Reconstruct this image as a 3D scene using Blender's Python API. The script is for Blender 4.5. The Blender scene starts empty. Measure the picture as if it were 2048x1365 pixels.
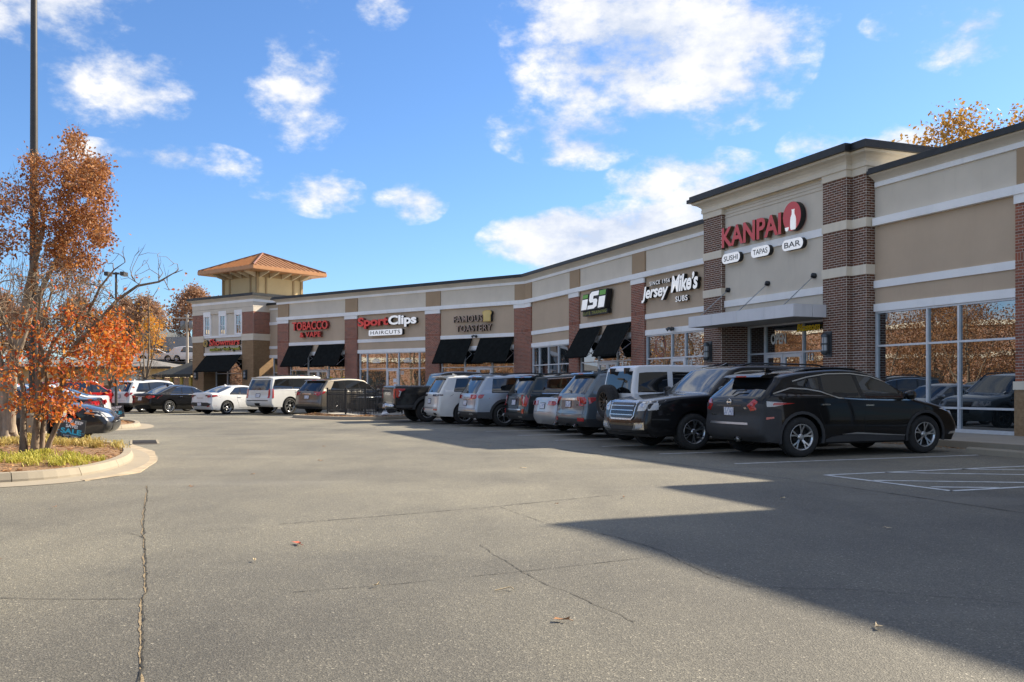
import bpy, bmesh, math, random
import numpy as np
from mathutils import Vector, Matrix
from mathutils.geometry import delaunay_2d_cdt
from mathutils.bvhtree import BVHTree

random.seed(7); rng = np.random.default_rng(7)
S = bpy.context.scene
COL = S.collection
PI = math.pi

# ------------------------------------------------------------------ camera, sky, sun, exposure
cam_d = bpy.data.cameras.new('camera'); cam = bpy.data.objects.new('camera', cam_d); COL.objects.link(cam)
cam.location = (0, 0, 1.32); cam.rotation_euler = (math.radians(90), 0, 0)
cam_d.sensor_width = 36; cam_d.lens = 32.52; cam_d.shift_y = 0.0452
cam_d.clip_start = .1; cam_d.clip_end = 3000
S.camera = cam
SUN_EL, SUN_AZ = math.radians(34.0), math.radians(58.0)      # azimuth clockwise from +Y
W = bpy.data.worlds.new('World'); S.world = W; W.use_nodes = True
SUN_DIR = Vector((math.sin(SUN_AZ)*math.cos(SUN_EL), math.cos(SUN_AZ)*math.cos(SUN_EL), math.sin(SUN_EL)))
sun_d = bpy.data.lights.new('sun', 'SUN'); sun = bpy.data.objects.new('sun', sun_d); COL.objects.link(sun)
sun_d.energy = 3.05; sun_d.angle = math.radians(.55); sun_d.color = (1, .885, .70)
sun.rotation_euler = SUN_DIR.to_track_quat('Z', 'Y').to_euler(); sun.location = (40, 30, 60)
S.view_settings.view_transform = 'Standard'; S.view_settings.look = 'None'
S.view_settings.exposure = 1.92; S.view_settings.gamma = 1

def world_nodes():
    nt = W.node_tree; nt.nodes.clear(); N = nt.nodes; Lk = nt.links.new
    out = N.new('ShaderNodeOutputWorld')
    sky = N.new('ShaderNodeTexSky'); sky.sky_type = 'NISHITA'; sky.sun_disc = False
    sky.sun_elevation = SUN_EL; sky.sun_rotation = SUN_AZ; sky.air_density = 1.0; sky.dust_density = .3; sky.ozone_density = 3.0
    bg = N.new('ShaderNodeBackground'); bg.inputs[1].default_value = .051
    tint = N.new('ShaderNodeMix'); tint.data_type = 'RGBA'; tint.blend_type = 'MULTIPLY'; tint.inputs[0].default_value = 1; tint.inputs[7].default_value = (.59, .765, .98, 1)
    Lk(sky.outputs[0], tint.inputs[6]); Lk(tint.outputs[2], bg.inputs[0])
    tc = N.new('ShaderNodeTexCoord')
    sep = N.new('ShaderNodeSeparateXYZ'); Lk(tc.outputs['Generated'], sep.inputs[0])
    def M(op, a, b=None, c=None, clamp=False):
        n = N.new('ShaderNodeMath'); n.operation = op; n.use_clamp = clamp
        for i, v in enumerate((a, b, c)):
            if v is None: continue
            if isinstance(v, (int, float)): n.inputs[i].default_value = v
            else: Lk(v, n.inputs[i])
        return n.outputs[0]
    # clouds sit at fixed directions on the dome: (azimuth from +Y, elevation) in degrees, half sizes, weight
    az = M('MULTIPLY', M('ARCTAN2', sep.outputs[0], sep.outputs[1]), 180/PI)
    el = M('MULTIPLY', M('ARCSINE', sep.outputs[2]), 180/PI)
    spots = CLOUDS
    nz = N.new('ShaderNodeTexNoise'); nz.inputs['Scale'].default_value = 13; nz.inputs['Detail'].default_value = 9; nz.inputs['Roughness'].default_value = .62
    mp = N.new('ShaderNodeMapping'); mp.inputs['Scale'].default_value = (1, 1, 1.7); Lk(tc.outputs['Generated'], mp.inputs[0]); Lk(mp.outputs[0], nz.inputs[0])
    n2 = N.new('ShaderNodeTexNoise'); n2.inputs['Scale'].default_value = 30; n2.inputs['Detail'].default_value = 5; Lk(mp.outputs[0], n2.inputs[0])
    field = None
    for (a0, e0, ra, re, wt) in spots:
        ra, re = ra*1.18, re*1.22
        da = M('MULTIPLY', M('SUBTRACT', az, a0), 1/ra); de = M('MULTIPLY', M('SUBTRACT', el, e0), 1/re)
        d2 = M('ADD', M('MULTIPLY', da, da), M('MULTIPLY', de, de))
        g = M('MULTIPLY', M('SUBTRACT', 1.0, d2, clamp=True), wt)
        field = g if field is None else M('MAXIMUM', field, g)
    # unseen cloud beyond the frame, denser than in view to add neutral fill light
    n3 = N.new('ShaderNodeTexNoise'); n3.inputs['Scale'].default_value = 3.2; n3.inputs['Detail'].default_value = 2; Lk(tc.outputs['Generated'], n3.inputs[0])
    off = M('MULTIPLY', M('SUBTRACT', M('ABSOLUTE', az), 31), 1/10, clamp=True); off2 = M('MULTIPLY', M('SUBTRACT', el, 24), 1/7, clamp=True); offm = M('MAXIMUM', off, off2)
    gen = M('MULTIPLY', M('MULTIPLY', M('SUBTRACT', n3.outputs[0], .37), 4.2, clamp=True), offm)
    field = M('MAXIMUM', field, gen)
    dens = M('ADD', field, M('MULTIPLY', M('SUBTRACT', nz.outputs[0], .5), 2.7))
    dens = M('ADD', dens, M('MULTIPLY', M('SUBTRACT', n2.outputs[0], .5), 1.1))
    dens = M('MULTIPLY', dens, M('MULTIPLY', field, 8, clamp=True))
    mr = N.new('ShaderNodeMapRange'); mr.interpolation_type = 'SMOOTHSTEP'; Lk(dens, mr.inputs[0])
    mr.inputs[1].default_value = .16; mr.inputs[2].default_value = .98
    cl = N.new('ShaderNodeBackground')
    cr = N.new('ShaderNodeValToRGB'); Lk(nz.outputs[0], cr.inputs[0])
    cr.color_ramp.elements[0].position = .40; cr.color_ramp.elements[0].color = (.55, .62, .76, 1)
    cr.color_ramp.elements[1].position = .66; cr.color_ramp.elements[1].color = (.97, .95, .93, 1)
    Lk(cr.outputs[0], cl.inputs[0]); cl.inputs[1].default_value = .315
    mx = N.new('ShaderNodeMixShader'); fm = M('MULTIPLY', mr.outputs[0], .96)
    Lk(fm, mx.inputs[0]); Lk(bg.outputs[0], mx.inputs[1]); Lk(cl.outputs[0], mx.inputs[2]); Lk(mx.outputs[0], out.inputs[0])

CLOUDS = [  # az, el, half-az, half-el, weight
    (-27.0, 22.0, 5.6, 4.0, .95), (-23.0, 16.8, 4.0, 2.4, .62), (-13.0, 17.3, 3.0, 3.2, .62), (-8, 23, 2, 2, .5),
    (7.0, 20.5, 7.0, 5, 1.0), (12.5, 19.4, 5.5, 4.0, 1.05), (3.5, 15.6, 4.8, 2.2, .62), (4.6, 22.6, 6, 3, .7), (9.5, 23.6, 9, 3, .6),
    (26.5, 19.2, 3.4, 2.2, .6), (23, 20.0, 2.4, .9, .45), (18.0, 13.8, 2.0, 1.2, .6), (22.6, 13.6, 2.6, 1.2, .6), (11.0, 15.2, 1.6, .9, .5), (2.0, 16.0, 2.0, 1.2, .5), (-24.5, 13.0, 1.8, .8, .5), (27, 24, 4, 2, .5), (-11.5, 22.6, 1.6, 1.4, .45),
    (-20.0, 13.0, 4.6, 1.15, .55), (-11.6, 11.6, 2.6, 1.35, .62), (-6.3, 11.3, 2.3, 1.3, .62), (-14.5, 11.9, 2, .9, .36),
    (4.5, 9.0, 6.0, 2.0, 1.35), (9.0, 9.6, 5.0, 1.9, 1.2), (11.0, 12.2, 5.0, 2.0, .8), (7, 7.4, 7, 1.8, 1.0), (4.2, 15.2, 4, 1.9, .8), (16.5, 20.6, 3, 1.3, .4),
]
world_nodes()

# ------------------------------------------------------------------ helpers: objects
def link(name, me, mats, parent=None, M=None):
    o = bpy.data.objects.new(name, me); COL.objects.link(o)
    if not len(me.materials):
        for m in (mats if isinstance(mats, (list, tuple)) else [mats]):
            if m is not None: me.materials.append(m)
    if parent is not None:
        o.parent = parent
        if M is not None:
            o.matrix_parent_inverse = WM[parent.name].inverted(); o.matrix_basis = M
    elif M is not None: o.matrix_basis = M
    return o
WM = {}
def tag(o, label, cat, group=None):
    o['label'] = label; o['category'] = cat
    if group: o['group'] = group
    return o
def thing(name, label, cat, M=None, group=None):
    o = bpy.data.objects.new(name, None); COL.objects.link(o); o.empty_display_size = .3
    M = M if M is not None else Matrix(); o.matrix_basis = M; WM[o.name] = M
    return tag(o, label, cat, group)
def structure(o): o['kind'] = 'structure'; return o
def stuff(o): o['kind'] = 'stuff'; return o
def dup(o, M=None, label=None):
    r = o.copy(); COL.objects.link(r)
    if M is not None: r.matrix_basis = M
    if label: r['label'] = label
    for ch in list(o.children):
        c = ch.copy(); COL.objects.link(c); c.parent = r
        for g in list(ch.children):
            d = g.copy(); COL.objects.link(d); d.parent = c
    return r

class MB:
    """collects simple shapes; build() makes ONE mesh object"""
    def __init__(s): s.v = []; s.f = []; s.mi = []; s.cur = 0; s.sm = []
    def poly(s, pts, smooth=False):
        b = len(s.v); s.v += [tuple(p) for p in pts]; s.f.append(tuple(range(b, b+len(pts)))); s.mi.append(s.cur); s.sm.append(smooth)
    def raw(s, vs, fs, smooth=False):
        b = len(s.v); s.v += [tuple(p) for p in vs]
        for f in fs: s.f.append(tuple(i+b for i in f)); s.mi.append(s.cur); s.sm.append(smooth)
    def box(s, x0, x1, y0, y1, z0, z1, skip=''):
        v = [(x0,y0,z0),(x1,y0,z0),(x1,y1,z0),(x0,y1,z0),(x0,y0,z1),(x1,y0,z1),(x1,y1,z1),(x0,y1,z1)]
        F = {'b':(3,2,1,0),'t':(4,5,6,7),'f':(0,1,5,4),'k':(2,3,7,6),'l':(3,0,4,7),'r':(1,2,6,5)}
        s.raw(v, [F[k] for k in F if k not in skip])
    def tube(s, pts, rad, n=8, caps=True, smooth=True):
        pts = [Vector(p) for p in pts]; m = len(pts)
        rad = rad if isinstance(rad, (list, tuple)) else [rad]*m
        vs = []; up = None
        for i, p in enumerate(pts):
            d = (pts[min(i+1, m-1)]-pts[max(i-1, 0)])
            d = d.normalized() if d.length > 1e-9 else Vector((0,0,1))
            if up is None or abs(up.dot(d)) > .95: up = Vector((0,0,1)) if abs(d.z) < .9 else Vector((1,0,0))
            a = d.cross(up).normalized(); b = a.cross(d); up = b
            for k in range(n):
                t = 2*PI*k/n; vs.append(p + (a*math.cos(t)+b*math.sin(t))*rad[i])
        fs = [(i*n+k, i*n+(k+1) % n, (i+1)*n+(k+1) % n, (i+1)*n+k) for i in range(m-1) for k in range(n)]
        s.raw(vs, fs, smooth)
        if caps:
            s.poly([vs[k] for k in range(n)][::-1]); s.poly([vs[(m-1)*n+k] for k in range(n)])
    def lathe(s, prof, n=24, axis='z', c=(0,0,0), smooth=True):
        vs = []
        for r, h in prof:
            for k in range(n):
                t = 2*PI*k/n; a, b = r*math.cos(t), r*math.sin(t)
                p = {'z':(a,b,h),'y':(a,h,b),'x':(h,a,b)}[axis]; vs.append((p[0]+c[0],p[1]+c[1],p[2]+c[2]))
        m = len(prof); s.raw(vs, [(i*n+k, i*n+(k+1)%n, (i+1)*n+(k+1)%n, (i+1)*n+k) for i in range(m-1) for k in range(n)], smooth)
    def prism(s, poly, axis, a0, a1, caps=True):
        """poly: 2-D points; extruded along axis from a0 to a1"""
        mk = {'x':lambda p,a:(a,p[0],p[1]),'y':lambda p,a:(p[0],a,p[1]),'z':lambda p,a:(p[0],p[1],a)}[axis]
        n = len(poly); A = [mk(p,a0) for p in poly]; B = [mk(p,a1) for p in poly]
        s.raw(A+B, [(i,(i+1)%n,n+(i+1)%n,n+i) for i in range(n)])
        if caps: s.poly(A[::-1]); s.poly(B)
    def mesh(s, name):
        me = bpy.data.meshes.new(name); me.from_pydata(s.v, [], s.f)
        if any(s.mi): me.polygons.foreach_set('material_index', s.mi)
        me.polygons.foreach_set('use_smooth', s.sm); me.update(); return me
    def build(s, name, mats, parent=None, M=None): return link(name, s.mesh(name), mats, parent, M)

def fix_normals(me):
    bm = bmesh.new(); bm.from_mesh(me); bmesh.ops.recalc_face_normals(bm, faces=bm.faces); bm.to_mesh(me); bm.free()

# ------------------------------------------------------------------ helpers: materials
MATS = {}
def nodemat(name):
    m = bpy.data.materials.new(name); m.use_nodes = True; nt = m.node_tree
    b = nt.nodes['Principled BSDF']; MATS[name] = m
    return m, nt, b
def setp(b, **k):
    for n, v in k.items(): b.inputs[n.replace('_', ' ')].default_value = v
def noise(nt, scale, detail=4, rough=.55, coord='Object', vec=None, stretch=None):
    n = nt.nodes.new('ShaderNodeTexNoise'); n.inputs['Scale'].default_value = scale; n.inputs['Detail'].default_value = detail; n.inputs['Roughness'].default_value = rough
    if vec is None:
        tc = nt.nodes.new('ShaderNodeTexCoord'); vec = tc.outputs[coord]
    if stretch:
        mp = nt.nodes.new('ShaderNodeMapping'); mp.inputs['Scale'].default_value = stretch; nt.links.new(vec, mp.inputs[0]); vec = mp.outputs[0]
    nt.links.new(vec, n.inputs['Vector']); return n.outputs['Fac']
def ramp(nt, fac, stops):
    r = nt.nodes.new('ShaderNodeValToRGB'); nt.links.new(fac, r.inputs[0]); e = r.color_ramp.elements
    while len(e) < len(stops): e.new(.5)
    for el, (p, c) in zip(e, stops): el.position = p; el.color = (*c, 1) if len(c) == 3 else c
    return r.outputs[0]
def mix(nt, fac, a, b, mode='MIX'):
    n = nt.nodes.new('ShaderNodeMix'); n.data_type = 'RGBA'; n.blend_type = mode
    for s, v in ((n.inputs[0], fac), (n.inputs[6], a), (n.inputs[7], b)):
        if isinstance(v, (int, float)): s.default_value = v
        elif isinstance(v, tuple): s.default_value = (*v, 1) if len(v) == 3 else v
        else: nt.links.new(v, s)
    return n.outputs[2]
def math_(nt, op, a, b=0., clamp=False):
    n = nt.nodes.new('ShaderNodeMath'); n.operation = op; n.use_clamp = clamp
    for s, v in ((n.inputs[0], a), (n.inputs[1], b)):
        if isinstance(v, (int, float)): s.default_value = v
        else: nt.links.new(v, s)
    return n.outputs[0]
def bump(nt, b, h, strength=.3, dist=.01):
    n = nt.nodes.new('ShaderNodeBump'); n.inputs['Strength'].default_value = strength; n.inputs['Distance'].default_value = dist
    nt.links.new(h, n.inputs['Height']); nt.links.new(n.outputs[0], b.inputs['Normal'])

def plain(name, col, rough=.6, metal=0., var=.12, scale=6, bmp=0., **k):
    """base colour with a little uneven wear"""
    m, nt, b = nodemat(name); setp(b, Roughness=rough, Metallic=metal, **k)
    f = noise(nt, scale, 5); lo = tuple(c*(1-var) for c in col); hi = tuple(min(1, c*(1+var)) for c in col)
    nt.links.new(ramp(nt, f, [(.3, lo), (.7, hi)]), b.inputs['Base Color'])
    if bmp: bump(nt, b, noise(nt, scale*25, 3), bmp, .004)
    return m

def stucco(name, col, dirt=.25, rough=.9):
    m, nt, b = nodemat(name); setp(b, Roughness=rough, Specular_IOR_Level=.25)
    big = noise(nt, .8, 5, .6); streak = noise(nt, 3.0, 5, .6, stretch=(1.6, 1.6, .16)); fine = noise(nt, 120, 3)
    c = ramp(nt, big, [(.3, tuple(x*.90 for x in col)), (.7, tuple(x*1.06 for x in col))])
    sf = math_(nt, 'MULTIPLY', ramp(nt, streak, [(.55, (0,0,0)), (.8, (1,1,1))]), dirt)
    c = mix(nt, sf, c, tuple(x*.6 for x in col)); c = mix(nt, .25, c, ramp(nt, fine, [(.3, tuple(x*.8 for x in col)), (.7, tuple(x*1.15 for x in col))]))
    nt.links.new(c, b.inputs['Base Color']); bump(nt, b, fine, .35, .004); return m

def brickmat(name, cols, per='island'):
    m, nt, b = nodemat(name); setp(b, Roughness=.85, Specular_IOR_Level=.3)
    if per == 'island': r = nt.nodes.new('ShaderNodeNewGeometry').outputs['Random Per Island']
    else: r = nt.nodes.new('ShaderNodeObjectInfo').outputs['Random']
    c = ramp(nt, r, [(i/(len(cols)-1), cc) for i, cc in enumerate(cols)])
    n = noise(nt, 60, 4, coord='Generated' if per != 'island' else 'Object'); c = mix(nt, .35, c, ramp(nt, n, [(.3, (.02,.015,.012)), (.7, (.25,.13,.09))]))
    nt.links.new(c, b.inputs['Base Color']); bump(nt, b, noise(nt, 90, 4), .4, .004); return m

def paint(name, col, metal=0., coat=1., rough=.32, dirt=.16, ior=1.5):
    m, nt, b = nodemat(name); setp(b, Metallic=metal, Roughness=rough, Coat_Weight=coat, Coat_Roughness=.04, Specular_IOR_Level=.12, Coat_IOR=ior)
    d = noise(nt, 3.5, 5); lo = tuple(c*.93 for c in col)
    c = ramp(nt, d, [(.35, lo), (.65, col)])
    # road dust gathers low on the doors and bumpers
    tc = nt.nodes.new('ShaderNodeTexCoord'); sp = nt.nodes.new('ShaderNodeSeparateXYZ'); nt.links.new(tc.outputs['Object'], sp.inputs[0])
    lowf = math_(nt, 'MULTIPLY', math_(nt, 'SUBTRACT', .75, sp.outputs[2]), 1.1, True)
    dust = math_(nt, 'MULTIPLY', lowf, math_(nt, 'MULTIPLY', noise(nt, 9, 6, .7), dirt))
    c = mix(nt, dust, c, (.22, .2, .17))
    nt.links.new(c, b.inputs['Base Color'])
    rr = math_(nt, 'ADD', math_(nt, 'MULTIPLY', dust, .5), .03); nt.links.new(rr, b.inputs['Coat Roughness'])
    return m

def glassmat(name, base=(.012,.014,.015), refl=.35, rough=.01, wavy=0., tint=(1,1,1)):
    """dark pane: what stands in front is mirrored, little shows from inside"""
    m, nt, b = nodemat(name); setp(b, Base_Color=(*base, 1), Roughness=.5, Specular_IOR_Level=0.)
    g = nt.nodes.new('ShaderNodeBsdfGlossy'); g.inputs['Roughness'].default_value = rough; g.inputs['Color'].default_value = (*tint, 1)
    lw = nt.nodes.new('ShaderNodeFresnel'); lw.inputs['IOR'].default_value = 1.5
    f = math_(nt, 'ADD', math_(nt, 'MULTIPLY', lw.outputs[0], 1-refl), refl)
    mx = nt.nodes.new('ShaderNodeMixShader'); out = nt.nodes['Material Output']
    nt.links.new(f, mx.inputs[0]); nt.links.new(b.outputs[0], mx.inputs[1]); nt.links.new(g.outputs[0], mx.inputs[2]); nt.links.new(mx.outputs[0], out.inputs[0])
    if wavy:
        bp = nt.nodes.new('ShaderNodeBump'); bp.inputs['Strength'].default_value = wavy; bp.inputs['Distance'].default_value = .02
        nt.links.new(noise(nt, .9, 1), bp.inputs['Height']); nt.links.new(bp.outputs[0], g.inputs['Normal']); nt.links.new(bp.outputs[0], lw.inputs['Normal'])
    return m

def leafmat(name, cols, clump=1.2, trans=.35):
    m, nt, b = nodemat(name); setp(b, Roughness=.6, Specular_IOR_Level=.3)
    r = nt.nodes.new('ShaderNodeNewGeometry').outputs['Random Per Island']
    f = math_(nt, 'ADD', math_(nt, 'MULTIPLY', r, .55), math_(nt, 'MULTIPLY', noise(nt, clump, 2), .75))
    f = math_(nt, 'SUBTRACT', f, .15, True)
    c = ramp(nt, f, [(i/(len(cols)-1), cc) for i, cc in enumerate(cols)]); nt.links.new(c, b.inputs['Base Color'])
    t = nt.nodes.new('ShaderNodeBsdfTranslucent'); nt.links.new(c, t.inputs[0]); mx = nt.nodes.new('ShaderNodeMixShader'); mx.inputs[0].default_value = trans
    nt.links.new(b.outputs[0], mx.inputs[1]); nt.links.new(t.outputs[0], mx.inputs[2]); nt.links.new(mx.outputs[0], nt.nodes['Material Output'].inputs[0])
    return m

def emis(name, col, strength):
    m, nt, b = nodemat(name); setp(b, Base_Color=(*col, 1), Emission_Color=(*col, 1), Emission_Strength=strength); return m

# ------------------------------------------------------------------ helpers: lettering
def text_mesh(txt, bold=0., shear=0., space=1.0, extrude=0.02):
    cu = bpy.data.curves.new('t', 'FONT'); cu.body = txt; cu.offset = bold; cu.shear = shear; cu.space_character = space; cu.extrude = extrude
    cu.resolution_u = 4
    o = bpy.data.objects.new('t', cu); me = bpy.data.meshes.new_from_object(o)
    bpy.data.objects.remove(o); bpy.data.curves.remove(cu); return me
def letters(txt, bold=0., shear=0., space=1.0):
    """-> list of (verts, faces, front flags) per letter, and the box of the whole line; letters lie in the x-y plane, unit depth"""
    me = text_mesh(txt, bold, shear, space, .5)
    vs = [v.co.copy() for v in me.vertices]; fs = [tuple(p.vertices) for p in me.polygons]
    # curve meshes keep caps and sides apart: weld first
    key = {}; rm = []
    for v in vs:
        k = (round(v.x, 4), round(v.y, 4), round(v.z, 3)); rm.append(key.setdefault(k, len(key)))
    pts = [None]*len(key)
    for v, i in zip(vs, rm): pts[i] = v
    fs = [tuple(rm[i] for i in f) for f in fs]; fs = [f for f in fs if len(set(f)) == len(f)]
    par = list(range(len(pts)))
    def find(i):
        while par[i] != i: par[i] = par[par[i]]; i = par[i]
        return i
    for f in fs:
        for i in f[1:]: par[find(i)] = find(f[0])
    comp = {}
    for i in range(len(pts)): comp.setdefault(find(i), []).append(i)
    items = [[min(pts[i].x for i in c), max(pts[i].x for i in c), set(c)] for c in comp.values()]
    items.sort(key=lambda t: t[0]); out = []
    for it in items:
        if out and it[0] < out[-1][1] and (min(it[1], out[-1][1])-it[0]) > .55*min(it[1]-it[0], out[-1][1]-out[-1][0]):
            out[-1][1] = max(out[-1][1], it[1]); out[-1][2] |= it[2]
        else: out.append(it)
    res = []
    for _, _, c in out:
        idx = {g: k for k, g in enumerate(sorted(c))}
        res.append(([pts[g] for g in sorted(c)], [tuple(idx[i] for i in f) for f in fs if f[0] in c]))
    bpy.data.meshes.remove(me)
    xs = [p.x for p in pts]; ys = [p.y for p in pts]
    return res, (min(xs), max(xs), min(ys), max(ys))
def put_text(txt, x0, x1, z0, z1, y, depth, mats, parent, M, bold=0., shear=0., space=1., rise=0., name='letter', joined=False, zfun=None):
    """lettering on an upright x-z plane facing -y; rise lifts the right end; mats = [face, side]"""
    res, (a0, a1, b0, b1) = letters(txt, bold, shear, space); mb = MB(); made = []
    for pts, fs in res:
        if not joined: mb = MB()
        q = []
        for p in pts:
            t = (p.x-a0)/(a1-a0); x = x0+t*(x1-x0); z = z0+(p.y-b0)/(b1-b0)*(z1-z0)+rise*t
            if zfun: z += zfun(t)
            q.append((x, y-(p.z+.5)*depth, z))
        for f in fs:
            front = all(pts[i].z > .4 for i in f); back = all(pts[i].z < -.4 for i in f)
            if back and depth > .01 or (depth <= .01 and not front): continue
            mb.cur = 0 if front else min(1, len(mats)-1); b = len(mb.v)
            mb.v += [q[i] for i in f]; mb.f.append(tuple(range(b, b+len(f)))); mb.mi.append(mb.cur); mb.sm.append(False)
        if not joined and mb.f: made.append(mb.build(name, mats, parent, M))
    if joined and mb.f: made.append(mb.build(name, mats, parent, M))
    return made
# ------------------------------------------------------------------ frames of the site
A1, A2 = math.radians(21.4535), math.radians(52.4199)
def frame(a, origin):      # local x runs right along the shop fronts, y into the building, z up
    M = Matrix(((math.sin(a), math.cos(a), 0, origin[0]), (-math.cos(a), math.sin(a), 0, origin[1]), (0, 0, 1, 0), (0, 0, 0, 1)))
    return M
n1 = (math.cos(A1), math.sin(A1)); e1 = (math.sin(A1), -math.cos(A1))
n2 = (math.cos(A2), math.sin(A2)); e2 = (math.sin(A2), -math.cos(A2))
M1 = frame(A1, (n1[0]*19.55, n1[1]*19.55))
M2 = frame(A2, (.779, 51.470))
def g1(u, n, z=0): return Vector((u*e1[0]+n*n1[0], u*e1[1]+n*n1[1], z))        # u along, n = distance in front of the camera towards the shops
def g2(u, n, z=0): return Vector((.779+u*e2[0]+(n-41.265)*n2[0], 51.470+u*e2[1]+(n-41.265)*n2[1], z))

# ------------------------------------------------------------------ materials of the buildings
m_tan = stucco('tan stucco', (.55, .425, .305)); m_beige = stucco('grey beige stucco', (.68, .61, .505))
m_white = stucco('white stucco trim', (.93, .92, .90), .3); m_cream = stucco('cream stucco', (.76, .68, .55), .35)
m_brown = stucco('brown stucco', (.41, .295, .19)); m_yel = stucco('yellow stucco', (.55, .43, .24), .15)
m_cap = plain('dark bronze metal', (.035, .037, .040), .45, .6, .2, 3)
m_roof = plain('white roof membrane', (.6, .6, .58), .7)
m_mortar = plain('pale mortar', (.66, .60, .52), .95, var=.2, scale=9, bmp=.3)
m_mortar2 = plain('grey mortar', (.46, .39, .33), .95, var=.2, scale=9, bmp=.3)
BR_D = [(0.138,0.055,0.031), (0.183,0.068,0.035), (0.101,0.045,0.029), (0.219,0.084,0.043), (0.082,0.043,0.029), (0.165,0.061,0.034)]
BR_R = [(0.365,0.107,0.062), (0.463,0.139,0.077), (0.269,0.089,0.056), (0.512,0.157,0.086), (0.207,0.077,0.053), (0.391,0.122,0.069)]
m_brickd = brickmat('dark brown brick', BR_D); m_brickd1 = brickmat('dark brown brick single', BR_D, 'object'); m_brickr = brickmat('red brown brick', BR_R)
m_alu = plain('clear anodised aluminium', (.66, .69, .72), .38, .25, .08, 5)
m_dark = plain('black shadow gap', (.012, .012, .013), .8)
m_glass = glassmat('shop glass', (.010, .013, .014), .30, .006, .10, (.86, .93, 1))
m_glass2 = glassmat('tinted upper glass', (.02, .026, .03), .25, .01, .1)
m_awn = plain('black awning canvas', (.010, .012, .012), .95, var=.35, scale=5, bmp=.25, Specular_IOR_Level=.1)
m_steel = plain('galvanised steel', (.42, .44, .46), .4, .8, .15, 8)
m_panel = stucco('silver composite panel', (.72, .72, .73), .4, .5); m_lampm = plain('grey cast lamp metal', (.10, .115, .125), .5, .6)
m_lens = plain('frosted lamp glass', (.45, .48, .5), .2)
m_soffit = plain('soffit board', (.30, .29, .27), .8)

def block_mat():
    m, nt, b = nodemat('tan split block'); setp(b, Roughness=.95, Specular_IOR_Level=.2)
    tc = nt.nodes.new('ShaderNodeTexCoord'); mp = nt.nodes.new('ShaderNodeMapping'); nt.links.new(tc.outputs['Object'], mp.inputs[0])
    sp = nt.nodes.new('ShaderNodeSeparateXYZ'); nt.links.new(mp.outputs[0], sp.inputs[0]); cb = nt.nodes.new('ShaderNodeCombineXYZ')
    nt.links.new(math_(nt, 'ADD', sp.outputs[0], sp.outputs[1]), cb.inputs[0]); nt.links.new(sp.outputs[2], cb.inputs[1])
    bt = nt.nodes.new('ShaderNodeTexBrick'); nt.links.new(cb.outputs[0], bt.inputs[0]); bt.inputs['Scale'].default_value = 1
    bt.inputs['Brick Width'].default_value = .4; bt.inputs['Row Height'].default_value = .2; bt.inputs['Mortar Size'].default_value = .006
    bt.inputs['Color1'].default_value = (.34, .225, .125, 1); bt.inputs['Color2'].default_value = (.27, .175, .095, 1); bt.inputs['Mortar'].default_value = (.20, .14, .09, 1)
    c = mix(nt, .4, bt.outputs[0], ramp(nt, noise(nt, 14, 5), [(.3, (.16,.10,.055)), (.7, (.40,.28,.17))])); nt.links.new(c, b.inputs['Base Color'])
    bump(nt, b, bt.outputs['Fac'], -.4, .01); return m
m_block = block_mat()

# ------------------------------------------------------------------ brickwork: every brick is geometry
BC, BL, BJ = .0725, .2032, .0155
def brick_boxes(a0, a1, z0, z1, soldier=None):
    """rectangles (a0,a1,z0,z1) of a running-bond wall"""
    out = []; rows = max(1, round((z1-z0)/BC)); h = (z1-z0)/rows
    for r in range(rows):
        za, zb = z0+r*h+BJ/2, z0+(r+1)*h-BJ/2; x = a0-(BL/2 if r % 2 else 0)
        while x < a1-.02:
            xa, xb = max(x, a0)+BJ/2, min(x+BL, a1)-BJ/2
            if xb-xa > .025: out.append((xa, xb, za, zb))
            x += BL
    return out
def soldiers(a0, a1, z0, z1):
    n = max(1, round((a1-a0)/BC)); w = (a1-a0)/n
    return [(a0+i*w+BJ/2, a0+(i+1)*w-BJ/2, z0+BJ/2, z1-BJ/2) for i in range(n)]
def add_brick(mb, r, plane, d0, pr=.004):
    """plane 'y-': front face looking -y at y=d0;  'x+'/'x-': side face at x=d0"""
    j = random.uniform(-.0015, .002)
    if plane == 'y-': mb.box(r[0], r[1], d0-pr-j, d0, r[2], r[3], 'k')
    elif plane == 'x+': mb.box(d0, d0+pr+j, r[0], r[1], r[2], r[3], 'l')
    else: mb.box(d0-pr-j, d0, r[0], r[1], r[2], r[3], 'r')
def minus(rects, holes):
    return [r for r in rects if not any(r[0] < h[1] and r[1] > h[0] and r[2] < h[3] and r[3] > h[2] for h in holes)]

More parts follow.
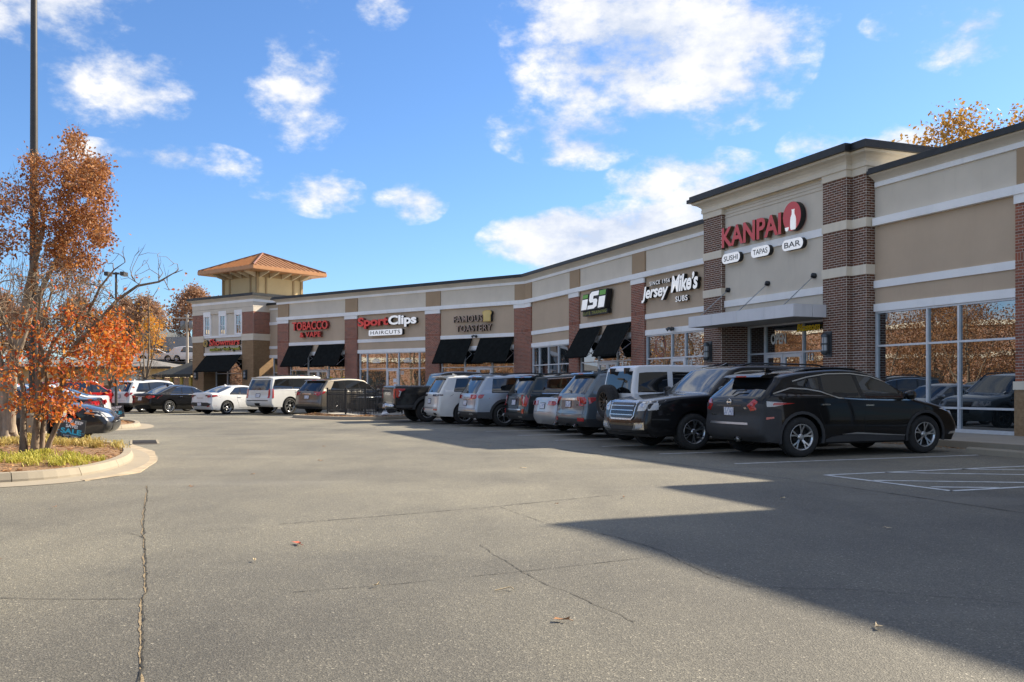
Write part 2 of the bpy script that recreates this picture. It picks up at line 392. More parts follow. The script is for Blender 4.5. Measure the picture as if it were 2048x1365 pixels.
def pier(root, M, x0, x1, y0, y1, segs, name='brick_pier', mats=None, sides='lr', singles=None, soldier=None, core_top=None):
    """brick pier: mortar core and brick faces; segs = [(z0,z1),...] brick zones"""
    mats = mats or (m_brickr, m_mortar2); core = MB(); bk = MB()
    for (z0, z1) in segs: core.box(x0+.009, x1-.009, y0+.009, y1, z0, z1, 'kbt')
    p = core.build(name, mats[1], root, M)
    WM[p.name] = M
    for (z0, z1) in segs:
        parts = [(z0, z1, False)]
        if soldier and z0 < soldier[0] < z1: parts = [(z0, soldier[0], False), (soldier[0], soldier[1], True), (soldier[1], z1, False)]
        for a, b, sol in parts:
            fn = soldiers if sol else brick_boxes
            fr = fn(x0, x1, a, b)
            for r in fr:
                if singles is not None and singles['n'] > 0 and singles['ok'](r): singles['list'].append(r); singles['n'] -= 1
                else: add_brick(bk, r, 'y-', y0+.009)
            if 'r' in sides:
                for r in fn(y0+.012, y1, a, b): add_brick(bk, r, 'x+', x1-.009)
            if 'l' in sides:
                for r in fn(y0+.012, y1, a, b): add_brick(bk, r, 'x-', x0+.009)
    b = bk.build('brickwork', mats[0]); b.parent = p; stuff(b)
    return p

def cornice(mb, prof, path, mats_idx):
    """sweep a moulding profile [(out, z)...] along a path of (x,y) corners; outward = -y side for a left-to-right path"""
    n = len(path); dirs = []
    for i in range(n-1):
        d = Vector((path[i+1][0]-path[i][0], path[i+1][1]-path[i][1])).normalized(); dirs.append(Vector((d.y, -d.x)))
    rings = []
    for i in range(n):
        if i == 0: o = dirs[0]
        elif i == n-1: o = dirs[-1]
        else:
            s = dirs[i-1]+dirs[i]; o = s/ max(.3, (s.dot(dirs[i])))
        rings.append([(path[i][0]+o.x*p[0], path[i][1]+o.y*p[0], p[1]) for p in prof])
    for i in range(n-1):
        for k in range(len(prof)-1):
            mb.cur = mats_idx[k]; mb.poly([rings[i][k], rings[i+1][k], rings[i+1][k+1], rings[i][k+1]])
    for r, s in ((rings[0], 1), (rings[-1], -1)):
        mb.cur = mats_idx[0]; mb.poly(r[::s])
    mb.cur = 0

def storefront(root, M, x0, x1, y, z0, z1, mulls, rails, doors=(), glass=None, name='shop_window', stops=None):
    """aluminium shopfront: mulls = x of the upright bars, rails = z of the cross bars; doors = [(xa,xb,leaves)] up to the first rail"""
    fr = MB(); w = .055; t = rails[-1] if rails else z1
    xs = [x0]+list(mulls)+[x1]
    fr.box(x0, x0+w, y-.06, y+.06, z0, z1); fr.box(x1-w, x1, y-.06, y+.06, z0, z1)
    fr.box(x0+w, x1-w, y-.058, y+.058, z1-w, z1); fr.box(x0+w, x1-w, y-.058, y+.058, z0, z0+.09)
    for m in mulls: fr.box(m-w/2, m+w/2, y-.062, y+.05, z0+.09, z1-w)
    bounds = [x0+w]+[q for m in mulls for q in (m-w/2, m+w/2)]+[x1-w]
    for i in range(0, len(bounds), 2):
        a, b = bounds[i], bounds[i+1]
        for r in rails:
            if any(d[0]-.1 < a and b < d[1]+.1 for d in doors) and r < t: continue
            fr.box(a, b, y-.055, y+.05, r-w/2, r+w/2)
    f = fr.build(name, m_alu, root, M); WM[f.name] = M
    for i in range(0, len(bounds), 2):
        a, b = bounds[i], bounds[i+1]; zz = [z0+.09]+[q for r in rails for q in (r-w/2, r+w/2)]+[z1-w]
        isd = any(d[0]-.1 < a and b < d[1]+.1 for d in doors)
        if isd: zz = [z0+.09, t-w/2, t+w/2, z1-w]
        for k in range(0, len(zz), 2):
            if isd and k == 0: continue
            p = MB(); p.poly([(a, y, zz[k]), (b, y, zz[k]), (b, y, zz[k+1]), (a, y, zz[k+1])])
            o = p.build('pane', glass or m_glass); o.parent = f
    for (xa, xb, nl) in doors:
        wd = (xb-xa)/nl
        for i in range(nl):
            a, b = xa+i*wd+.012, xa+(i+1)*wd-.012; d = MB(); s = .11; zt = t-w/2-.012
            d.box(a, a+s, y-.07, y+.03, z0+.01, zt); d.box(b-s, b, y-.07, y+.03, z0+.01, zt)
            d.box(a+s, b-s, y-.068, y+.028, zt-.12, zt); d.box(a+s, b-s, y-.068, y+.028, z0+.01, z0+.26)
            do = d.build('shop_door', m_alu, root, M); WM[do.name] = M
            p = MB(); p.poly([(a+s, y-.03, z0+.26), (b-s, y-.03, z0+.26), (b-s, y-.03, zt-.12), (a+s, y-.03, zt-.12)]); q = p.build('pane', glass or m_glass); q.parent = do
            h = MB(); hx = (b-s/2 if (i == 0 and nl == 2) or nl == 1 else a+s/2)
            h.tube([(hx, y-.075, 1.0), (hx, y-.13, 1.0), (hx, y-.13, 1.5), (hx, y-.075, 1.5)], .014, 6); q = h.build('handle', m_cap); q.parent = do
    return f

# ------------------------------------------------------------------ the row of shops
mall = thing('retail_building', 'long low brick and stucco shopping strip bending round the parking lot', 'building', M1 @ Matrix.Translation((-30, 3, 0)))
Z = dict(lint=(3.5, 3.72), mid=(4.18, 4.39), belt=(5.96, 6.18), top=7.11)
def panel(M, x0, x1, y, z0, z1, mat, name='wall_panel', t=.2):
    mb = MB(); mb.box(x0, x1, y, y+t, z0, z1); return mb.build(name, mat, mall, M)
def band(M, x0, x1, y, z0, z1, mat=None, name='trim_band', pr=.05):
    mb = MB(); mb.box(x0, x1, y-pr, y+.05, z0, z1); return mb.build(name, mat or m_white, mall, M)
CORN = [(.0, 7.08), (.07, 7.08), (.07, 7.21), (.05, 7.22), (.09, 7.27), (.17, 7.33), (.27, 7.38), (.29, 7.42), (.37, 7.42), (.37, 7.51), (.31, 7.515), (.31, 7.60), (-.25, 7.60), (-.25, 7.3)]
CIDX = [0, 0, 0, 1, 1, 1, 1, 2, 2, 2, 2, 2, 2, 2]
CMATS = None
def bay(M, x0, x1, second=True, lower='window'):
    """one shop bay between two piers"""
    panel(M, x0, x1, 0, 6.18, 7.11, m_beige, 'parapet_panel'); panel(M, x0, x1, 0, 4.39, 5.96, m_tan, 'sign_panel')
    panel(M, x0, x1, 0.003, 3.72, 4.18, m_tan)
    band(M, x0+.003, x1-.003, 0, 4.18, 4.39); band(M, x0+.003, x1-.003, 0, 3.5, 3.72, name='window_lintel')
def pil(M, x0, x1, y0=-.1, sides='lr', base=True, singles=None, y1=.1):
    p = pier(mall, M, x0, x1, y0, y1, [((1.46 if base else .12), 5.74)], soldier=(4.36, 4.565), sides=sides, singles=singles)
    band(M, x0-.02, x1+.02, y0, 5.74, 5.96, m_white, 'pier_cap', .02)
    panel(M, x0+.01, x1-.01, y0+.04, 6.18, 7.11, m_brown, 'parapet_panel')
    if base:
        mb = MB(); mb.box(x0-.03, x1+.03, y0-.03, y1, 1.26, 1.46); mb.build('stone_sill', m_cream, mall, M)
        mb = MB(); mb.box(x0-.01, x1+.01, y0-.01, y1, .0, 1.26); mb.build('stone_base', m_block, mall, M)
    return p

# wing one, to the right of the entrance tower and on beyond the frame
bay(M1, -21.06, -16.33); bay(M1, -15.2, -12.65)
f = storefront(mall, M1, -21.04, -16.33, .06, .15, 3.5, [-19.14, -18.1], [.78, 2.51])
pil(M1, -16.33, -15.21)
# wing one, to the left of it: sandwich shop, gym, empty bay
bay(M1, -34.28, -29.2); bay(M1, -40.66, -35.41); bay(M1, -46.75, -41.78)
storefront(mall, M1, -34.26, -29.2, .06, .15, 3.5, [-32.24, -31.22], [2.51], [(-32.24, -31.22, 1)])
storefront(mall, M1, -40.64, -35.43, .06, .15, 3.5, [-38.76, -36.9], [2.51], [(-38.73, -36.93, 2)])
storefront(mall, M1, -46.70, -41.80, .06, .15, 3.5, [-45.78, -44.57, -43.3], [.78, 2.51])
pil(M1, -35.41, -34.28); pil(M1, -41.78, -40.66)
pil(M1, -47.62, -46.75, sides='r')
# wing two: toast cafe, hair salon, tobacco shop
bay(M2, -6.36, -.77); bay(M2, -13.53, -7.54); bay(M2, -20.4, -14.69)
storefront(mall, M2, -6.30, -.80, .06, .15, 3.5, [-4.5, -2.43], [2.49], [(-4.47, -2.46, 2)])
storefront(mall, M2, -13.38, -7.56, .06, .15, 3.5, [-12.7, -10.94, -9.89, -8.14], [.78, 2.49], [(-10.91, -9.92, 1)])
storefront(mall, M2, -20.3, -14.70, .06, .15, 3.5, [-18.45, -16.38], [2.49], [(-18.42, -16.41, 2)])
pil(M2, -.77, 0.0, sides='l'); pil(M2, -7.54, -6.36); pil(M2, -14.69, -13.53); pil(M2, -21.57, -20.4)
def belts(M, x0, x1):
    mb = MB(); mb.box(x0, x1, -.16, .06, 5.96, 6.18); mb.build('belt_course', m_white, mall, M)
belts(M1, -47.66, -29.16); belts(M1, -20.99, -12.65); belts(M2, -21.62, .04)
for M, pth in ((M1, [(-47.66, 0), (-29.16, 0)]), (M1, [(-21.0, 0), (-12.65, 0)]), (M2, [(-21.57, 5), (-21.57, -.06), (.02, 0)])):
    mb = MB(); cornice(mb, CORN, pth, CIDX); mb.build('parapet_cornice', [m_white, m_beige, m_cap], mall, M)
# roof decks and rear walls
mb = MB(); mb.box(-48, -12.65, .22, 22, 6.3, 6.6); mb.build('roof_deck', m_roof, mall, M1)
mb = MB(); mb.box(-21.5, 4, .22, 22, 6.3, 6.6); mb.build('roof_deck', m_roof, mall, M2)
mb = MB(); mb.box(-58, -4, 22, 22.3, 0, 7.2); mb.build('rear_wall', m_tan, mall, M1)
mb = MB(); mb.box(-21.5, 10, 22, 22.3, 0, 7.2); mb.build('rear_wall', m_tan, mall, M2)
mb = MB(); mb.box(-21.55, -21.35, .15, 22, 0, 7.3); mb.build('end_wall', m_tan, mall, M2)
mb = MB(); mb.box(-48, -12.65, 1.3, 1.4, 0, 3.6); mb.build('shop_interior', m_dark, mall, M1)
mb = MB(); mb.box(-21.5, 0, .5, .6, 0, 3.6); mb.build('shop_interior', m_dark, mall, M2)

# entrance tower with the sushi sign
BMd = (m_brickd, m_mortar)
SEGS = [(.12, 4.59), (4.87, 5.96), (6.23, 7.49)]
sing = {'n': 300, 'list': [], 'ok': lambda r: 1.9 < r[2] and True}
pr = pier(mall, M1, -22.68, -21.65, -.51, .7, SEGS, mats=BMd, sides='rl', singles=sing)
bmesh_cache = {}
for r in sing['list']:
    key = (round(r[1]-r[0], 3), round(r[3]-r[2], 4))
    if key not in bmesh_cache:
        b = MB(); b.box(-key[0]/2, key[0]/2, -.004, .0, -key[1]/2, key[1]/2, 'k'); bmesh_cache[key] = b.mesh('brick'); bmesh_cache[key].materials.append(m_brickd1)
    o = bpy.data.objects.new('brick', bmesh_cache[key]); COL.objects.link(o); o.parent = pr
    o.location = ((r[0]+r[1])/2, -.501-random.uniform(0, .003), (r[2]+r[3])/2)
pier(mall, M1, -22.2, -21.07, -.31, .3, SEGS, mats=BMd, sides='r')
pier(mall, M1, -29.15, -28.0, -.51, .7, SEGS, mats=BMd, sides='lr')
for x0, x1, y0 in ((-22.70, -21.63, -.51), (-29.17, -27.98, -.51), (-21.66, -21.05, -.31)):
    for z0, z1 in ((4.59, 4.87), (5.96, 6.23)):
        mb = MB(); mb.box(x0, x1, y0-.02, .25, z0, z1); mb.build('stone_band', m_cream, mall, M1)
    mb = MB(); mb.box(x0, x1, y0-.02, .25, 7.49, 7.78); mb.build('stone_band', m_cream, mall, M1)
panel(M1, -27.99, -22.69, -.36, 3.6, 7.72, m_beige, 'sign_panel', .3)
for z0, z1 in ((4.17, 4.40), (5.94, 6.18)): band(M1, -27.99, -22.69, -.36, z0, z1, m_white)
for z in (7.36, 7.47, 7.58): band(M1, -27.98, -22.70, -.36, z, z+.05, m_beige, 'reveal_moulding', .025)
TC = [(-.1, 7.70), (.06, 7.70), (.06, 7.84), (.04, 7.85), (.08, 7.92), (.18, 8.0), (.31, 8.05), (.33, 8.12), (.45, 8.12), (.45, 8.25), (.38, 8.255), (.38, 8.36), (-.3, 8.36), (-.3, 8.0)]
mb = MB(); cornice(mb, TC, [(-29.15, 6), (-29.15, -.51), (-21.65, -.51), (-21.65, -.31), (-21.07, -.31), (-21.07, 6)], [1, 0, 1, 1, 1, 1, 1, 2, 2, 2, 2, 2, 2, 2]); mb.build('tower_cornice', [m_cream, m_cream, m_cap], mall, M1)
mb = MB(); mb.box(-29.1, -21.12, -.2, 6, 6.61, 7.9); mb.build('tower_wall', m_cream, mall, M1)
mb = MB(); mb.box(-29.1, -21.2, -.1, 6, 7.91, 8.05); mb.build('roof_deck', m_roof, mall, M1)
mb = MB(); mb.box(-28.0, -22.68, -.30, .75, 3.50, 3.59); mb.build('entry_soffit', m_soffit, mall, M1)
panel(M1, -15.2, -12.65, .06, .15, 3.5, m_tan)
storefront(mall, M1, -27.99, -22.69, .65, .15, 3.5, [-27.0+.0, -24.96, ], [2.5], [(-26.97, -24.99, 2)])

# corner restaurant tower and the link between it and wing two
def tower(M, xa, xb, y0, glazed=True, logo=False, y_back=6):
    st = [(xa, xa+1.47), (xb-1.36, xb)]
    for i, (a, b) in enumerate(st):
        mb = MB(); mb.box(a, b, y0, y_back if i else y0+1.2, 0, 4.81); mb.build('stone_pier', m_block, mall, M)
        mb = MB(); mb.box(a-.03, b+.03, y0-.03, y_back-.02 if i else y0+1.2, 4.81, 5.08); mb.build('stone_band', m_cream, mall, M)
        mb = MB(); mb.box(a-.05, b+.05, y0-.05, y_back-.01 if i else y0+1.2, 5.08, 5.29); mb.build('stone_band', m_cream, mall, M)
        pier(mall, M, a, b, y0, y_back-.03 if i else y0+1.2, [(5.29, 6.93)], mats=(m_brickr, m_mortar2), sides='lr')
    mb = MB(); mb.box(xa, xb, y0-.01, y_back, 6.93, 7.30); mb.build('wall_panel', m_beige, mall, M)
    mb = MB(); mb.box(xa, xb, y0-.03, y_back, 7.31, 7.70); mb.build('wall_panel', m_beige, mall, M)
    a, b = st[0][1], st[1][0]
    mb = MB(); mb.box(a, b, y0+.1, y0+.4, 5.27, 6.93); mb.build('wall_panel', m_beige, mall, M)
    mb = MB(); mb.box(a, b, y0+.1, y0+.4, 3.97, 5.11); mb.build('sign_panel', m_beige, mall, M)
    mb = MB(); mb.box(a+.003, b-.003, y0+.02, y0+.4, 5.11, 5.27); mb.build('window_sill', m_white, mall, M)
    mb = MB(); mb.box(a+.003, b-.003, y0+.02, y0+.4, 3.77, 3.97); mb.build('trim_band', m_white, mall, M)
    mb = MB(); mb.box(a+.003, b-.003, y0+.1, y0+1.2, 3.5, 3.77); mb.build('entry_soffit', m_tan, mall, M)
    wc = (b-a)
    for k in range(3):
        c = a+.45+k*(wc-.92)/2; w = MB()
        w.box(c-.46, c-.30, y0, y0+.12, 5.27, 6.75); w.box(c+.30, c+.46, y0, y0+.12, 5.27, 6.75); w.box(c-.46, c+.46, y0-.02, y0+.12, 6.75, 7.13); w.box(c-.30, c+.30, y0, y0+.12, 5.27, 5.40)
        o = w.build('window', m_white, mall, M); WM[o.name] = M
        p = MB(); p.poly([(c-.3, y0+.06, 5.4), (c+.3, y0+.06, 5.4), (c+.3, y0+.06, 6.75), (c-.3, y0+.06, 6.75)]); q = p.build('pane', m_glass2); q.parent = o
        g = MB(); g.box(c-.02, c+.02, y0+.03, y0+.058, 5.4, 6.75); g.box(c-.299, c-.02, y0+.031, y0+.058, 6.02, 6.06); g.box(c+.02, c+.299, y0+.031, y0+.058, 6.02, 6.06)
        g.box(c-.30, c-.26, y0+.03, y0+.058, 5.4, 6.75); g.box(c+.26, c+.30, y0+.03, y0+.058, 5.4, 6.75); q = g.build('glazing_bar', m_alu); q.parent = o
    if glazed: storefront(mall, M, a, b, y0+1.15, .15, 3.5, [a+1.5, a+1.5+(wc-1.5)*.6], [2.39])
    prof = [(-.1, 7.66), (.05, 7.66), (.05, 7.84), (.03, 7.85), (.08, 7.92), (.18, 7.98), (.26, 8.03), (.28, 8.08), (.36, 8.08), (.36, 8.18), (.31, 8.185), (.31, 8.28), (-.3, 8.28), (-.3, 7.8)]
    mb = MB(); cornice(mb, prof, [(xa, y_back+1), (xa, y0), (xb, y0), (xb, y_back+1)], [0, 0, 1, 1, 1, 1, 1, 2, 2, 2, 2, 2, 2, 2]); mb.build('tower_cornice', [m_white, m_beige, m_cap], mall, M)
    mb = MB(); mb.box(xa+.05, xb-.05, y0+.5, y_back+1, 7.71, 7.9); mb.build('roof_deck', m_roof, mall, M)
    # lantern with its pyramid roof
    cx = (xa+xb)/2; s = 3.5; yf = y0+.27; cy = yf+s; w = 2.12
    mb = MB(); mb.box(cx-w, cx+w, cy-w, cy+w, 7.9, 10.25); o = mb.build('lantern', m_yel, mall, M); WM[o.name] = M
    fr = MB()
    for sx in (-1, 1):
        for sy in (-1, 1): fr.box(cx+sx*w-.10, cx+sx*w+.10, cy+sy*w-.10, cy+sy*w+.10, 8.0, 10.2)
    for a_ in (-1, 1):
        for q in (-.62*w, .62*w):
            fr.box(cx+q-.08, cx+q+.08, cy+a_*w-.06, cy+a_*w+.06, 8.45, 10.1); fr.box(cx+a_*w-.06, cx+a_*w+.06, cy+q-.08, cy+q+.08, 8.45, 10.1)
        fr.box(cx-w-.08, cx+w+.08, cy+a_*w-.07, cy+a_*w+.07, 8.0, 8.52); fr.box(cx+a_*w-.07, cx+a_*w+.07, cy-w+.08, cy+w-.08, 8.0, 8.52)
        fr.box(cx-w-.05, cx+w+.05, cy+a_*w-.065, cy+a_*w+.065, 9.78, 10.2); fr.box(cx+a_*w-.065, cx+a_*w+.065, cy-w+.07, cy+w-.07, 9.78, 10.2)
    q = fr.build('lantern_frame', m_lan, None); q.parent = o
    for t in (-.9, -.45, .1, .55, .95):
        for a_ in (-1, 1):
            for ax in 'xy':
                br = MB(); v = [(w, 9.72), (s-.25, 10.06), (s-.25, 10.14), (w, 10.14)]
                if ax == 'y': br.prism([(cy+a_*p[0], p[1]) for p in v], 'x', cx+t*w-.05, cx+t*w+.05)
                else: br.prism([(cx+a_*p[0], p[1]) for p in v], 'y', cy+t*w-.05, cy+t*w+.05)
                q = br.build('eaves_bracket', m_lan2); q.parent = o
    rf = MB(); zt = 11.93
    for k in range(4):
        a0 = PI/4+k*PI/2; a1 = a0+PI/2; r = s*math.sqrt(2)
        A = (cx+r*math.cos(a0), cy+r*math.sin(a0), 10.42); B = (cx+r*math.cos(a1), cy+r*math.sin(a1), 10.42); T = (cx, cy, zt)
        rf.poly([A, B, T])
    rf.box(cx-s, cx+s, cy-s, cy+s, 10.12, 10.16); 
    for a_ in (-1, 1):
        rf.box(cx-s-.04, cx+s+.04, cy+a_*s-.04, cy+a_*s+.04, 10.16, 10.43); rf.box(cx+a_*s-.04, cx+a_*s+.04, cy-s+.04, cy+s-.04, 10.16, 10.43)
    ro = rf.build('pyramid_roof', m_copper, mall, M); WM[ro.name] = M
    for k in range(4):
        c_, s_ = math.cos(k*PI/2), math.sin(k*PI/2)
        for j in range(-7, 8):
            t = j*.46
            if abs(t) > s-.1: continue
            e = (s, t, 10.43); top = (abs(t)+.02, t, 10.42+(zt-10.42)*(1-(abs(t)+.02)/s)+.01)
            P = [(cx+c_*p[0]-s_*p[1], cy+s_*p[0]+c_*p[1], p[2]+.02) for p in (e, top)]
            sm = MB(); sm.tube(P, .028, 4, smooth=False); q = sm.build('standing_seam', m_copper); q.parent = ro
        r = s*math.sqrt(2); a0 = PI/4+k*PI/2
        hp = MB(); hp.tube([(cx+r*math.cos(a0), cy+r*math.sin(a0), 10.45), (cx, cy, zt+.03)], .085, 6); q = hp.build('hip_cap', m_copper2); q.parent = ro
m_copper = plain('copper coloured metal roof', (.42, .20, .085), .42, .35, .1, 4); m_copper2 = plain('dark copper cap', (.26, .12, .065), .42, .35)
m_lan = stucco('tan lantern frame', (.33, .24, .13), .1); m_lan2 = stucco('pale bracket', (.58, .50, .36), .1)
tower(M2, -33.6, -25.9, 1.13)
tower(M1, -12.6, -2.4, -.9, True)
# link wall with its own bands
LY = 2.62
for z0, z1, m, pr in ((6.18, 7.11, m_beige, 0), (4.39, 5.96, m_tan, 0), (3.72, 4.18, m_tan, 0), (5.96, 6.18, m_white, .05), (4.18, 4.39, m_white, .05), (3.5, 3.72, m_white, .05)):
    mb = MB(); mb.box(-25.9, -21.6, LY-pr, LY+.2, z0, z1); mb.build('link_wall' if not pr else 'trim_band', m, mall, M2)
mb = MB(); cornice(mb, CORN, [(-25.9, LY), (-21.6, LY)], CIDX); mb.build('parapet_cornice', [m_white, m_beige, m_cap], mall, M2)
storefront(mall, M2, -25.5, -21.62, LY+.06, .15, 3.5, [-23.6], [2.4])
mb = MB(); mb.box(-33.5, -21.6, 8, 22, 5.5, 6.6); mb.build('roof_deck', m_roof, mall, M2)
mb = MB(); mb.box(-33.6, -33.4, 2.4, 22, 0, 7.7); mb.build('end_wall', m_tan, mall, M2)

# ------------------------------------------------------------------ awnings, canopy, lamps
def awning(M, x0, x1, label, y0=0, pj=.8, zt=4.14, zb=2.75):
    t = thing('awning', label, 'awning', M @ Matrix.Translation(((x0+x1)/2, y0, zb)), 'black canvas awnings over the shop doors')
    c = MB(); th = .02
    c.prism([(y0-.03, zt), (y0-pj, zb), (y0-pj-.02, zb+.02), (y0-.05, zt+.02)], 'x', x0, x1)
    c.box(x0, x1, y0-pj-.03, y0-pj-.005, zb-.05, zb+.0)
    c.build('cover', m_awn, t, M)
    for k in (1, 2):
        xs = x0+(x1-x0)*k/3; sm = MB(); sm.tube([(xs, y0-.04, zt+.018), (xs, y0-pj*.5-.01, (zt+zb)/2+.012), (xs, y0-pj-.01, zb+.018)], .008, 4); sm.build('cover_seam', m_awn, t, M)
    for x in (x0+.04, x1-.04):
        f = MB(); f.tube([(x, y0-.04, zt-.03), (x, y0-pj+.02, zb)], .022, 6); f.tube([(x, y0-.03, zb+.52), (x, y0-pj+.02, zb)], .018, 6)
        f.tube([(x, y0-.03, zb+.52), (x, y0-.40, zb+.72)], .016, 6); f.build('frame_arm', m_steel, t, M)
    return t
awning(M2, -20.39, -17.87, 'black awning left of the pair under the red tobacco sign'); awning(M2, -17.28, -14.70, 'black awning right of the pair under the red tobacco sign')
awning(M2, -6.33, -3.87, 'black awning left of the pair under the bread slice sign'); awning(M2, -3.27, -.81, 'black awning right of the pair under the bread slice sign')
awning(M1, -40.7, -38.33, 'black awning left of the pair under the green and white gym sign'); awning(M1, -37.76, -35.44, 'black awning right of the pair under the green and white gym sign')
awning(M2, -31.75, -27.28, 'wide black awning over the entrance of the corner restaurant tower', 1.15, 1.15, 3.76, 2.52)

ca = thing('entrance_canopy', 'flat silver panel canopy hung over the sushi restaurant entrance', 'canopy', M1 @ Matrix.Translation((-25.4, -1, 3.45)))
cx = [-28.24, -26.8, -25.35, -23.95, -22.5]
for a, b in zip(cx[:-1], cx[1:]):
    mb = MB(); mb.box(a+.006, b-.006, -1.73, -1.69, 3.43, 3.81); mb.build('fascia_panel', m_panel, ca, M1)
for a, b in ((-1.69, -1.05), (-1.03, -.52)):
    mb = MB(); mb.box(-22.54, -22.50, a, b, 3.43, 3.81); mb.build('fascia_panel', m_panel, ca, M1)
    mb = MB(); mb.box(-28.24, -28.20, a, b, 3.43, 3.81); mb.build('fascia_panel', m_panel, ca, M1)
mb = MB(); mb.box(-28.19, -22.55, -1.68, -.37, 3.46, 3.50); mb.build('soffit', m_soffit, ca, M1)
mb = MB(); mb.box(-28.19, -22.55, -1.68, -.37, 3.70, 3.74); mb.build('deck', m_cap, ca, M1)
for x in (-27.75, -25.5, -23.2):
    mb = MB(); mb.tube([(x, -.40, 4.77), (x, -1.58, 3.80)], .016, 6); mb.build('tie_rod', m_steel, ca, M1)
    mb = MB(); mb.lathe([(.0, -.46), (.085, -.46), (.085, -.36)], 12, 'y', (x, 0, 4.77)); mb.tube([(x, -.46, 4.77), (x, -.5, 4.72)], .035, 6); mb.build('rod_anchor', m_cap, ca, M1)

def wall_lamp(M, x, y, z, label, s=1.0):
    t = thing('wall_lamp', label, 'lamp', M @ Matrix.Translation((x, y, z-.25)), 'caged wall lamps')
    b = MB(); b.box(x-.13*s, x+.13*s, y-.03, y+.02, z-.38*s, z+.38*s); b.build('back_plate', m_lampm, t, M)
    c = MB(); c.lathe([(.0, .34*s), (.06*s, .33*s), (.11*s, .26*s), (.11*s, .2*s)], 14, 'z', (x, y-.16*s, z)); c.lathe([(.11*s, -.2*s), (.11*s, -.26*s), (.06*s, -.33*s), (0, -.34*s)], 14, 'z', (x, y-.16*s, z))
    c.lathe([(.10*s, -.02*s), (.115*s, -.02*s), (.115*s, .02*s), (.10*s, .02*s)], 14, 'z', (x, y-.16*s, z))
    for k in range(6):
        a = k*PI/3; c.tube([(x+.108*s*math.cos(a), y-.16*s+.108*s*math.sin(a), z-.22*s), (x+.108*s*math.cos(a), y-.16*s+.108*s*math.sin(a), z+.22*s)], .008, 4)
    c.build('cage', m_lampm, t, M)
    g = MB(); g.lathe([(.085*s, -.21*s), (.085*s, .21*s)], 14, 'z', (x, y-.16*s, z)); g.build('lens', m_lens, t, M)
wall_lamp(M1, -22.40, -.51, 2.62, 'grey caged lamp on the brick pier right of the sushi entrance')
wall_lamp(M1, -28.72, -.51, 2.62, 'grey caged lamp on the brick pier left of the sushi entrance')
wall_lamp(M2, -26.75, 1.13, 2.25, 'dark caged lamp on the right stone pier of the corner restaurant'); wall_lamp(M2, -33.0, 1.13, 2.25, 'dark caged lamp on the left stone pier of the corner restaurant')
def flood(M, x, y, z, label):
    t = thing('flood_light', label, 'light', M @ Matrix.Translation((x, y, z)))
    b = MB(); b.lathe([(0, -.06), (.07, -.06), (.07, .0)], 10, 'y', (x, y, z)); b.build('base', m_lampm, t, M)
    for s in (-1, 1):
        c = MB(); c.tube([(x, y-.05, z), (x+s*.10, y-.14, z+.03), (x+s*.17, y-.22, z-.05)], [.03, .05, .075], 8); c.build('lamp_head', m_lampm, t, M)
flood(M1, -32.0, -.05, 3.66, 'small twin floodlight above the sandwich shop door'); flood(M2, -3.55, -.05, 4.28, 'small twin floodlight between the two awnings under the bread sign')
wl = MB()
# ------------------------------------------------------------------ shop signs
def face(name, col, st=0.0, rough=.35):
    m, nt, b = nodemat(name); setp(b, Roughness=rough)
    nt.links.new(ramp(nt, noise(nt, 2.5, 4), [(.3, tuple(c*.88 for c in col)), (.7, col)]), b.inputs['Base Color'])
    if st: setp(b, Emission_Color=(*col, 1), Emission_Strength=st)      # the letter boxes are lit from inside
    return m
f_red = face('red sign face', (.60, .04, .03), .05); f_white = face('white sign face', (.85, .85, .85), .10); f_black = face('black sign return', (.012, .012, .013), rough=.5)
f_dred = face('deep red sign return', (.20, .03, .025)); f_kan = face('crimson sign face', (.52, .05, .06), .04); f_gold = face('dark gold return', (.13, .075, .035))
f_yel = face('toast yellow face', (.70, .48, .12)); f_green = face('green sign face', (.17, .50, .05)); f_cop = face('bronze letter face', (.44, .31, .24))
f_olive = face('olive letter face', (.42, .38, .10)); f_lime = face('yellow green letter face', (.48, .50, .06)); f_navy = face('dark letter print', (.02, .025, .04))
def sign(label, M, x, y, z, nm='shop_sign'): return thing(nm, label, 'sign', M @ Matrix.Translation((x, y, z)))
def plate(name, poly, y0, y1, mats, parent, M):
    """flat shape with thickness, front face first material, edges second"""
    mb = MB(); n = len(poly); A = [(p[0], y0, p[1]) for p in poly]; B = [(p[0], y1, p[1]) for p in poly]
    mb.poly(A); mb.cur = 1; mb.raw(A+B, [(i, (i+1) % n, n+(i+1) % n, n+i) for i in range(n)]); return mb.build(name, mats, parent, M)
def pill(cx, cz, hw, hh, n=8):
    return [(cx+s*(hw-hh)+hh*math.cos(a), cz+hh*math.sin(a)) for s, a0 in ((1, -PI/2), (-1, PI/2)) for a in [a0+PI*k/n for k in range(n+1)]]
def rrect(x0, x1, z0, z1, r, n=4):
    return [(cx+r*math.cos(a0+PI/2*k/n), cz+r*math.sin(a0+PI/2*k/n)) for cx, cz, a0 in ((x1-r, z0+r, -PI/2), (x1-r, z1-r, 0), (x0+r, z1-r, PI/2), (x0+r, z0+r, PI)) for k in range(n+1)]
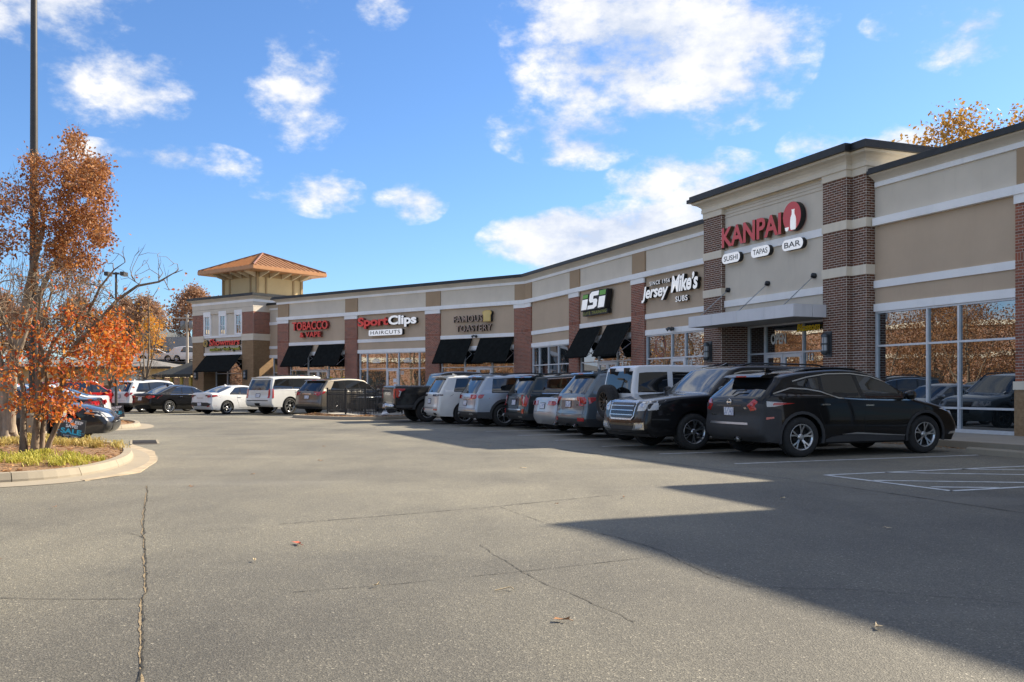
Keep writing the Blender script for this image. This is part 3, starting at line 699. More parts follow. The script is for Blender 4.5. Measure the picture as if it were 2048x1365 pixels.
# sushi restaurant on the tower
t = sign('large red channel letters with a round bottle emblem on the entrance tower', M1, -25.8, -.4, 5.6)
put_text('KANPAI', -27.92, -24.60, 6.27, 6.97, -.40, .16, [f_kan, f_gold], t, M1, bold=.028)
k = [(-24.01+.44*math.cos(a), 6.735+.46*math.sin(a)) for a in [2*PI*i/32 for i in range(32)]]
plate('emblem_disc', k, -.60, -.40, [f_kan, f_black], t, M1)
bt = [(-.10,-.40), (.10,-.40), (.13,-.33), (.13,-.10), (.11,.0), (.055,.09), (.05,.20), (.075,.24), (-.075,.24), (-.05,.20), (-.055,.09), (-.11,.0), (-.13,-.10), (-.13,-.33)]
plate('bottle_shape', [(-23.93+p[0], 6.70+p[1]) for p in bt], -.625, -.60, [f_white, f_white], t, M1)
plate('cup_shape', [(-24.33,6.41), (-24.15,6.41), (-24.17,6.33), (-24.21,6.29), (-24.27,6.29), (-24.31,6.33)], -.62, -.60, [f_white, f_white], t, M1)
for txt, xa, xb in (('SUSHI', -27.9, -26.83), ('TAPAS', -26.2, -25.18), ('BAR', -24.55, -23.52)):
    plate('pill_panel', pill((xa+xb)/2, 5.855, (xb-xa)/2, .175), -.56, -.40, [f_white, f_black], t, M1)
    put_text(txt, xa+.12, xb-.12, 5.765, 5.945, -.561, .004, [f_navy], t, M1, bold=.012, joined=True, name='lettering')
# sandwich shop
t = sign('white script letters of a sandwich shop left of the entrance tower', M1, -32.1, -.05, 4.7)
put_text('SINCE 1956', -33.70, -32.10, 5.535, 5.70, -.06, .10, [f_white, f_black], t, M1, bold=.01, space=1.2)
put_text('Jersey', -34.27, -32.12, 4.86, 5.52, -.06, .16, [f_white, f_black], t, M1, bold=.028, shear=.22, space=.95)
put_text('Mike\u2019s', -31.93, -29.98, 5.07, 5.74, -.06, .16, [f_white, f_black], t, M1, bold=.032, shear=.22, space=.95)
put_text('SUBS', -31.68, -30.80, 4.69, 4.905, -.06, .10, [f_white, f_black], t, M1, bold=.015, space=1.12)
# gym
t = sign('slanted white and green box sign over the gym door', M1, -38.5, -.1, 4.8)
sl = .32
def gp(x0, z0, pts): return [(x0+p[0]+sl*p[1], z0+p[1]) for p in pts]
bx = gp(-39.80, 4.97, [(-.03, -.05), (2.45, -.05), (2.45, .80), (1.80, .80), (1.78, .83), (.76, .83), (.70, .73), (-.03, .73)])
plate('sign_box', bx, -.36, -.10, [f_black, f_black], t, M1)
plate('letter', gp(-39.80, 4.97, [(.02, 0), (.60, 0), (.60, .48), (.02, .48)]), -.385, -.36, [f_white, f_black], t, M1)
plate('letter_dot', gp(-39.80, 4.97, [(.02, .53), (.56, .53), (.56, .70), (.02, .70)]), -.385, -.36, [f_green, f_black], t, M1)
plate('letter', gp(-39.80, 4.97, [(.68, 0), (1.36, 0), (1.62, .10), (1.62, .36), (1.48, .44), (1.16, .44), (1.16, .58), (1.66, .58), (1.66, .78), (.92, .78), (.74, .68), (.74, .40), (.88, .29), (1.22, .29), (1.22, .17), (.68, .17)]), -.385, -.36, [f_white, f_black], t, M1)
plate('letter', gp(-39.80, 4.97, [(1.76, 0), (2.38, 0), (2.38, .50), (1.76, .50)]), -.385, -.36, [f_white, f_black], t, M1)
plate('letter_dot', gp(-39.80, 4.97, [(1.74, .56), (2.36, .56), (2.36, .77), (1.74, .77)]), -.385, -.36, [f_green, f_black], t, M1)
plate('strip_panel', rrect(-39.86, -37.30, 4.69, 4.915, .04), -.26, -.08, [f_black, f_black], t, M1)
put_text('ELITE TRAINING', -39.78, -37.40, 4.735, 4.88, -.262, .006, [f_lime], t, M1, space=1.15, joined=True, name='lettering')
# toast cafe
t = sign('bronze serif letters with a yellow bread slice on the cafe wall', M2, -3.7, -.1, 4.5)
for txt, a, b, z0, z1 in (('FAMOUS', -5.19, -2.97, 5.12, 5.50), ('TOASTERY', -5.0, -2.32, 4.56, 4.94)): put_text(txt, a, b, z0, z1, -.07, .12, [f_cop, f_black], t, M2, bold=.004, space=1.1)
tp = [(-2.86,5.08), (-2.31,5.08), (-2.31,5.45), (-2.26,5.5), (-2.24,5.58), (-2.27,5.66), (-2.36,5.71), (-2.58,5.73), (-2.80,5.71), (-2.89,5.66), (-2.92,5.58), (-2.90,5.5), (-2.86,5.45)]
plate('bread_slice', tp, -.27, -.08, [f_yel, f_black], t, M2)
plate('bread_crumb', [(-2.585+(p[0]+2.585)*.84, 5.4+(p[1]-5.4)*.86) for p in tp], -.28, -.27, [face('pale toast', (.76, .56, .20)), f_yel], t, M2)
# hair salon
t = sign('red and white letters over a white oval box on the hair salon', M2, -10.7, -.1, 4.6)
put_text('Sport', -13.27, -10.52, 5.04, 5.78, -.08, .2, [f_red, f_dred], t, M2, bold=.036, space=.98)
put_text('Clips', -10.50, -8.10, 5.04, 5.78, -.08, .2, [f_white, f_black], t, M2, bold=.036, space=.98)
plate('oval_box', rrect(-12.25, -9.30, 4.57, 4.94, .08), -.28, -.06, [f_white, f_black], t, M2)
put_text('HAIRCUTS', -12.08, -9.47, 4.65, 4.87, -.283, .004, [f_navy], t, M2, bold=.006, space=1.1, joined=True, name='lettering')
# tobacco shop
t = sign('red block letters of the tobacco shop on two lines', M2, -18, -.1, 4.7)
put_text('TOBACCO', -19.76, -16.15, 5.18, 5.76, -.08, .2, [f_red, f_dred], t, M2, bold=.02)
put_text('& VAPE', -18.97, -16.85, 4.69, 5.05, -.08, .2, [f_red, f_dred], t, M2, bold=.028, space=1.1)
# corner restaurant
t = sign('red script letters with a round yellow spiral on the corner tower', M2, -29.6, 1.2, 4.1)
put_text('Showmars', -31.30, -27.45, 4.50, 5.02, 1.2, .15, [f_red, f_black], t, M2, bold=.02, shear=.15, space=1)
put_text('southern \u2022 fresh \u2022 greek', -31.28, -27.45, 4.02, 4.40, 1.2, .12, [f_lime, f_black], t, M2, bold=.015, joined=True, name='lettering')
k = [(-31.72+.27*math.cos(a), 4.70+.27*math.sin(a)) for a in [2*PI*i/24 for i in range(24)]]
plate('emblem_disc', k, 1.02, 1.2, [f_black, f_black], t, M2)
for r0, r1 in ((.22, .27), (.11, .16)):
    mb = MB()
    for i in range(24):
        a, b = 2*PI*i/24, 2*PI*(i+1)/24
        mb.poly([(-31.72+r*math.cos(q), 1.01, 4.70+r*math.sin(q)) for r, q in ((r0, a), (r1, a), (r1, b), (r0, b))])
    mb.build('emblem_ring', f_yel, t, M2)
# small things on the glass
m_neon = plain('white window letter', (.8, .8, .78), .6); m_yb = plain('yellow banner', (.8, .55, .02), .6, var=.2, scale=4); m_paper = plain('paper notice', (.75, .75, .78), .7)
t = sign('white letters reading open on the glass above the sushi entrance', M1, -26.3, .55, 2.8, 'window_lettering')
put_text('OPEN', -26.70, -25.88, 2.80, 3.18, .64, .006, [m_neon], t, M1, bold=.03)
for txt, x0, M, y, z, lab in (('112', -24.82, M1, .64, 2.2, 'white unit number on the pane right of the sushi doors'), ('113', -31.16, M1, .05, 2.15, 'white unit number beside the sandwich shop door'), ('110', -9.82, M2, .05, 2.1, 'white unit number beside the hair salon door')):
    t = sign(lab, M, x0, y, z, 'unit_number'); put_text(txt, x0, x0+.34, z, z+.24, y, .005, [m_neon], t, M, bold=.02)
t = sign('red and blue open sign behind the tobacco shop glass', M2, -19.5, .05, 1.9, 'window_lettering')
ol = put_text('OPEN', -19.95, -18.65, 1.75, 2.15, .05, .02, [f_red], t, M2, bold=.02)
for o in ol[:2]: o.data.materials[0] = face('blue letter', (.05, .08, .5))
mb = MB(); pts = [(-16.3+1.5*i/8, 2.05-.14*math.sin(PI*i/8)) for i in range(9)]
for (x0, za), (x1, zb) in zip(pts[:-1], pts[1:]): mb.poly([(x0, .04, za-.42), (x1, .04, zb-.42), (x1, .04, zb), (x0, .04, za)])
tag(mb.build('window_banner', m_yb, None, M2), 'yellow banner sagging inside the tobacco shop window', 'banner')
for M, x, z, w, h, lab in ((M2, -10.2, 1.2, .24, .34, 'white paper notice on the hair salon door'), (M2, -10.22, 1.62, .26, .24, 'pale card above the notice on the hair salon door'), (M2, -6.0, 1.75, .5, .3, 'small framed notice in the cafe window')):
    mb = MB(); mb.box(x-w/2, x+w/2, .025 if x < -7 else .04, .03 if x < -7 else .05, z, z+h)
    if x < -7: 
        for i, v in enumerate(mb.v): mb.v[i] = (v[0], v[1]-.01, v[2])
    tag(mb.build('paper_notice', m_paper, None, M), lab, 'notice')
t = sign('small white print across the upper panes of the hair salon', M2, -11.8, .05, 2.9, 'window_lettering')
for x in (-12.3, -9.55):
    for z, a, b in ((3.06, .2, .55), (2.96, .0, .75), (2.86, .1, .65)):
        mb = MB(); r = random.Random(int(z*100)); q = a
        while q < b: w = r.uniform(.04, .12); mb.box(x+q, x+q+w, .045, .05, z, z+.06); q += w+.03
        mb.build('print_line', m_neon, t, M2)
t = sign('round pale menu emblem printed on the sandwich shop pane', M1, -33.2, .05, 2.9, 'window_lettering')
for r0, r1 in ((.40, .43), (.30, .32)):
    mb = MB()
    for i in range(28):
        a, b = 2*PI*i/28, 2*PI*(i+1)/28
        mb.poly([(-33.2+r*math.cos(q), .05, 2.98+r*math.sin(q)) for r, q in ((r0, a), (r1, a), (r1, b), (r0, b))])
    mb.build('emblem_ring', plain('faded red print', (.4, .12, .1), .7), t, M1)
# ------------------------------------------------------------------ ground
def asphalt():
    m, nt, b = nodemat('worn asphalt'); setp(b, Roughness=.72, Specular_IOR_Level=.4)
    tc = nt.nodes.new('ShaderNodeTexCoord'); V = tc.outputs['Object']
    sp = nt.nodes.new('ShaderNodeTexVoronoi'); sp.inputs['Scale'].default_value = 105; nt.links.new(V, sp.inputs['Vector'])
    grit = ramp(nt, sp.outputs['Color'], [(.0, (.045,.043,.038)), (.35, (.09,.087,.077)), (.62, (.14,.134,.118)), (.84, (.21,.20,.174)), (.93, (.42,.395,.34)), (1, (.66,.62,.54))])
    fine = noise(nt, 150, 3, vec=V); c = mix(nt, .35, grit, ramp(nt, fine, [(.3, (.06,.058,.053)), (.7, (.28,.27,.238))]))
    big = noise(nt, .16, 5, .6, vec=V); c = mix(nt, 1, c, ramp(nt, big, [(.30, (.64,.64,.66)), (.68, (1.20,1.18,1.11))]), 'MULTIPLY')
    mid = noise(nt, .7, 6, .65, vec=V, stretch=(1, .45, 1)); c = mix(nt, 1, c, ramp(nt, mid, [(.32, (.76,.76,.77)), (.52, (1,1,1)), (.72, (1.10,1.09,1.05))]), 'MULTIPLY')
    # darker tone on the near side of the long seam, blending softly into paler
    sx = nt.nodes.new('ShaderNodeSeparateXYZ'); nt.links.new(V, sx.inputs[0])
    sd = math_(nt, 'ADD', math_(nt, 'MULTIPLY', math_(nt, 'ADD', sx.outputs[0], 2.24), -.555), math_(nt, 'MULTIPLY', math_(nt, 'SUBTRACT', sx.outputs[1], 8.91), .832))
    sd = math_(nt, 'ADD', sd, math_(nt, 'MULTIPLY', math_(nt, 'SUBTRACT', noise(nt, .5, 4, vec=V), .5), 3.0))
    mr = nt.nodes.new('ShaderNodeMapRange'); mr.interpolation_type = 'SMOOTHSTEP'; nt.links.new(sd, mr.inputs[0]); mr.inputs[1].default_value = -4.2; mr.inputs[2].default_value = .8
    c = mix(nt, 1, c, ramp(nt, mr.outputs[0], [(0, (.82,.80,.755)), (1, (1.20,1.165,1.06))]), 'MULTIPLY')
    # oil drips and darker wheel tracks
    oil = noise(nt, .55, 7, .7, vec=V); c = mix(nt, math_(nt, 'MULTIPLY', ramp(nt, oil, [(.62, (0,0,0)), (.76, (1,1,1))]), .5), c, (.05, .05, .05))
    pale = noise(nt, .33, 4, .55, vec=V, stretch=(.35, 1.6, 1)); c = mix(nt, math_(nt, 'MULTIPLY', ramp(nt, pale, [(.58, (0,0,0)), (.75, (1,1,1))]), .35), c, (.27, .255, .215))
    nt.links.new(c, b.inputs['Base Color'])
    h = math_(nt, 'ADD', sp.outputs['Distance'], fine); bump(nt, b, h, .55, .006); return m
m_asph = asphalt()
m_conc = stucco('pale concrete', (.36, .33, .28), .35); m_concd = stucco('weathered concrete', (.30, .26, .20), .5)
m_line = plain('worn white road paint', (.52, .53, .52), .8, var=.35, scale=7)
m_crack = plain('dark crack', (.018, .017, .015), .95); m_crackd = plain('hairline crack', (.05, .048, .044), .95); m_crackw = plain('dirt in the crack', (.22, .165, .095), .95, var=.5, scale=60)
m_grass = plain('dry verge grass', (.16, .13, .05), .9, var=.5, scale=.8, bmp=.4)
m_mulch = plain('brown mulch', (.20, .115, .055), .95, var=.55, scale=22, bmp=.8)

mb = MB(); mb.poly([(-1500, -300, 0), (1500, -300, 0), (1500, 2200, 0), (-1500, 2200, 0)]); structure(mb.build('ground', m_grass)).location.z = -.03
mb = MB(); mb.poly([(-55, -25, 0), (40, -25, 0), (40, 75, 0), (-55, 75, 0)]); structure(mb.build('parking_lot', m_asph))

def strip_line(p, q, w, z, name, mat):
    p, q = Vector(p[:2]), Vector(q[:2]); d = (q-p).normalized(); n = Vector((-d.y, d.x))*w/2
    mb = MB(); k = max(1, int((q-p).length/1.2))
    mb.poly([(*(p+n), z), (*(p-n), z), (*(q-n), z), (*(q+n), z)]); return structure(mb.build(name, mat))
for u in (-13.42, -15.95, -18.45, -21.0, -23.5, -26.05, -28.55, -31.1, -33.6, -36.2): strip_line(g1(u, 9.4), g1(u, 15.0), .10, .005, 'stall_line', m_line)
HA, HB, HC, HD = (-11.2, 9.45), (-8.9, 9.5), (-8.9, 15), (-11.25, 15)
for a, b in ((HA, HB), (HA, HD), (HB, HC), ((-9.35, 9.62), (-8.95, 10.4)), ((-10.3, 9.55), (-8.95, 11.9)), ((-11.2, 10.6), (-8.95, 14.2)), ((-11.22, 12.2), (-9.5, 14.95)), ((-11.22, 13.7), (-10.4, 14.95))):
    strip_line(g1(*a), g1(*b), .10, .005, 'hatch_line', m_line)
for u in (-2.0, .6, 3.2, -8.0, -10.5, -13.0, -15.5, -18.0): strip_line(g2(u, 26.2), g2(u, 31.2), .10, .005, 'stall_line', m_line)

def crack(pts, w, mat, name='asphalt_crack', z=.004, jag=.03, step=.09):
    P = [Vector((*p, 0)) for p in pts]; line = []
    for a, b in zip(P[:-1], P[1:]):
        k = max(2, int((b-a).length/step))
        for i in range(k): line.append(a.lerp(b, i/k))
    line.append(P[-1]); o = 0; L = []
    for p in line:
        o = o*.75+random.gauss(0, jag); L.append(p+Vector((o, o*.6, 0)))
    mb = MB()
    for a, b in zip(L[:-1], L[1:]):
        d = (b-a); d = d.normalized() if d.length > 0 else Vector((0,1,0)); n = Vector((-d.y, d.x, 0)); wa = w*random.uniform(.35, 1.25)
        mb.poly([(*(a-n*wa/2).xy, z), (*(a+n*wa/2).xy, z), (*(b+n*wa/2).xy, z), (*(b-n*wa/2).xy, z)])
    return structure(mb.build(name, mat))
main = [(-4.9,12.4), (-3.61,9.04), (-3.24,8.14), (-2.59,6.51), (-2.37,5.99), (-2.25,5.61), (-1.94,4.84), (-1.67,4.14), (-1.1, 2.7)]
crack(main, .014, m_crackw, z=.003, jag=.003, step=.05); crack([(p[0]+.012, p[1]) for p in main], .009, m_crack, z=.006, jag=.0035, step=.04)
for L, w in (([(-3.2,5.79), (-2.75,5.75), (-2.3,5.77)], .010), ([(-2.24,8.91), (-1.16,9.58), (-.13,10.26), (.32,10.62), (1.2, 11.3)], .018), ([(-.13,10.18), (.32,9.01), (.98,8.06), (1.22,7.4), (1.39,6.51), (1.57,6.11), (2.17,6.03), (3.2, 5.6)], .014),
             ([(-1.4,5.96), (-.88,6.15), (-.43,6.38), (.13,6.65), (1.1, 7.2)], .010), ([(-.27,7.75), (.09,6.6), (.28,6.11), (.43,5.81), (.7, 5.2)], .014), ([(-3.49,8.39), (-3.24,8.14)], .01), ([(-3.24, 8.2), (-2.2, 8.9)], .008)):
    crack(L, w*(.9 if w > .016 or w == .010 else .5), m_crackd, jag=.006, step=.06)
crack([(1.12,19.54), (3.93,13.45), (4.76,11.36), (5.36,9.69), (7.2, 5)], .02, m_crack, jag=.003, step=.2)
crack([(-8, 31), (-4.2, 27.6), (1.12, 19.54)], .025, m_crack, jag=.004, step=.2)

# pavement along the shops with a kerb
def slab(name, pts, z0, z1, mat):
    mb = MB(); n = len(pts); mb.poly([(*p[:2], z1) for p in pts]); mb.raw([(*p[:2], z0) for p in pts]+[(*p[:2], z1) for p in pts], [(i, (i+1) % n, n+(i+1) % n, n+i) for i in range(n)])
    o = mb.build(name, mat); fix_normals(o.data); return structure(o)
a = g1(-35, 16.55); b = g1(2, 16.55); c = g1(2, 20.4); d = g1(-35, 20.4)
slab('pavement', [a, b, c, d], 0, .15, m_conc)
slab('pavement', [g1(-35, 16.55), g1(-35, 20.4), g1(-48, 20.4), g2(-34, 44), g2(-34, 36), g2(-3, 36), g1(-38, 14.6)], 0, .148, m_conc)
k0 = g1(-34.98, 16.37); slab('kerb', [g1(-34.98, 16.37), g1(2, 16.37), g1(2, 16.545), g1(-34.98, 16.545)], 0, .152, m_concd)
for u in np.arange(-33, 1, 1.5): # scored joints
    strip_line(g1(u, 16.6), g1(u, 19.4), .012, .1535, 'pavement_joint', m_crack)
ws = MB(); ws.prism([(-.09, 0), (-.08, .10), (-.05, .13), (.05, .13), (.08, .10), (.09, 0)], 'x', -.95, .95)
wsm = ws.mesh('wheel_stop'); wsm.materials.append(m_concd); fix_normals(wsm)
for u, lab in ((-12.9, 'concrete wheel stop beside the black crossover at the striped bay'), (-10.1, 'concrete wheel stop at the head of the striped bay')):
    o = bpy.data.objects.new('wheel_stop', wsm); COL.objects.link(o); o.matrix_basis = M1 @ Matrix.Translation((u, 15.25-19.55, 0)); tag(o, lab, 'wheel stop', 'concrete wheel stops')

# ------------------------------------------------------------------ planted islands
def offset_poly(pts, d):
    n = len(pts); out = []
    for i in range(n):
        p0, p, p1 = Vector(pts[i-1]), Vector(pts[i]), Vector(pts[(i+1) % n]); a = (p-p0).normalized(); b = (p1-p).normalized(); s = Vector((a.y+b.y, -(a.x+b.x)))
        s = s/max(.4, s.length)*1.0; s.normalize(); out.append((p.x+s.x*d, p.y+s.y*d))
    return out
def smooth_closed(pts, k=6):
    out = []; n = len(pts)
    for i in range(n):
        p0, p1, p2, p3 = (Vector(pts[(i+j-1) % n]) for j in range(4))
        for t in np.linspace(0, 1, k, endpoint=False):
            out.append(tuple(.5*((2*p1)+(-p0+p2)*t+(2*p0-5*p1+4*p2-p3)*t*t+(-p0+3*p1-3*p2+p3)*t**3)))
    return out
def island(pts, joints=(), seg=8):
    """kerb ring (pieces), gutter apron, mulch mound; pts counter-clockwise outer foot of the kerb"""
    P = smooth_closed(pts, seg); n = len(P); I1 = offset_poly(P, -.04); I2 = offset_poly(P, -.17); I3 = offset_poly(P, -.19); G = offset_poly(P, .42)
    mb = MB(); mb.raw([(*p, .006) for p in G]+[(*p, .03) for p in P], [(i, (i+1) % n, n+(i+1) % n, n+i) for i in range(n)])
    o = mb.build('kerb_gutter', m_concd); fix_normals(o.data); structure(o)
    step = max(4, n//14); i = 0
    while i < n:
        j = min(n, i+step); mb = MB(); R = []
        for q in range(i, j+1):
            q %= n; R.append([(*P[q], .0), (*P[q], .06), (*I1[q], .15), (*I2[q], .155), (*I3[q], .10)])
        # a narrow open joint at the end of each cast piece
        last = Vector(R[-1][0]); prev = Vector(R[-2][0]); f = max(0, 1-.012/max(.02, (last-prev).length))
        R[-1] = [tuple(Vector(a).lerp(Vector(b), f)) for a, b in zip(R[-2], R[-1])]
        for a, b in zip(R[:-1], R[1:]):
            for k in range(4): mb.poly([a[k], b[k], b[k+1], a[k+1]])
        mb.poly(R[0][::-1]); mb.poly(R[-1]); o = mb.build('kerb', m_concd); fix_normals(o.data); structure(o); i = j
    bnd = [Vector(p) for p in I3]; xs = [p[0] for p in I3]; ys = [p[1] for p in I3]
    ins = [(x, y) for x in np.arange(min(xs), max(xs), .35) for y in np.arange(min(ys), max(ys), .35)]
    V, E, F, *_ = delaunay_2d_cdt(bnd+[Vector(p) for p in ins], [(k, (k+1) % n) for k in range(n)], [list(range(n))], 1, 1e-4)
    def hgt(v):
        d = min((Vector(v)-q).length for q in bnd); return .11+.09*min(1, d/.9)+.02*math.sin(v[0]*5+v[1]*3)*min(1, d*3)
    mb = MB(); mb.raw([(*v, hgt(v)) for v in V], F, True); o = mb.build('mulch_bed', m_mulch); fix_normals(o.data); structure(o)
    return I3, hgt
def inside(p, poly):
    c = False; n = len(poly); x, y = p
    for i in range(n):
        a, b = poly[i], poly[i-1]
        if (a[1] > y) != (b[1] > y) and x < (b[0]-a[0])*(y-a[1])/(b[1]-a[1])+a[0]: c = not c
    return c
ISL = [(-13.5, 12.1), (-10, 11.6), (-7.6, 12.15), (-6.35, 13.3), (-6.5, 15.6), (-7.6, 18.4), (-9.2, 20.6), (-11.2, 21.5), (-14, 20.4), (-16, 16)]
isl_poly, isl_h = island(ISL)
isl2_poly, isl2_h = island([(-16.5, 28.2), (-13.2, 28.0), (-12.1, 28.7), (-12.3, 30.6), (-13.6, 33.2), (-15.2, 34), (-17.2, 32)])
# concrete apron washed with clay at the tip of the island
slab('kerb_apron', [(-6.0, 13.0), (-5.75, 14.3), (-6.3, 16.4), (-7.3, 18.9), (-8.7, 21.2), (-8.0, 19.0), (-6.6, 15.8), (-6.42, 13.3)], 0, .014, plain('clay stained concrete', (.36, .29, .20), .9, var=.25, scale=3))
# bed along the fence in the corner
FB = [(-9.4, 39.6), (-7.9, 37.7), (-6.3, 36.6), (-5.0, 36.9), (-3.9, 38.3), (-2.6, 39.4), (-1.8, 40.6), (-4.5, 41.0), (-5.0, 38.6), (-6.1, 38.3), (-7.2, 39.5), (-8.6, 41.6)]
bed_poly, bed_h = island(FB)

def litter(name, poly, hfun, n, size, mat, seed, z=.012, lift=.02):
    r = np.random.default_rng(seed); xs = [p[0] for p in poly]; ys = [p[1] for p in poly]; mb = MB(); k = 0
    while k < n:
        p = (r.uniform(min(xs), max(xs)), r.uniform(min(ys), max(ys)))
        if not inside(p, poly): continue
        k += 1; a = r.uniform(0, 6.28); s = size*r.uniform(.5, 1.4); c_, s_ = math.cos(a)*s, math.sin(a)*s; t1, t2 = r.uniform(-.4, .8)*s, r.uniform(-.4, .8)*s; h = hfun(p)+z
        mb.poly([(p[0]-c_, p[1]-s_, h), (p[0]+s_*.45, p[1]-c_*.45, h+lift*.3+t1*.3), (p[0]+c_, p[1]+s_, h+t2*.5), (p[0]-s_*.45, p[1]+c_*.45, h+t1*.4)])
    return stuff(mb.build(name, mat))
m_fall = leafmat('fallen leaves', [(.30,.14,.05), (.42,.22,.09), (.22,.10,.045), (.50,.32,.14), (.36,.13,.04)], 1.5, .1)
tag(litter('fallen_leaves', isl_poly, isl_h, 5200, .045, m_fall, 1), 'carpet of brown leaves over the mulch of the near tree island', 'leaves')
tag(litter('fallen_leaves', isl2_poly, isl2_h, 1200, .06, m_fall, 2), 'brown leaves on the small island behind the second sale sign', 'leaves')
tag(litter('fallen_leaves', bed_poly, bed_h, 2500, .06, m_fall, 3), 'rust brown leaves in the bed before the black fence', 'leaves')
# liriope tufts, bright yellow green
def tufts(name, label, cents, hfun, mat, seed, bl=.15):
    r = np.random.default_rng(seed); mb = MB()
    for (x, y) in cents:
        h = hfun((x, y))
        for _ in range(34):
            a = r.uniform(0, 6.28); L = bl*r.uniform(.5, 1.15); lean = r.uniform(.3, 1.1); w = .0055; d = Vector((math.cos(a), math.sin(a), 0)); n = Vector((-d.y, d.x, 0))*w
            p = Vector((x+r.normal(0, .06), y+r.normal(0, .06), h)); m = p+d*L*.4*lean+Vector((0, 0, L*.62)); e = p+d*L*lean+Vector((0, 0, L*(.75-.45*lean)))
            mb.poly([p-n, p+n, m+n, m-n]); mb.poly([m-n, m+n, e])
    o = mb.build(name, mat); stuff(o); return tag(o, label, 'grass')
m_lir = leafmat('yellow green blades', [(.16,.20,.03), (.34,.34,.05), (.52,.46,.08), (.60,.52,.14)], 2.0, .3)
r = np.random.default_rng(5)
C = [(r.uniform(-8.6, -6.5), r.uniform(13.7, 15.3)) for _ in range(62)]
C = [c for c in C if inside(c, isl_poly) and c[1] > 13.55+(-6.4-c[0])*.15]
tufts('grass_clump', 'yellow green grassy clump in front of the multi trunk tree', C, isl_h, m_lir, 6)
C = [c for c in [(r.uniform(-11.5, -8.9), r.uniform(14.6, 16.4)) for _ in range(44)] if inside(c, isl_poly)]
tufts('grass_clump', 'green grassy clump left of the multi trunk tree', C, isl_h, leafmat('green blades', [(.08,.13,.02), (.20,.26,.04), (.36,.36,.06)], 2, .3), 8)
C = [c for c in [(r.uniform(-10.5, -7.3), r.uniform(17.6, 19.8)) for _ in range(60)] if inside(c, isl_poly)]
tufts('grass_clump', 'straw coloured grass along the back edge of the island under the sale sign', C, isl_h, leafmat('straw blades', [(.35,.24,.07), (.5,.38,.12), (.42,.40,.09)], 2, .3), 9, .22)

tag(litter('fallen_leaves', [tuple(g1(-26, 16.0).xy), tuple(g1(-10, 16.0).xy), tuple(g1(-10, 16.36).xy), tuple(g1(-26, 16.36).xy)], lambda p: 0, 700, .035, m_fall, 13), 'drift of brown leaves along the kerb in front of the shops', 'leaves')
# storm drain grate
t = thing('storm_drain', 'dark iron drain grate set flush in the lot beyond the island', 'drain', Matrix.Translation((-8.82, 22.2, 0)) @ Matrix.Rotation(math.radians(22.3), 4, 'Z'))
mb = MB(); mb.box(-.27, .27, -.85, .85, -.02, .006); mb.build('pit', m_dark, t)
mb = MB(); mb.box(-.32, -.27, -.9, .9, -.02, .012); mb.box(.27, .32, -.9, .9, -.02, .012); mb.box(-.27, .27, -.9, -.85, -.02, .012); mb.box(-.27, .27, .85, .9, -.02, .012); mb.build('rim', m_concd, t)
iron = plain('rusty iron', (.05, .042, .036), .7, .4)
for i in range(6): mb = MB(); mb.box(-.27, .27, -.78+i*.185, -.68+i*.185, 0, .012); mb.build('bar', iron, t)
# single leaves and scraps lying on the lot
m_l1 = plain('orange scrap', (.45, .10, .05), .7); m_l2 = plain('pale leaf', (.46, .36, .22), .8); m_l3 = plain('brown leaf', (.28, .13, .05), .8)
def leaf(x, y, s, mat, label, seed):
    s *= .72; r = random.Random(seed); a = r.uniform(0, 6.28); mb = MB(); P = []
    for i in range(6):
        t = i/8*2*PI; rr = s*(1+.35*math.cos(3*t)) ; P.append((rr*math.cos(t), .55*rr*math.sin(t)))
    n = 8; top = [(p[0], p[1], .006+.011*abs(p[0]/s)**1.5*(.5+r.random())+r.uniform(0, .006)) for p in P[:n]]
    mb.raw([(0, 0, .008)]+top, [(0, 1+i, 1+(i+1) % n) for i in range(n)], True); mb.tube([(s*1.2, 0, .012), (s*1.7, .2*s, .006)], .002, 4)
    o = mb.build('fallen_leaf', mat, None, Matrix.Translation((x, y, .006)) @ Matrix.Rotation(a, 4, 'Z')); tag(o, label, 'leaf', 'leaves blown across the lot'); return o
for i, (x, y, s, m, lab) in enumerate([(-1.80, 7.75, .085, m_l1, 'bright orange red curled scrap alone on the sunlit asphalt'), (-.9, 6.1, .035, m_l2, 'pale leaf on the crack in the middle of the lot'), (.27, 5.20, .06, m_l3, 'curled brown leaf near the bottom middle of the lot'), (2.0, 5.05, .05, m_l2, 'pale leaf in the shade near the bottom right'), (-5.0, 10.1, .05, m_l3, 'reddish leaf left of the long crack'), (-3.9, 7.0, .05, m_l3, 'tan leaf far left of the long crack'), (-1.95, 7.0, .035, m_l2, 'small pale leaf just right of the long crack'), (3.5, 8.6, .05, m_l2, 'pale leaf inside the large shadow'), (1.33, 11.0, .045, m_l3, 'orange leaf on the sunlit strip between the shadows'), (.2, 15.0, .07, m_l2, 'yellow leaf on the lit lot before the sedan'), (3.2, 10.9, .05, m_l2, 'cream leaf at the edge of the striped bay shadow'), (-3.4, 16.5, .06, m_l3, 'rusty leaf in the open middle of the lot')]): leaf(x, y, s, m, lab, i)
t = thing('straw', 'bent pale straw lying on the asphalt', 'straw', Matrix.Translation((-.04, 6.0, .01))); mb = MB(); mb.tube([(-.07, -.03, 0), (.03, .02, .012), (.05, -.02, .005)], .004, 5); mb.build('stalk', m_l2, t); 
rr = random.Random(3)
WH = ['halfway to the taupe SUV', 'in front of the pickup', 'near the storm drain', 'between the island and the fence', 'level with the white off road car', 'on the lit strip left of the shadow tip', 'close to the kerb apron', 'in line with the bread sign', 'straight ahead in mid lot', 'ahead of the silver sedan', 'by the seam line toward the corner', 'short of the white sedan', 'in the shade by the long white SUV', 'off the end of the stall lines']
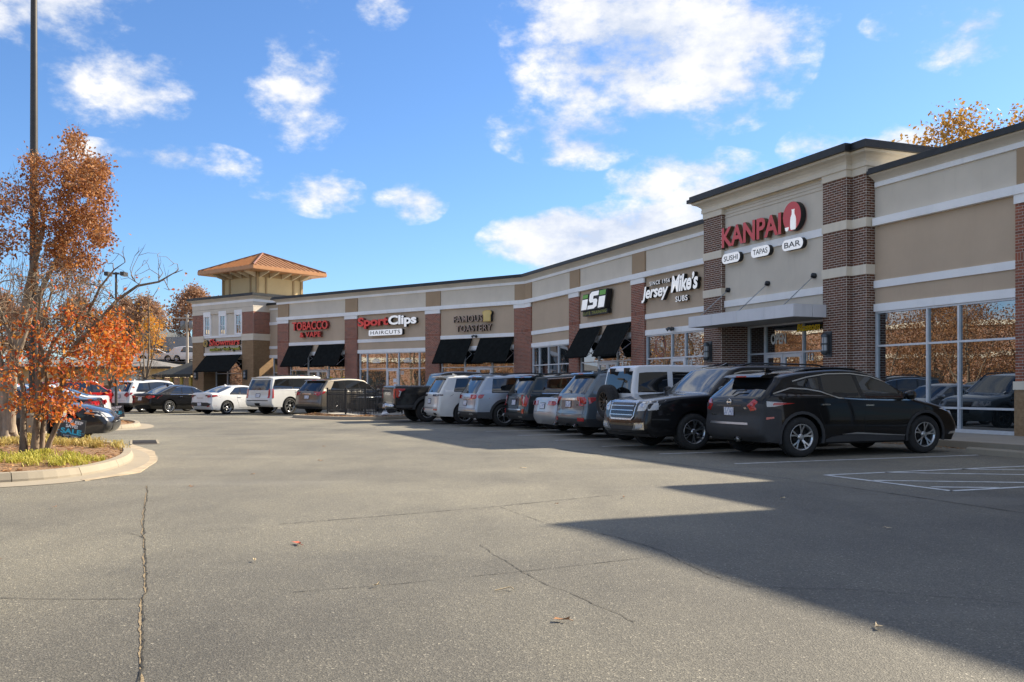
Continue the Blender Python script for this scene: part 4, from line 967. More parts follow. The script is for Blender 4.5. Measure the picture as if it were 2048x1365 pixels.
for i in range(6):
    x, y = rr.uniform(-7, 5), rr.uniform(9, 30)
    leaf(x, y, rr.uniform(.03, .055), rr.choice([m_l2, m_l3]), 'small dry leaf on the open lot '+WH[i], 40+i)
# ------------------------------------------------------------------ cars
m_tyre = plain('tyre rubber', (.018, .018, .018), .85, var=.25, scale=14); m_under = plain('underbody black', (.008, .008, .008), .9)
m_clad = plain('grey black plastic cladding', (.030, .031, .033), .62); m_gloss = plain('gloss black trim', (.010, .010, .011), .15)
m_chrome = plain('chrome', (.56, .57, .58), .16, 1., .05); m_rim = plain('machined alloy', (.52, .53, .54), .28, .9, .06); m_rimd = plain('dark alloy', (.045, .045, .048), .35, .7)
m_rimb = plain('bronze black alloy', (.075, .06, .045), .4, .6)
m_cglass = glassmat('car side glass', (.012, .013, .013), .06, .02); m_wind = glassmat('windscreen glass', (.025, .032, .034), .10, .02); m_rglass = glassmat('rear privacy glass', (.006, .007, .008), .05, .02)
def lampm(name, col, rough=.12):
    m, nt, b = nodemat(name); setp(b, Roughness=rough, Coat_Weight=1., Coat_Roughness=.03)
    v = nt.nodes.new('ShaderNodeTexVoronoi'); v.inputs['Scale'].default_value = 70; tc = nt.nodes.new('ShaderNodeTexCoord'); nt.links.new(tc.outputs['Object'], v.inputs[0])
    nt.links.new(ramp(nt, v.outputs['Distance'], [(.1, tuple(c*.72 for c in col)), (.6, col)]), b.inputs['Base Color']); return m
m_tail = lampm('red tail lamp', (.42, .012, .015)); m_clear = lampm('clear lamp lens', (.46, .47, .48)); m_amber = lampm('amber lamp', (.75, .22, .04)); m_smoke = lampm('smoked lamp', (.05, .03, .03))
def platem():
    m, nt, b = nodemat('number plate'); setp(b, Roughness=.4)
    n = noise(nt, 16, 2, stretch=(1, 1, .6)); nt.links.new(ramp(nt, n, [(.42, (.72,.74,.78)), (.5, (.18,.22,.40)), (.6, (.70,.72,.76))]), b.inputs['Base Color']); return m
m_plate = platem()

def catmull(P, k):
    out = []; n = len(P)
    for i in range(n-1):
        p0, p1, p2, p3 = P[max(i-1, 0)], P[i], P[i+1], P[min(i+2, n-1)]
        for j in range(k):
            t = j/k; q = []
            for c in range(3):
                a, b, d, e = p0[c], p1[c], p2[c], p3[c]
                m1 = (d-a)/2; m2 = (e-b)/2
                # keep sharp where neighbouring spans differ a lot in length
                l0 = math.dist(p0[:2], p1[:2]) or 1; l1 = math.dist(p1[:2], p2[:2]) or 1; l2 = math.dist(p2[:2], p3[:2]) or 1
                m1 *= min(1, 2*l1/(l0+l1)) ; m2 *= min(1, 2*l1/(l1+l2))
                q.append((2*t**3-3*t*t+1)*b+(t**3-2*t*t+t)*m1+(-2*t**3+3*t*t)*d+(t**3-t*t)*m2)
            out.append(q)
    out.append(list(P[-1][:3])); return out

class Car:
    def __init__(s, name, label, M, L, H, hw, sil, axles, R, belt, lean=.30, sill=.25, cat='car', body=None, group=None, tuck=.05, pexp=3.0, tap=(.10, .07), arch=.055, ground=.0, bulge=.03):
        s.t = thing(name, label, cat, M, group); s.L, s.H, s.hw, s.R, s.ax = L, H, hw, R, [a-L/2 for a in axles]
        s.belt, s.lean, s.sill, s.tuck, s.tap, s.bulge = belt, lean, sill, tuck, tap, bulge
        K = 5; P = [(p[0]-L/2, p[1], p[2]) for p in sil]; s.tags = {p[3]: i*K for i, p in enumerate(sil) if len(p) > 3}
        s.S = catmull(P, K); s.ra = R+arch; s.pexp = pexp; s.make_body(body)
    def beltz(s, x): t = min(1, max(0, x/s.L+.5)); return s.belt[0]*(1-t)+s.belt[1]*t
    def yside(s, x, z):
        w = s.hw; zb = s.beltz(x)
        if z < .5: w -= s.tuck*((.5-z)/.3)**2
        if z > .62: w -= s.bulge*min(1, (z-.62)/(zb-.62))**2
        if z > zb: w -= s.lean*(z-zb)+.03*min(1, (z-zb)/.06)
        t = x/(s.L/2); w -= s.tap[0]*max(0, (t-.45)/.55)**2.2+s.tap[1]*max(0, (-t-.45)/.55)**2.2
        return max(w, .05)
    def make_body(s, mat):
        S_ = s.S; n = len(S_); nr = []
        for i in range(n):
            a, b = S_[max(0, i-1)], S_[min(n-1, i+1)]; d = Vector((b[0]-a[0], b[1]-a[1])); d.normalize(); nr.append(Vector((-d.y, d.x)))
        nr[0] = Vector((-1, 0)); nr[-1] = Vector((1, 0))
        for _ in range(5): nr = [nr[0]]+[(nr[i-1]+nr[i]*2+nr[i+1]).normalized() for i in range(1, n-1)]+[nr[-1]]
        U = [0, .2, .4, .58, .72, .82, .88, .925, .955, .98, .995, 1]
        ring = [(S_[i][0]-nr[i].x*S_[i][2], S_[i][1]-nr[i].y*S_[i][2]) for i in range(n)]
        V = []; rows = []
        for i in range(n):
            yr = s.yside(*ring[i]); row = []
            for u in U:
                ins = 1-(1-u**s.pexp)**(1/s.pexp); x = S_[i][0]-nr[i].x*S_[i][2]*ins; z = S_[i][1]-nr[i].y*S_[i][2]*ins
                row.append((x, yr*u, z))
            rows.append(row)
        # side skin: outline = ring, sill and the two wheel arches
        out = list(ring); zs = s.sill
        for a in sorted(s.ax, reverse=True):
            dx = math.sqrt(max(.01, s.ra**2-(s.R-zs)**2)); a0 = math.atan2(zs-s.R, dx)
            for k in range(17): t = a0+(PI-2*a0)*k/16; out.append((a+s.ra*math.cos(t), s.R+s.ra*math.sin(t)))
        m = len(out); st = .10
        ins = [Vector((x, z)) for x in np.arange(-s.L/2, s.L/2, st) for z in np.arange(.2, s.H, st*.8)]
        for x in np.arange(-s.L/2, s.L/2, st*.6):
            for dz in (-.02, .0, .03, .06): ins.append(Vector((x, s.beltz(x)+dz)))
        ins = [p for p in ins if inside(p, out) and min((p-Vector(q)).length for q in out) > .03]
        v2, _, f2, *_ = delaunay_2d_cdt([Vector(p) for p in out]+ins, [(k, (k+1) % m) for k in range(m)], [list(range(m))], 1, 1e-5)
        def grid(mb, i0, i1, j0, j1, dz=0):
            for sg in (1, -1):
                for i in range(i0, i1):
                    for j in range(j0, j1):
                        q = [rows[i][j], rows[i+1][j], rows[i+1][j+1], rows[i][j+1]]
                        q = [(p[0], p[1]*sg, p[2]) for p in q]; mb.poly(q if sg < 0 else q[::-1], True)
        full = MB(); grid(full, 0, n-1, 0, len(U)-1)
        for sg in (1, -1): full.raw([(p.x, sg*s.yside(p.x, p.y), p.y) for p in v2], [f if sg > 0 else f[::-1] for f in f2], True)
        s.bvh = BVHTree.FromPolygons([Vector(v) for v in full.v], full.f)
        body = MB(); gl = []
        if 'w0' in s.tags: gl.append((s.tags['w1'], s.tags['w0'], 'windscreen', m_wind))
        if 'r0' in s.tags: gl.append((s.tags['r0'], s.tags['r1'], 'rear_window', m_rglass))
        cuts = sorted(gl); p0 = 0; jg = 6
        for a, b, nm, mt in cuts:
            grid(body, p0, a, 0, len(U)-1); grid(body, a, b, jg, len(U)-1)
            g = MB(); grid(g, a, b, 0, jg); me = g.mesh(nm); s.weld(me); link(nm, me, mt, s.t); p0 = b
        grid(body, p0, n-1, 0, len(U)-1)
        for sg in (1, -1): body.raw([(p.x, sg*s.yside(p.x, p.y), p.y) for p in v2], [f if sg > 0 else f[::-1] for f in f2], True)
        me = body.mesh('body'); s.weld(me); s.body = link('body', me, mat, s.t); s.mat = mat
        ub = MB(); w = s.hw-.27; xr = min(q[0] for q in S_); ub.box(s.ax[0]-s.ra, s.ax[1]+s.ra, -w, w, s.sill-.02, s.R+s.ra-.04); ub.box(s.ax[0]+s.ra, s.ax[1]-s.ra, -s.hw+.08, s.hw-.08, s.sill-.03, s.sill+.1)
        ub.box(xr+.30, s.ax[0]-s.ra, -s.hw+.12, s.hw-.12, s.sill, s.sill+.25); ub.box(s.ax[1]+s.ra, s.L/2-.32, -s.hw+.14, s.hw-.14, s.sill, s.sill+.2)
        ub.build('underbody', m_under, s.t)
    def weld(s, me):
        bm = bmesh.new(); bm.from_mesh(me); bmesh.ops.remove_doubles(bm, verts=bm.verts, dist=4e-4); bmesh.ops.recalc_face_normals(bm, faces=bm.faces)
        if len(bm.faces):
            c = max(bm.faces, key=lambda f: f.calc_center_median().z)
            if c.normal.z < 0: bmesh.ops.reverse_faces(bm, faces=bm.faces)
        bm.to_mesh(me); bm.free()
    def hit(s, ax, p):
        if ax == 'r': o, d = Vector((-9, p[0], p[1])), Vector((1, 0, 0))
        elif ax == 'f': o, d = Vector((9, p[0], p[1])), Vector((-1, 0, 0))
        elif ax == 'R': o, d = Vector((p[0], -9, p[1])), Vector((0, 1, 0))
        elif ax == 'L': o, d = Vector((p[0], 9, p[1])), Vector((0, -1, 0))
        else: o, d = Vector((p[0], p[1], 9)), Vector((0, 0, -1))
        h = s.bvh.ray_cast(o, d)
        if ax in 'rf':
            for _ in range(24):
                if h[0] is not None and abs(h[0].x) > s.L*.18: break
                o.y *= .965; h = s.bvh.ray_cast(o, d)
        if h[0] is None or (ax in 'LR' and abs(h[0].y) < .25) or (ax in 'rf' and abs(h[0].x) < s.L*.18): return None, d
        return h[0], d
    def over(s, mb, ax, poly, eps=.006, dens=.11, skirt=.015):
        """a thin shell laid on the body: poly in (y,z) for r/f, (x,z) for L/R, (x,y) for t"""
        B = []
        for a, b in zip(poly, poly[1:]+poly[:1]):
            k = max(1, int(math.dist(a, b)/dens+.5)); B += [(a[0]+(b[0]-a[0])*i/k, a[1]+(b[1]-a[1])*i/k) for i in range(k)]
        n = len(B); xs = [p[0] for p in B]; ys = [p[1] for p in B]
        ins = [(x, y) for x in np.arange(min(xs)+dens/2, max(xs), dens) for y in np.arange(min(ys)+dens/2, max(ys), dens)]
        ins = [p for p in ins if inside(p, B) and min(math.dist(p, q) for q in B) > dens*.35]
        V, _, F, *_ = delaunay_2d_cdt([Vector(p) for p in B]+[Vector(p) for p in ins], [(k, (k+1) % n) for k in range(n)], [list(range(n))], 1, 1e-5)
        H = [s.hit(ax, p) for p in V]; ok = [h for h, d in H if h is not None]
        if not ok: return
        top = []; bot = []; d = H[0][1]
        for p, (h, _) in zip(V, H):
            if h is None:
                q = min(ok, key=lambda o: (math.dist((o.y, o.z), p) if ax in 'rf' else math.dist((o.x, o.z), p) if ax in 'LR' else math.dist((o.x, o.y), p)))
                h = Vector((q.x, p[0], p[1])) if ax in 'rf' else Vector((p[0], q.y, p[1])) if ax in 'LR' else Vector((p[0], p[1], q.z))
            top.append(h-d*eps); bot.append(h+d*skirt)
        flip = {'r': True, 'f': False, 'R': False, 'L': True, 't': False}[ax]
        b0 = len(mb.v); mb.raw(top, [f[::-1] if flip else f for f in F], True)
        edge = {}
        for f in F:
            for i in range(len(f)): edge[(f[i], f[(i+1) % len(f)])] = edge.get((f[i], f[(i+1) % len(f)]), 0)+1
        for (a, b) in list(edge):
            if (b, a) not in edge:
                q = [top[a], top[b], bot[b], bot[a]]; mb.poly(q if not flip else q[::-1])
    def part(s, name, mat, items, eps=.006, parent=None, both=False, dens=.11):
        """items: (side, polygon) pairs laid on the body as one part; both=True repeats L/R and mirrors r/f/t into a second part"""
        made = []
        for sg in ((1, -1) if both else (1,)):
            mb = MB()
            for ax, poly in items:
                if sg < 0:
                    poly = [(-p[0], p[1]) for p in poly][::-1] if ax in 'rf' else [(p[0], -p[1]) for p in poly][::-1] if ax == 't' else poly
                    ax = {'L': 'R', 'R': 'L'}.get(ax, ax)
                s.over(mb, ax, poly, eps, dens)
            if mb.f: o = mb.build(name, mat, parent or s.t); made.append(o)
        return made
    def strip(s, name, mat, ax, line, w, eps=.012, both=True):
        pts = [Vector(p) for p in line]; up = []; dn = []
        for i, p in enumerate(pts):
            d = (pts[min(i+1, len(pts)-1)]-pts[max(i-1, 0)]).normalized(); n = Vector((-d.y, d.x))*w/2; up.append(tuple(p+n)); dn.append(tuple(p-n))
        return s.part(name, mat, [(ax, up+dn[::-1])], eps, both=both, dens=.14)
    def topz(s, x):
        b = max((q for q in s.S), key=lambda q: -abs(q[0]-x)+(.0 if q[1] > .8 else -9)); return b[1]
    def lower(s, name, mat, zc, x0, x1, eps=.008, slope=0.):
        """a shell over everything of the body lower than zc between x0 and x1 (cut clean), wrapping round the corners"""
        bm = bmesh.new(); bm.from_mesh(s.body.data)
        for co, no in (((0, 0, zc), (slope, 0, 1)), ((x0, 0, 0), (1, 0, 0)), ((x1, 0, 0), (1, 0, 0))):
            bmesh.ops.bisect_plane(bm, geom=bm.verts[:]+bm.edges[:]+bm.faces[:], dist=1e-5, plane_co=co, plane_no=no)
        bad = [f for f in bm.faces if not (x0 < f.calc_center_median().x < x1 and f.calc_center_median().z < zc-slope*f.calc_center_median().x)]
        bmesh.ops.delete(bm, geom=bad, context='FACES'); bm.normal_update()
        ns = [(v, v.normal.copy()) for v in bm.verts]
        for v, n in ns: v.co += n*eps
        me = bpy.data.meshes.new(name); bm.to_mesh(me); bm.free()
        return link(name, me, mat, s.t)
    def glass(s, pieces, dlo=.03, cov=None, drop=.13, mat=None):
        """side windows. pieces: (x bottom rear, x top rear, x top front, x bottom front) from the tail end"""
        polys = []
        for xb0, xt0, xt1, xb1 in pieces:
            xb0, xt0, xt1, xb1 = (v-s.L/2 for v in (xb0, xt0, xt1, xb1))
            bot = [(x, s.beltz(x)+.035) for x in np.linspace(xb0, xb1, 4)]; top = [(x, max(s.beltz(x)+.06, s.topz(x)-drop)) for x in np.linspace(xt1, xt0, 5)]
            polys.append([(float(a), float(b)) for a, b in bot+top])
        first, last = polys[0], polys[-1]
        bot = [q for p in polys for q in p[:4]]; top = [q for p in polys[::-1] for q in p[4:]]
        big = [(q[0], q[1]-dlo) for q in bot]+[(q[0], q[1]+dlo*.6) for q in top]
        s.part('window_surround', cov or m_gloss, [('L', big)], .004, both=True)
        for p in polys: s.part('side_window', mat or m_cglass, [('L', p)], .008, both=True)
        s.dlo = (bot, top); return polys
    def doors(s, xs, z0=.34, handle=m_chrome, hz=-.10):
        for k, (a, b, c) in enumerate(xs):      # rear edge, front edge, how far the rear edge swings back higher up
            a, b = a-s.L/2, b-s.L/2; zb = s.beltz((a+b)/2)
            poly = [(a, z0), (b, z0), (b, zb-.01), (a-c, zb-.01), (a-c, zb-.25), (a-c*.3, z0+.22)]
            gp_ = [(a-.007, z0-.007), (b+.007, z0-.007), (b+.007, zb-.004), (a-c-.007, zb-.004), (a-c-.007, zb-.255), (a-c*.3-.007, z0+.215)]
            s.part('door_gap', m_under, [('L', gp_)], .0012, both=True, dens=.14)
            for o, ax, sg in zip(s.part('door', s.mat, [('L', poly)], .0042, both=True, dens=.14), 'LR', (1, -1)):
                h = s.hit(ax, (a-c+.14, zb+hz))[0]
                if h is not None:
                    mb = MB(); mb.box(h.x-.09, h.x+.09, h.y-.008, h.y+sg*.03, h.z-.014, h.z+.014) if sg > 0 else mb.box(h.x-.09, h.x+.09, h.y-.03, h.y+.008, h.z-.014, h.z+.014)
                    q = mb.build('handle', handle or s.mat); q.parent = o
        for a, b, c in xs: pass
    def mirrors(s, x, z, mat=None):
        x -= s.L/2
        for sg, ax in ((1, 'L'), (-1, 'R')):
            h = s.hit(ax, (x, z)); y = abs(h[0].y) if h[0] is not None else s.hw-.08
            mb = MB(); c = Vector((x, sg*(y+.16), z+.05)); prof = [(.0, -.12), (.07, -.10), (.095, 0), (.085, .09), (0, .11)]
            vs = []; n = 10
            for r, hh in prof:
                for k in range(n): t = 2*PI*k/n; vs.append((c.x+r*.9*math.cos(t), c.y+sg*hh, c.z+r*math.sin(t)))
            mb.raw(vs, [(i*n+k, i*n+(k+1) % n, (i+1)*n+(k+1) % n, (i+1)*n+k) for i in range(4) for k in range(n)], True)
            mb.tube([(x+.02, sg*(y-.03), z-.02), (x, sg*(y+.08), z+.02)], .03, 6); me = mb.mesh('wing_mirror'); fix_normals(me); link('wing_mirror', me, mat or s.mat, s.t)
    def wheels(s, style, rimr=.235, mat=None, face2=None, w=.24):
        R = s.R; ty = MB(); pr = [(rimr, -w/2+.015), (rimr+.01, -w/2), (R-.04, -w/2), (R-.012, -w/2+.022), (R, -w/2+.055), (R, -.03), (R-.008, -.022), (R-.008, -.014), (R, -.008), (R, .008), (R-.008, .014), (R-.008, .022), (R, .03), (R, w/2-.055), (R-.012, w/2-.022), (R-.04, w/2), (rimr+.01, w/2), (rimr, w/2-.015)]
        ty.lathe(pr, 40, 'y'); tm = ty.mesh('tyre'); tm.materials.append(m_tyre); fix_normals(tm)
        dk = MB(); dk.lathe([(rimr, w/2-.10), (.0, w/2-.10)], 24, 'y'); dk.lathe([(rimr, -w/2+.05), (0, -w/2+.05)], 24, 'y'); dk.lathe([(.15, w/2-.09), (.15, w/2-.075), (.0, w/2-.075)], 20, 'y'); dm = dk.mesh('wheel'); dm.materials.append(m_under)
        rm = rim_mesh(style, rimr, w); rm.materials.append(mat or m_rim); rm.materials.append(face2 or m_rimd)
        for a in s.ax:
            for sg in (1, -1):
                o = bpy.data.objects.new('wheel', dm); COL.objects.link(o); o.parent = s.t; o.location = (a, sg*(s.hw-w/2-.012), R); o.rotation_euler = (0, random.uniform(0, 6), 0 if sg > 0 else PI)
                for nm, me in (('tyre', tm), ('rim', rm)): q = bpy.data.objects.new(nm, me); COL.objects.link(q); q.parent = o
        return dm, tm, rm
    def arches(s, mat=None, w=.06, eps=.02, low=None):
        for a in s.ax:
            zs = s.sill; dx = math.sqrt(max(.01, s.ra**2-(s.R-zs)**2)); a0 = math.atan2(zs-s.R, dx); T = np.linspace(a0, PI-a0, 15)
            poly = [(a+s.ra*math.cos(t), s.R+s.ra*math.sin(t)) for t in T]+[(a+(s.ra+w)*math.cos(t), s.R+(s.ra+w)*math.sin(t)) for t in T[::-1]]
            s.part('arch_trim', mat or m_clad, [('L', poly)], eps, both=True, dens=.09)
    def box(s, name, mat, x0, x1, y0, y1, z0, z1, bev=.02, tail=True):
        o = -s.L/2 if tail else 0; bm = bmesh.new(); bmesh.ops.create_cube(bm, size=1)
        for v in bm.verts: v.co = Vector((o+(x0+x1)/2+v.co.x*(x1-x0), (y0+y1)/2+v.co.y*(y1-y0), (z0+z1)/2+v.co.z*(z1-z0)))
        if bev: bmesh.ops.bevel(bm, geom=bm.edges[:], offset=bev, segments=2, affect='EDGES')
        me = bpy.data.meshes.new(name); bm.to_mesh(me); bm.free()
        for p in me.polygons: p.use_smooth = bev > .015
        return link(name, me, mat, s.t)
    def plate(s, y, z, rear=True, frame=m_gloss, eps=.012):
        ax = 'r' if rear else 'f'
        def rc(w, h): return [(y-w, z-h), (y+w, z-h), (y+w, z+h), (y-w, z+h)]
        s.part('plate_frame', frame, [(ax, rc(.175, .095))], eps, dens=.3); s.part('number_plate', m_plate, [(ax, rc(.155, .078))], eps+.004, dens=.3)
    def rails(s, x0, x1, y, mat=m_gloss, lift=.05):
        for sg in (1, -1):
            pts = []
            for x in np.linspace(x0-s.L/2, x1-s.L/2, 8):
                h = s.hit('t', (x, sg*y))[0]; pts.append((x, sg*y, (h.z if h else s.H)+lift))
            pts[0] = (pts[0][0]-.05, pts[0][1], pts[0][2]-lift-.02); pts[-1] = (pts[-1][0]+.05, pts[-1][1], pts[-1][2]-lift-.02)
            mb = MB(); mb.tube(pts, .022, 6); mb.build('roof_rail', mat, s.t)
    def fin(s, x, mat=None):
        h = s.hit('t', (x-s.L/2, 0))[0]; mb = MB(); x -= s.L/2; z = h.z
        mb.prism([(x-.09, z-.01), (x+.12, z-.01), (x+.02, z+.03), (x-.07, z+.075), (x-.10, z+.07)], 'y', -.022, .022); mb.build('antenna_fin', mat or s.mat, s.t)
    def badge(s, ax, txt, a, z, w, h, mat=m_chrome, bold=.02):
        """small raised lettering on the body"""
        res, (a0, a1, b0, b1) = letters(txt, bold); mb = MB(); hp, d = s.hit(ax, (a, z)); 
        if hp is None: return
        for pts, fs in res:
            q = []
            for p in pts:
                t = (p.x-a0)/(a1-a0)-.5; zz = z+((p.y-b0)/(b1-b0)-.5)*h; lift = .012 if p.z > 0 else -.004
                if ax == 'R': h2 = s.hit(ax, (a+t*w, z))[0] or hp; q.append((a+t*w, h2.y-lift, zz))
                elif ax == 'L': h2 = s.hit(ax, (a-t*w, z))[0] or hp; q.append((a-t*w, h2.y+lift, zz))
                elif ax == 'f': h2 = s.hit(ax, (a+t*w, z))[0] or hp; q.append((hp.x+lift+.0, a+t*w, zz))
                else: q.append((hp.x-lift, a-t*w, zz))
            b = len(mb.v); mb.v += q
            for f in fs: mb.f.append(tuple(i+b for i in f)); mb.mi.append(0); mb.sm.append(False)
        me = mb.mesh('badge'); fix_normals(me); link('badge', me, mat, s.t)

RIMS = {}
def rim_mesh(style, r, w):
    mb = MB(); y = w/2; n, ws, split, depth = style
    mb.lathe([(r, -y+.03), (r-.015, -y+.05), (r-.03, y-.05), (r-.012, y-.012), (r+.004, y-.004), (r+.006, y-.014), (r, y-.03)], 32, 'y')
    mb.lathe([(.065, y-.03-depth), (.060, y-.014-depth), (.03, y-.010-depth), (0, y-.010-depth)], 16, 'y')
    for i in range(n):
        t = 2*PI*i/n
        for k in ((-1, 1) if split else (0,)):
            a_in = t+k*ws*.12/.06*.5; a_out = t+k*split
            P = []
            for rr, an, hw_, yy in ((.045, a_in, ws*.75, y-.022-depth), (r*.55, t+k*split*.55, ws*.62, y-.012-depth*.5), (r-.012, a_out, ws*.85, y-.010)):
                d = Vector((math.cos(an), 0, math.sin(an))); q = Vector((-d.z, 0, d.x)); P.append((d*rr, q*hw_, yy))
            for (c0, q0, y0), (c1, q1, y1) in zip(P[:-1], P[1:]):
                A = [c0-q0, c0+q0, c1+q1, c1-q1]; ys = [y0, y0, y1, y1]
                f = [(p.x, yy, p.z) for p, yy in zip(A, ys)]; bk = [(p.x*1.0, yy-.035, p.z) for p, yy in zip(A, ys)]
                mb.cur = 0; mb.poly(f[::-1]); mb.cur = 1; mb.poly([f[0], f[3], bk[3], bk[0]]); mb.poly([f[1], bk[1], bk[2], f[2]]); mb.cur = 0
    for i in range(5):
        t = 2*PI*i/5+.3; mb.cur = 1; mb.lathe([(.009, y-.012-depth), (.0, y-.006-depth)], 6, 'y', (.045*math.cos(t), 0, .045*math.sin(t))); mb.cur = 0
    me = mb.mesh('rim'); return me

def suv_sil(L, H, rake=.45, zrw=1.08, hood=1.08, rw_top=.20, spoil=.0, nose=.0, wb=.745, wt=.60, bump=.0):
    return [(.12, .30, .10), (.03, .40, .14), (.0-bump, .56, .17), (.035, .74, .16), (.065, zrw-.10, .15), (.11, zrw, .14, 'r0'), (.11+rake*.92, H-rw_top, .12, 'r1'), (.11+rake+.05, H-rw_top+.08, .11),
            (1.15, H-.045, .10), (.38*L, H, .10), (.50*L, H-.02, .10), (wt*L-.06, H-.085, .10), (wt*L, H-.115, .11, 'w1'), (wb*L, hood+.05, .13, 'w0'), (wb*L+.13, hood+.015, .12), (.87*L, hood-.045, .14), (.94*L, hood-.14+nose, .19), (.975*L, hood-.30+nose, .24), (L-.01, .60, .27), (L-.015, .42, .26), (L-.12, .25, .20)]
def sedan_sil(L, H, deck=1.02, hood=.93, rw=(.115, .30), wt=.57, wb=.745, tailz=.88):
    return [(.14, .24, .10), (.03, .38, .14), (0, .54, .17), (.03, .72, .16), (.06, tailz, .14), (.10, deck-.02, .12), (.16, deck, .10), (rw[0]*L, deck+.015, .10, 'r0'), (rw[1]*L, H-.075, .10, 'r1'),
            (.36*L, H-.02, .10), (.44*L, H, .10), (.51*L, H-.025, .10), (wt*L-.04, H-.075, .10), (wt*L, H-.105, .11, 'w1'), (wb*L, hood+.04, .12, 'w0'), (wb*L+.11, hood+.015, .11), (.87*L, hood-.07, .13), (.945*L, hood-.17, .18), (.98*L, hood-.30, .23), (L, .50, .25), (L-.02, .34, .25), (L-.13, .22, .18)]
def rect(a, b, c, d): return [(a, c), (b, c), (b, d), (a, d)]
def carM(o, heading, sx=1.0, sz=1.0): return Matrix.Translation((o[0], o[1], 0)) @ Matrix.Rotation(heading, 4, 'Z') @ Matrix.Diagonal((sx, 1, sz, 1))
H1 = math.atan2(n1[1], n1[0]); H2 = math.atan2(n2[1], n2[0])
def at1(u, n_rear, L, sx=1.0): return g1(u, n_rear+L*sx/2)      # nose-in car on wing one, centre from its tail
def at2(u, n_rear, L, sx=1.0): return g2(u, n_rear+L*sx/2)
p_black = paint('black car paint', (.004, .004, .0045), dirt=.03, ior=1.36); p_black2 = paint('black truck paint', (.005, .005, .0055), dirt=.04, ior=1.36); p_white = paint('white car paint', (.70, .71, .72)); p_white2 = paint('pearl white paint', (.66, .66, .64))
p_silver = paint('silver paint', (.42, .44, .46), .65, rough=.4); p_bluegrey = paint('blue grey paint', (.13, .165, .19), .55, rough=.4); p_atlas = paint('pale blue silver paint', (.36, .41, .47), .6, rough=.4)
p_teal = paint('dark teal grey paint', (.020, .029, .031), .4, rough=.4); p_taupe = paint('taupe metallic paint', (.16, .14, .115), .6, rough=.4); p_red = paint('red car paint', (.42, .012, .014)); p_navy = paint('dark navy paint', (.008, .011, .02))
p_grey = paint('mid grey paint', (.22, .22, .22), .5, rough=.4)
STY = dict(v5=(5, .036, .0, .03), v5s=(5, .021, .20, .02), v6=(6, .028, .0, .02), v6s=(6, .020, .16, .02), v10=(10, .017, 0, .02), v7=(7, .024, .0, .02))
NOSEIN = 'vehicles parked nose in along the shops'

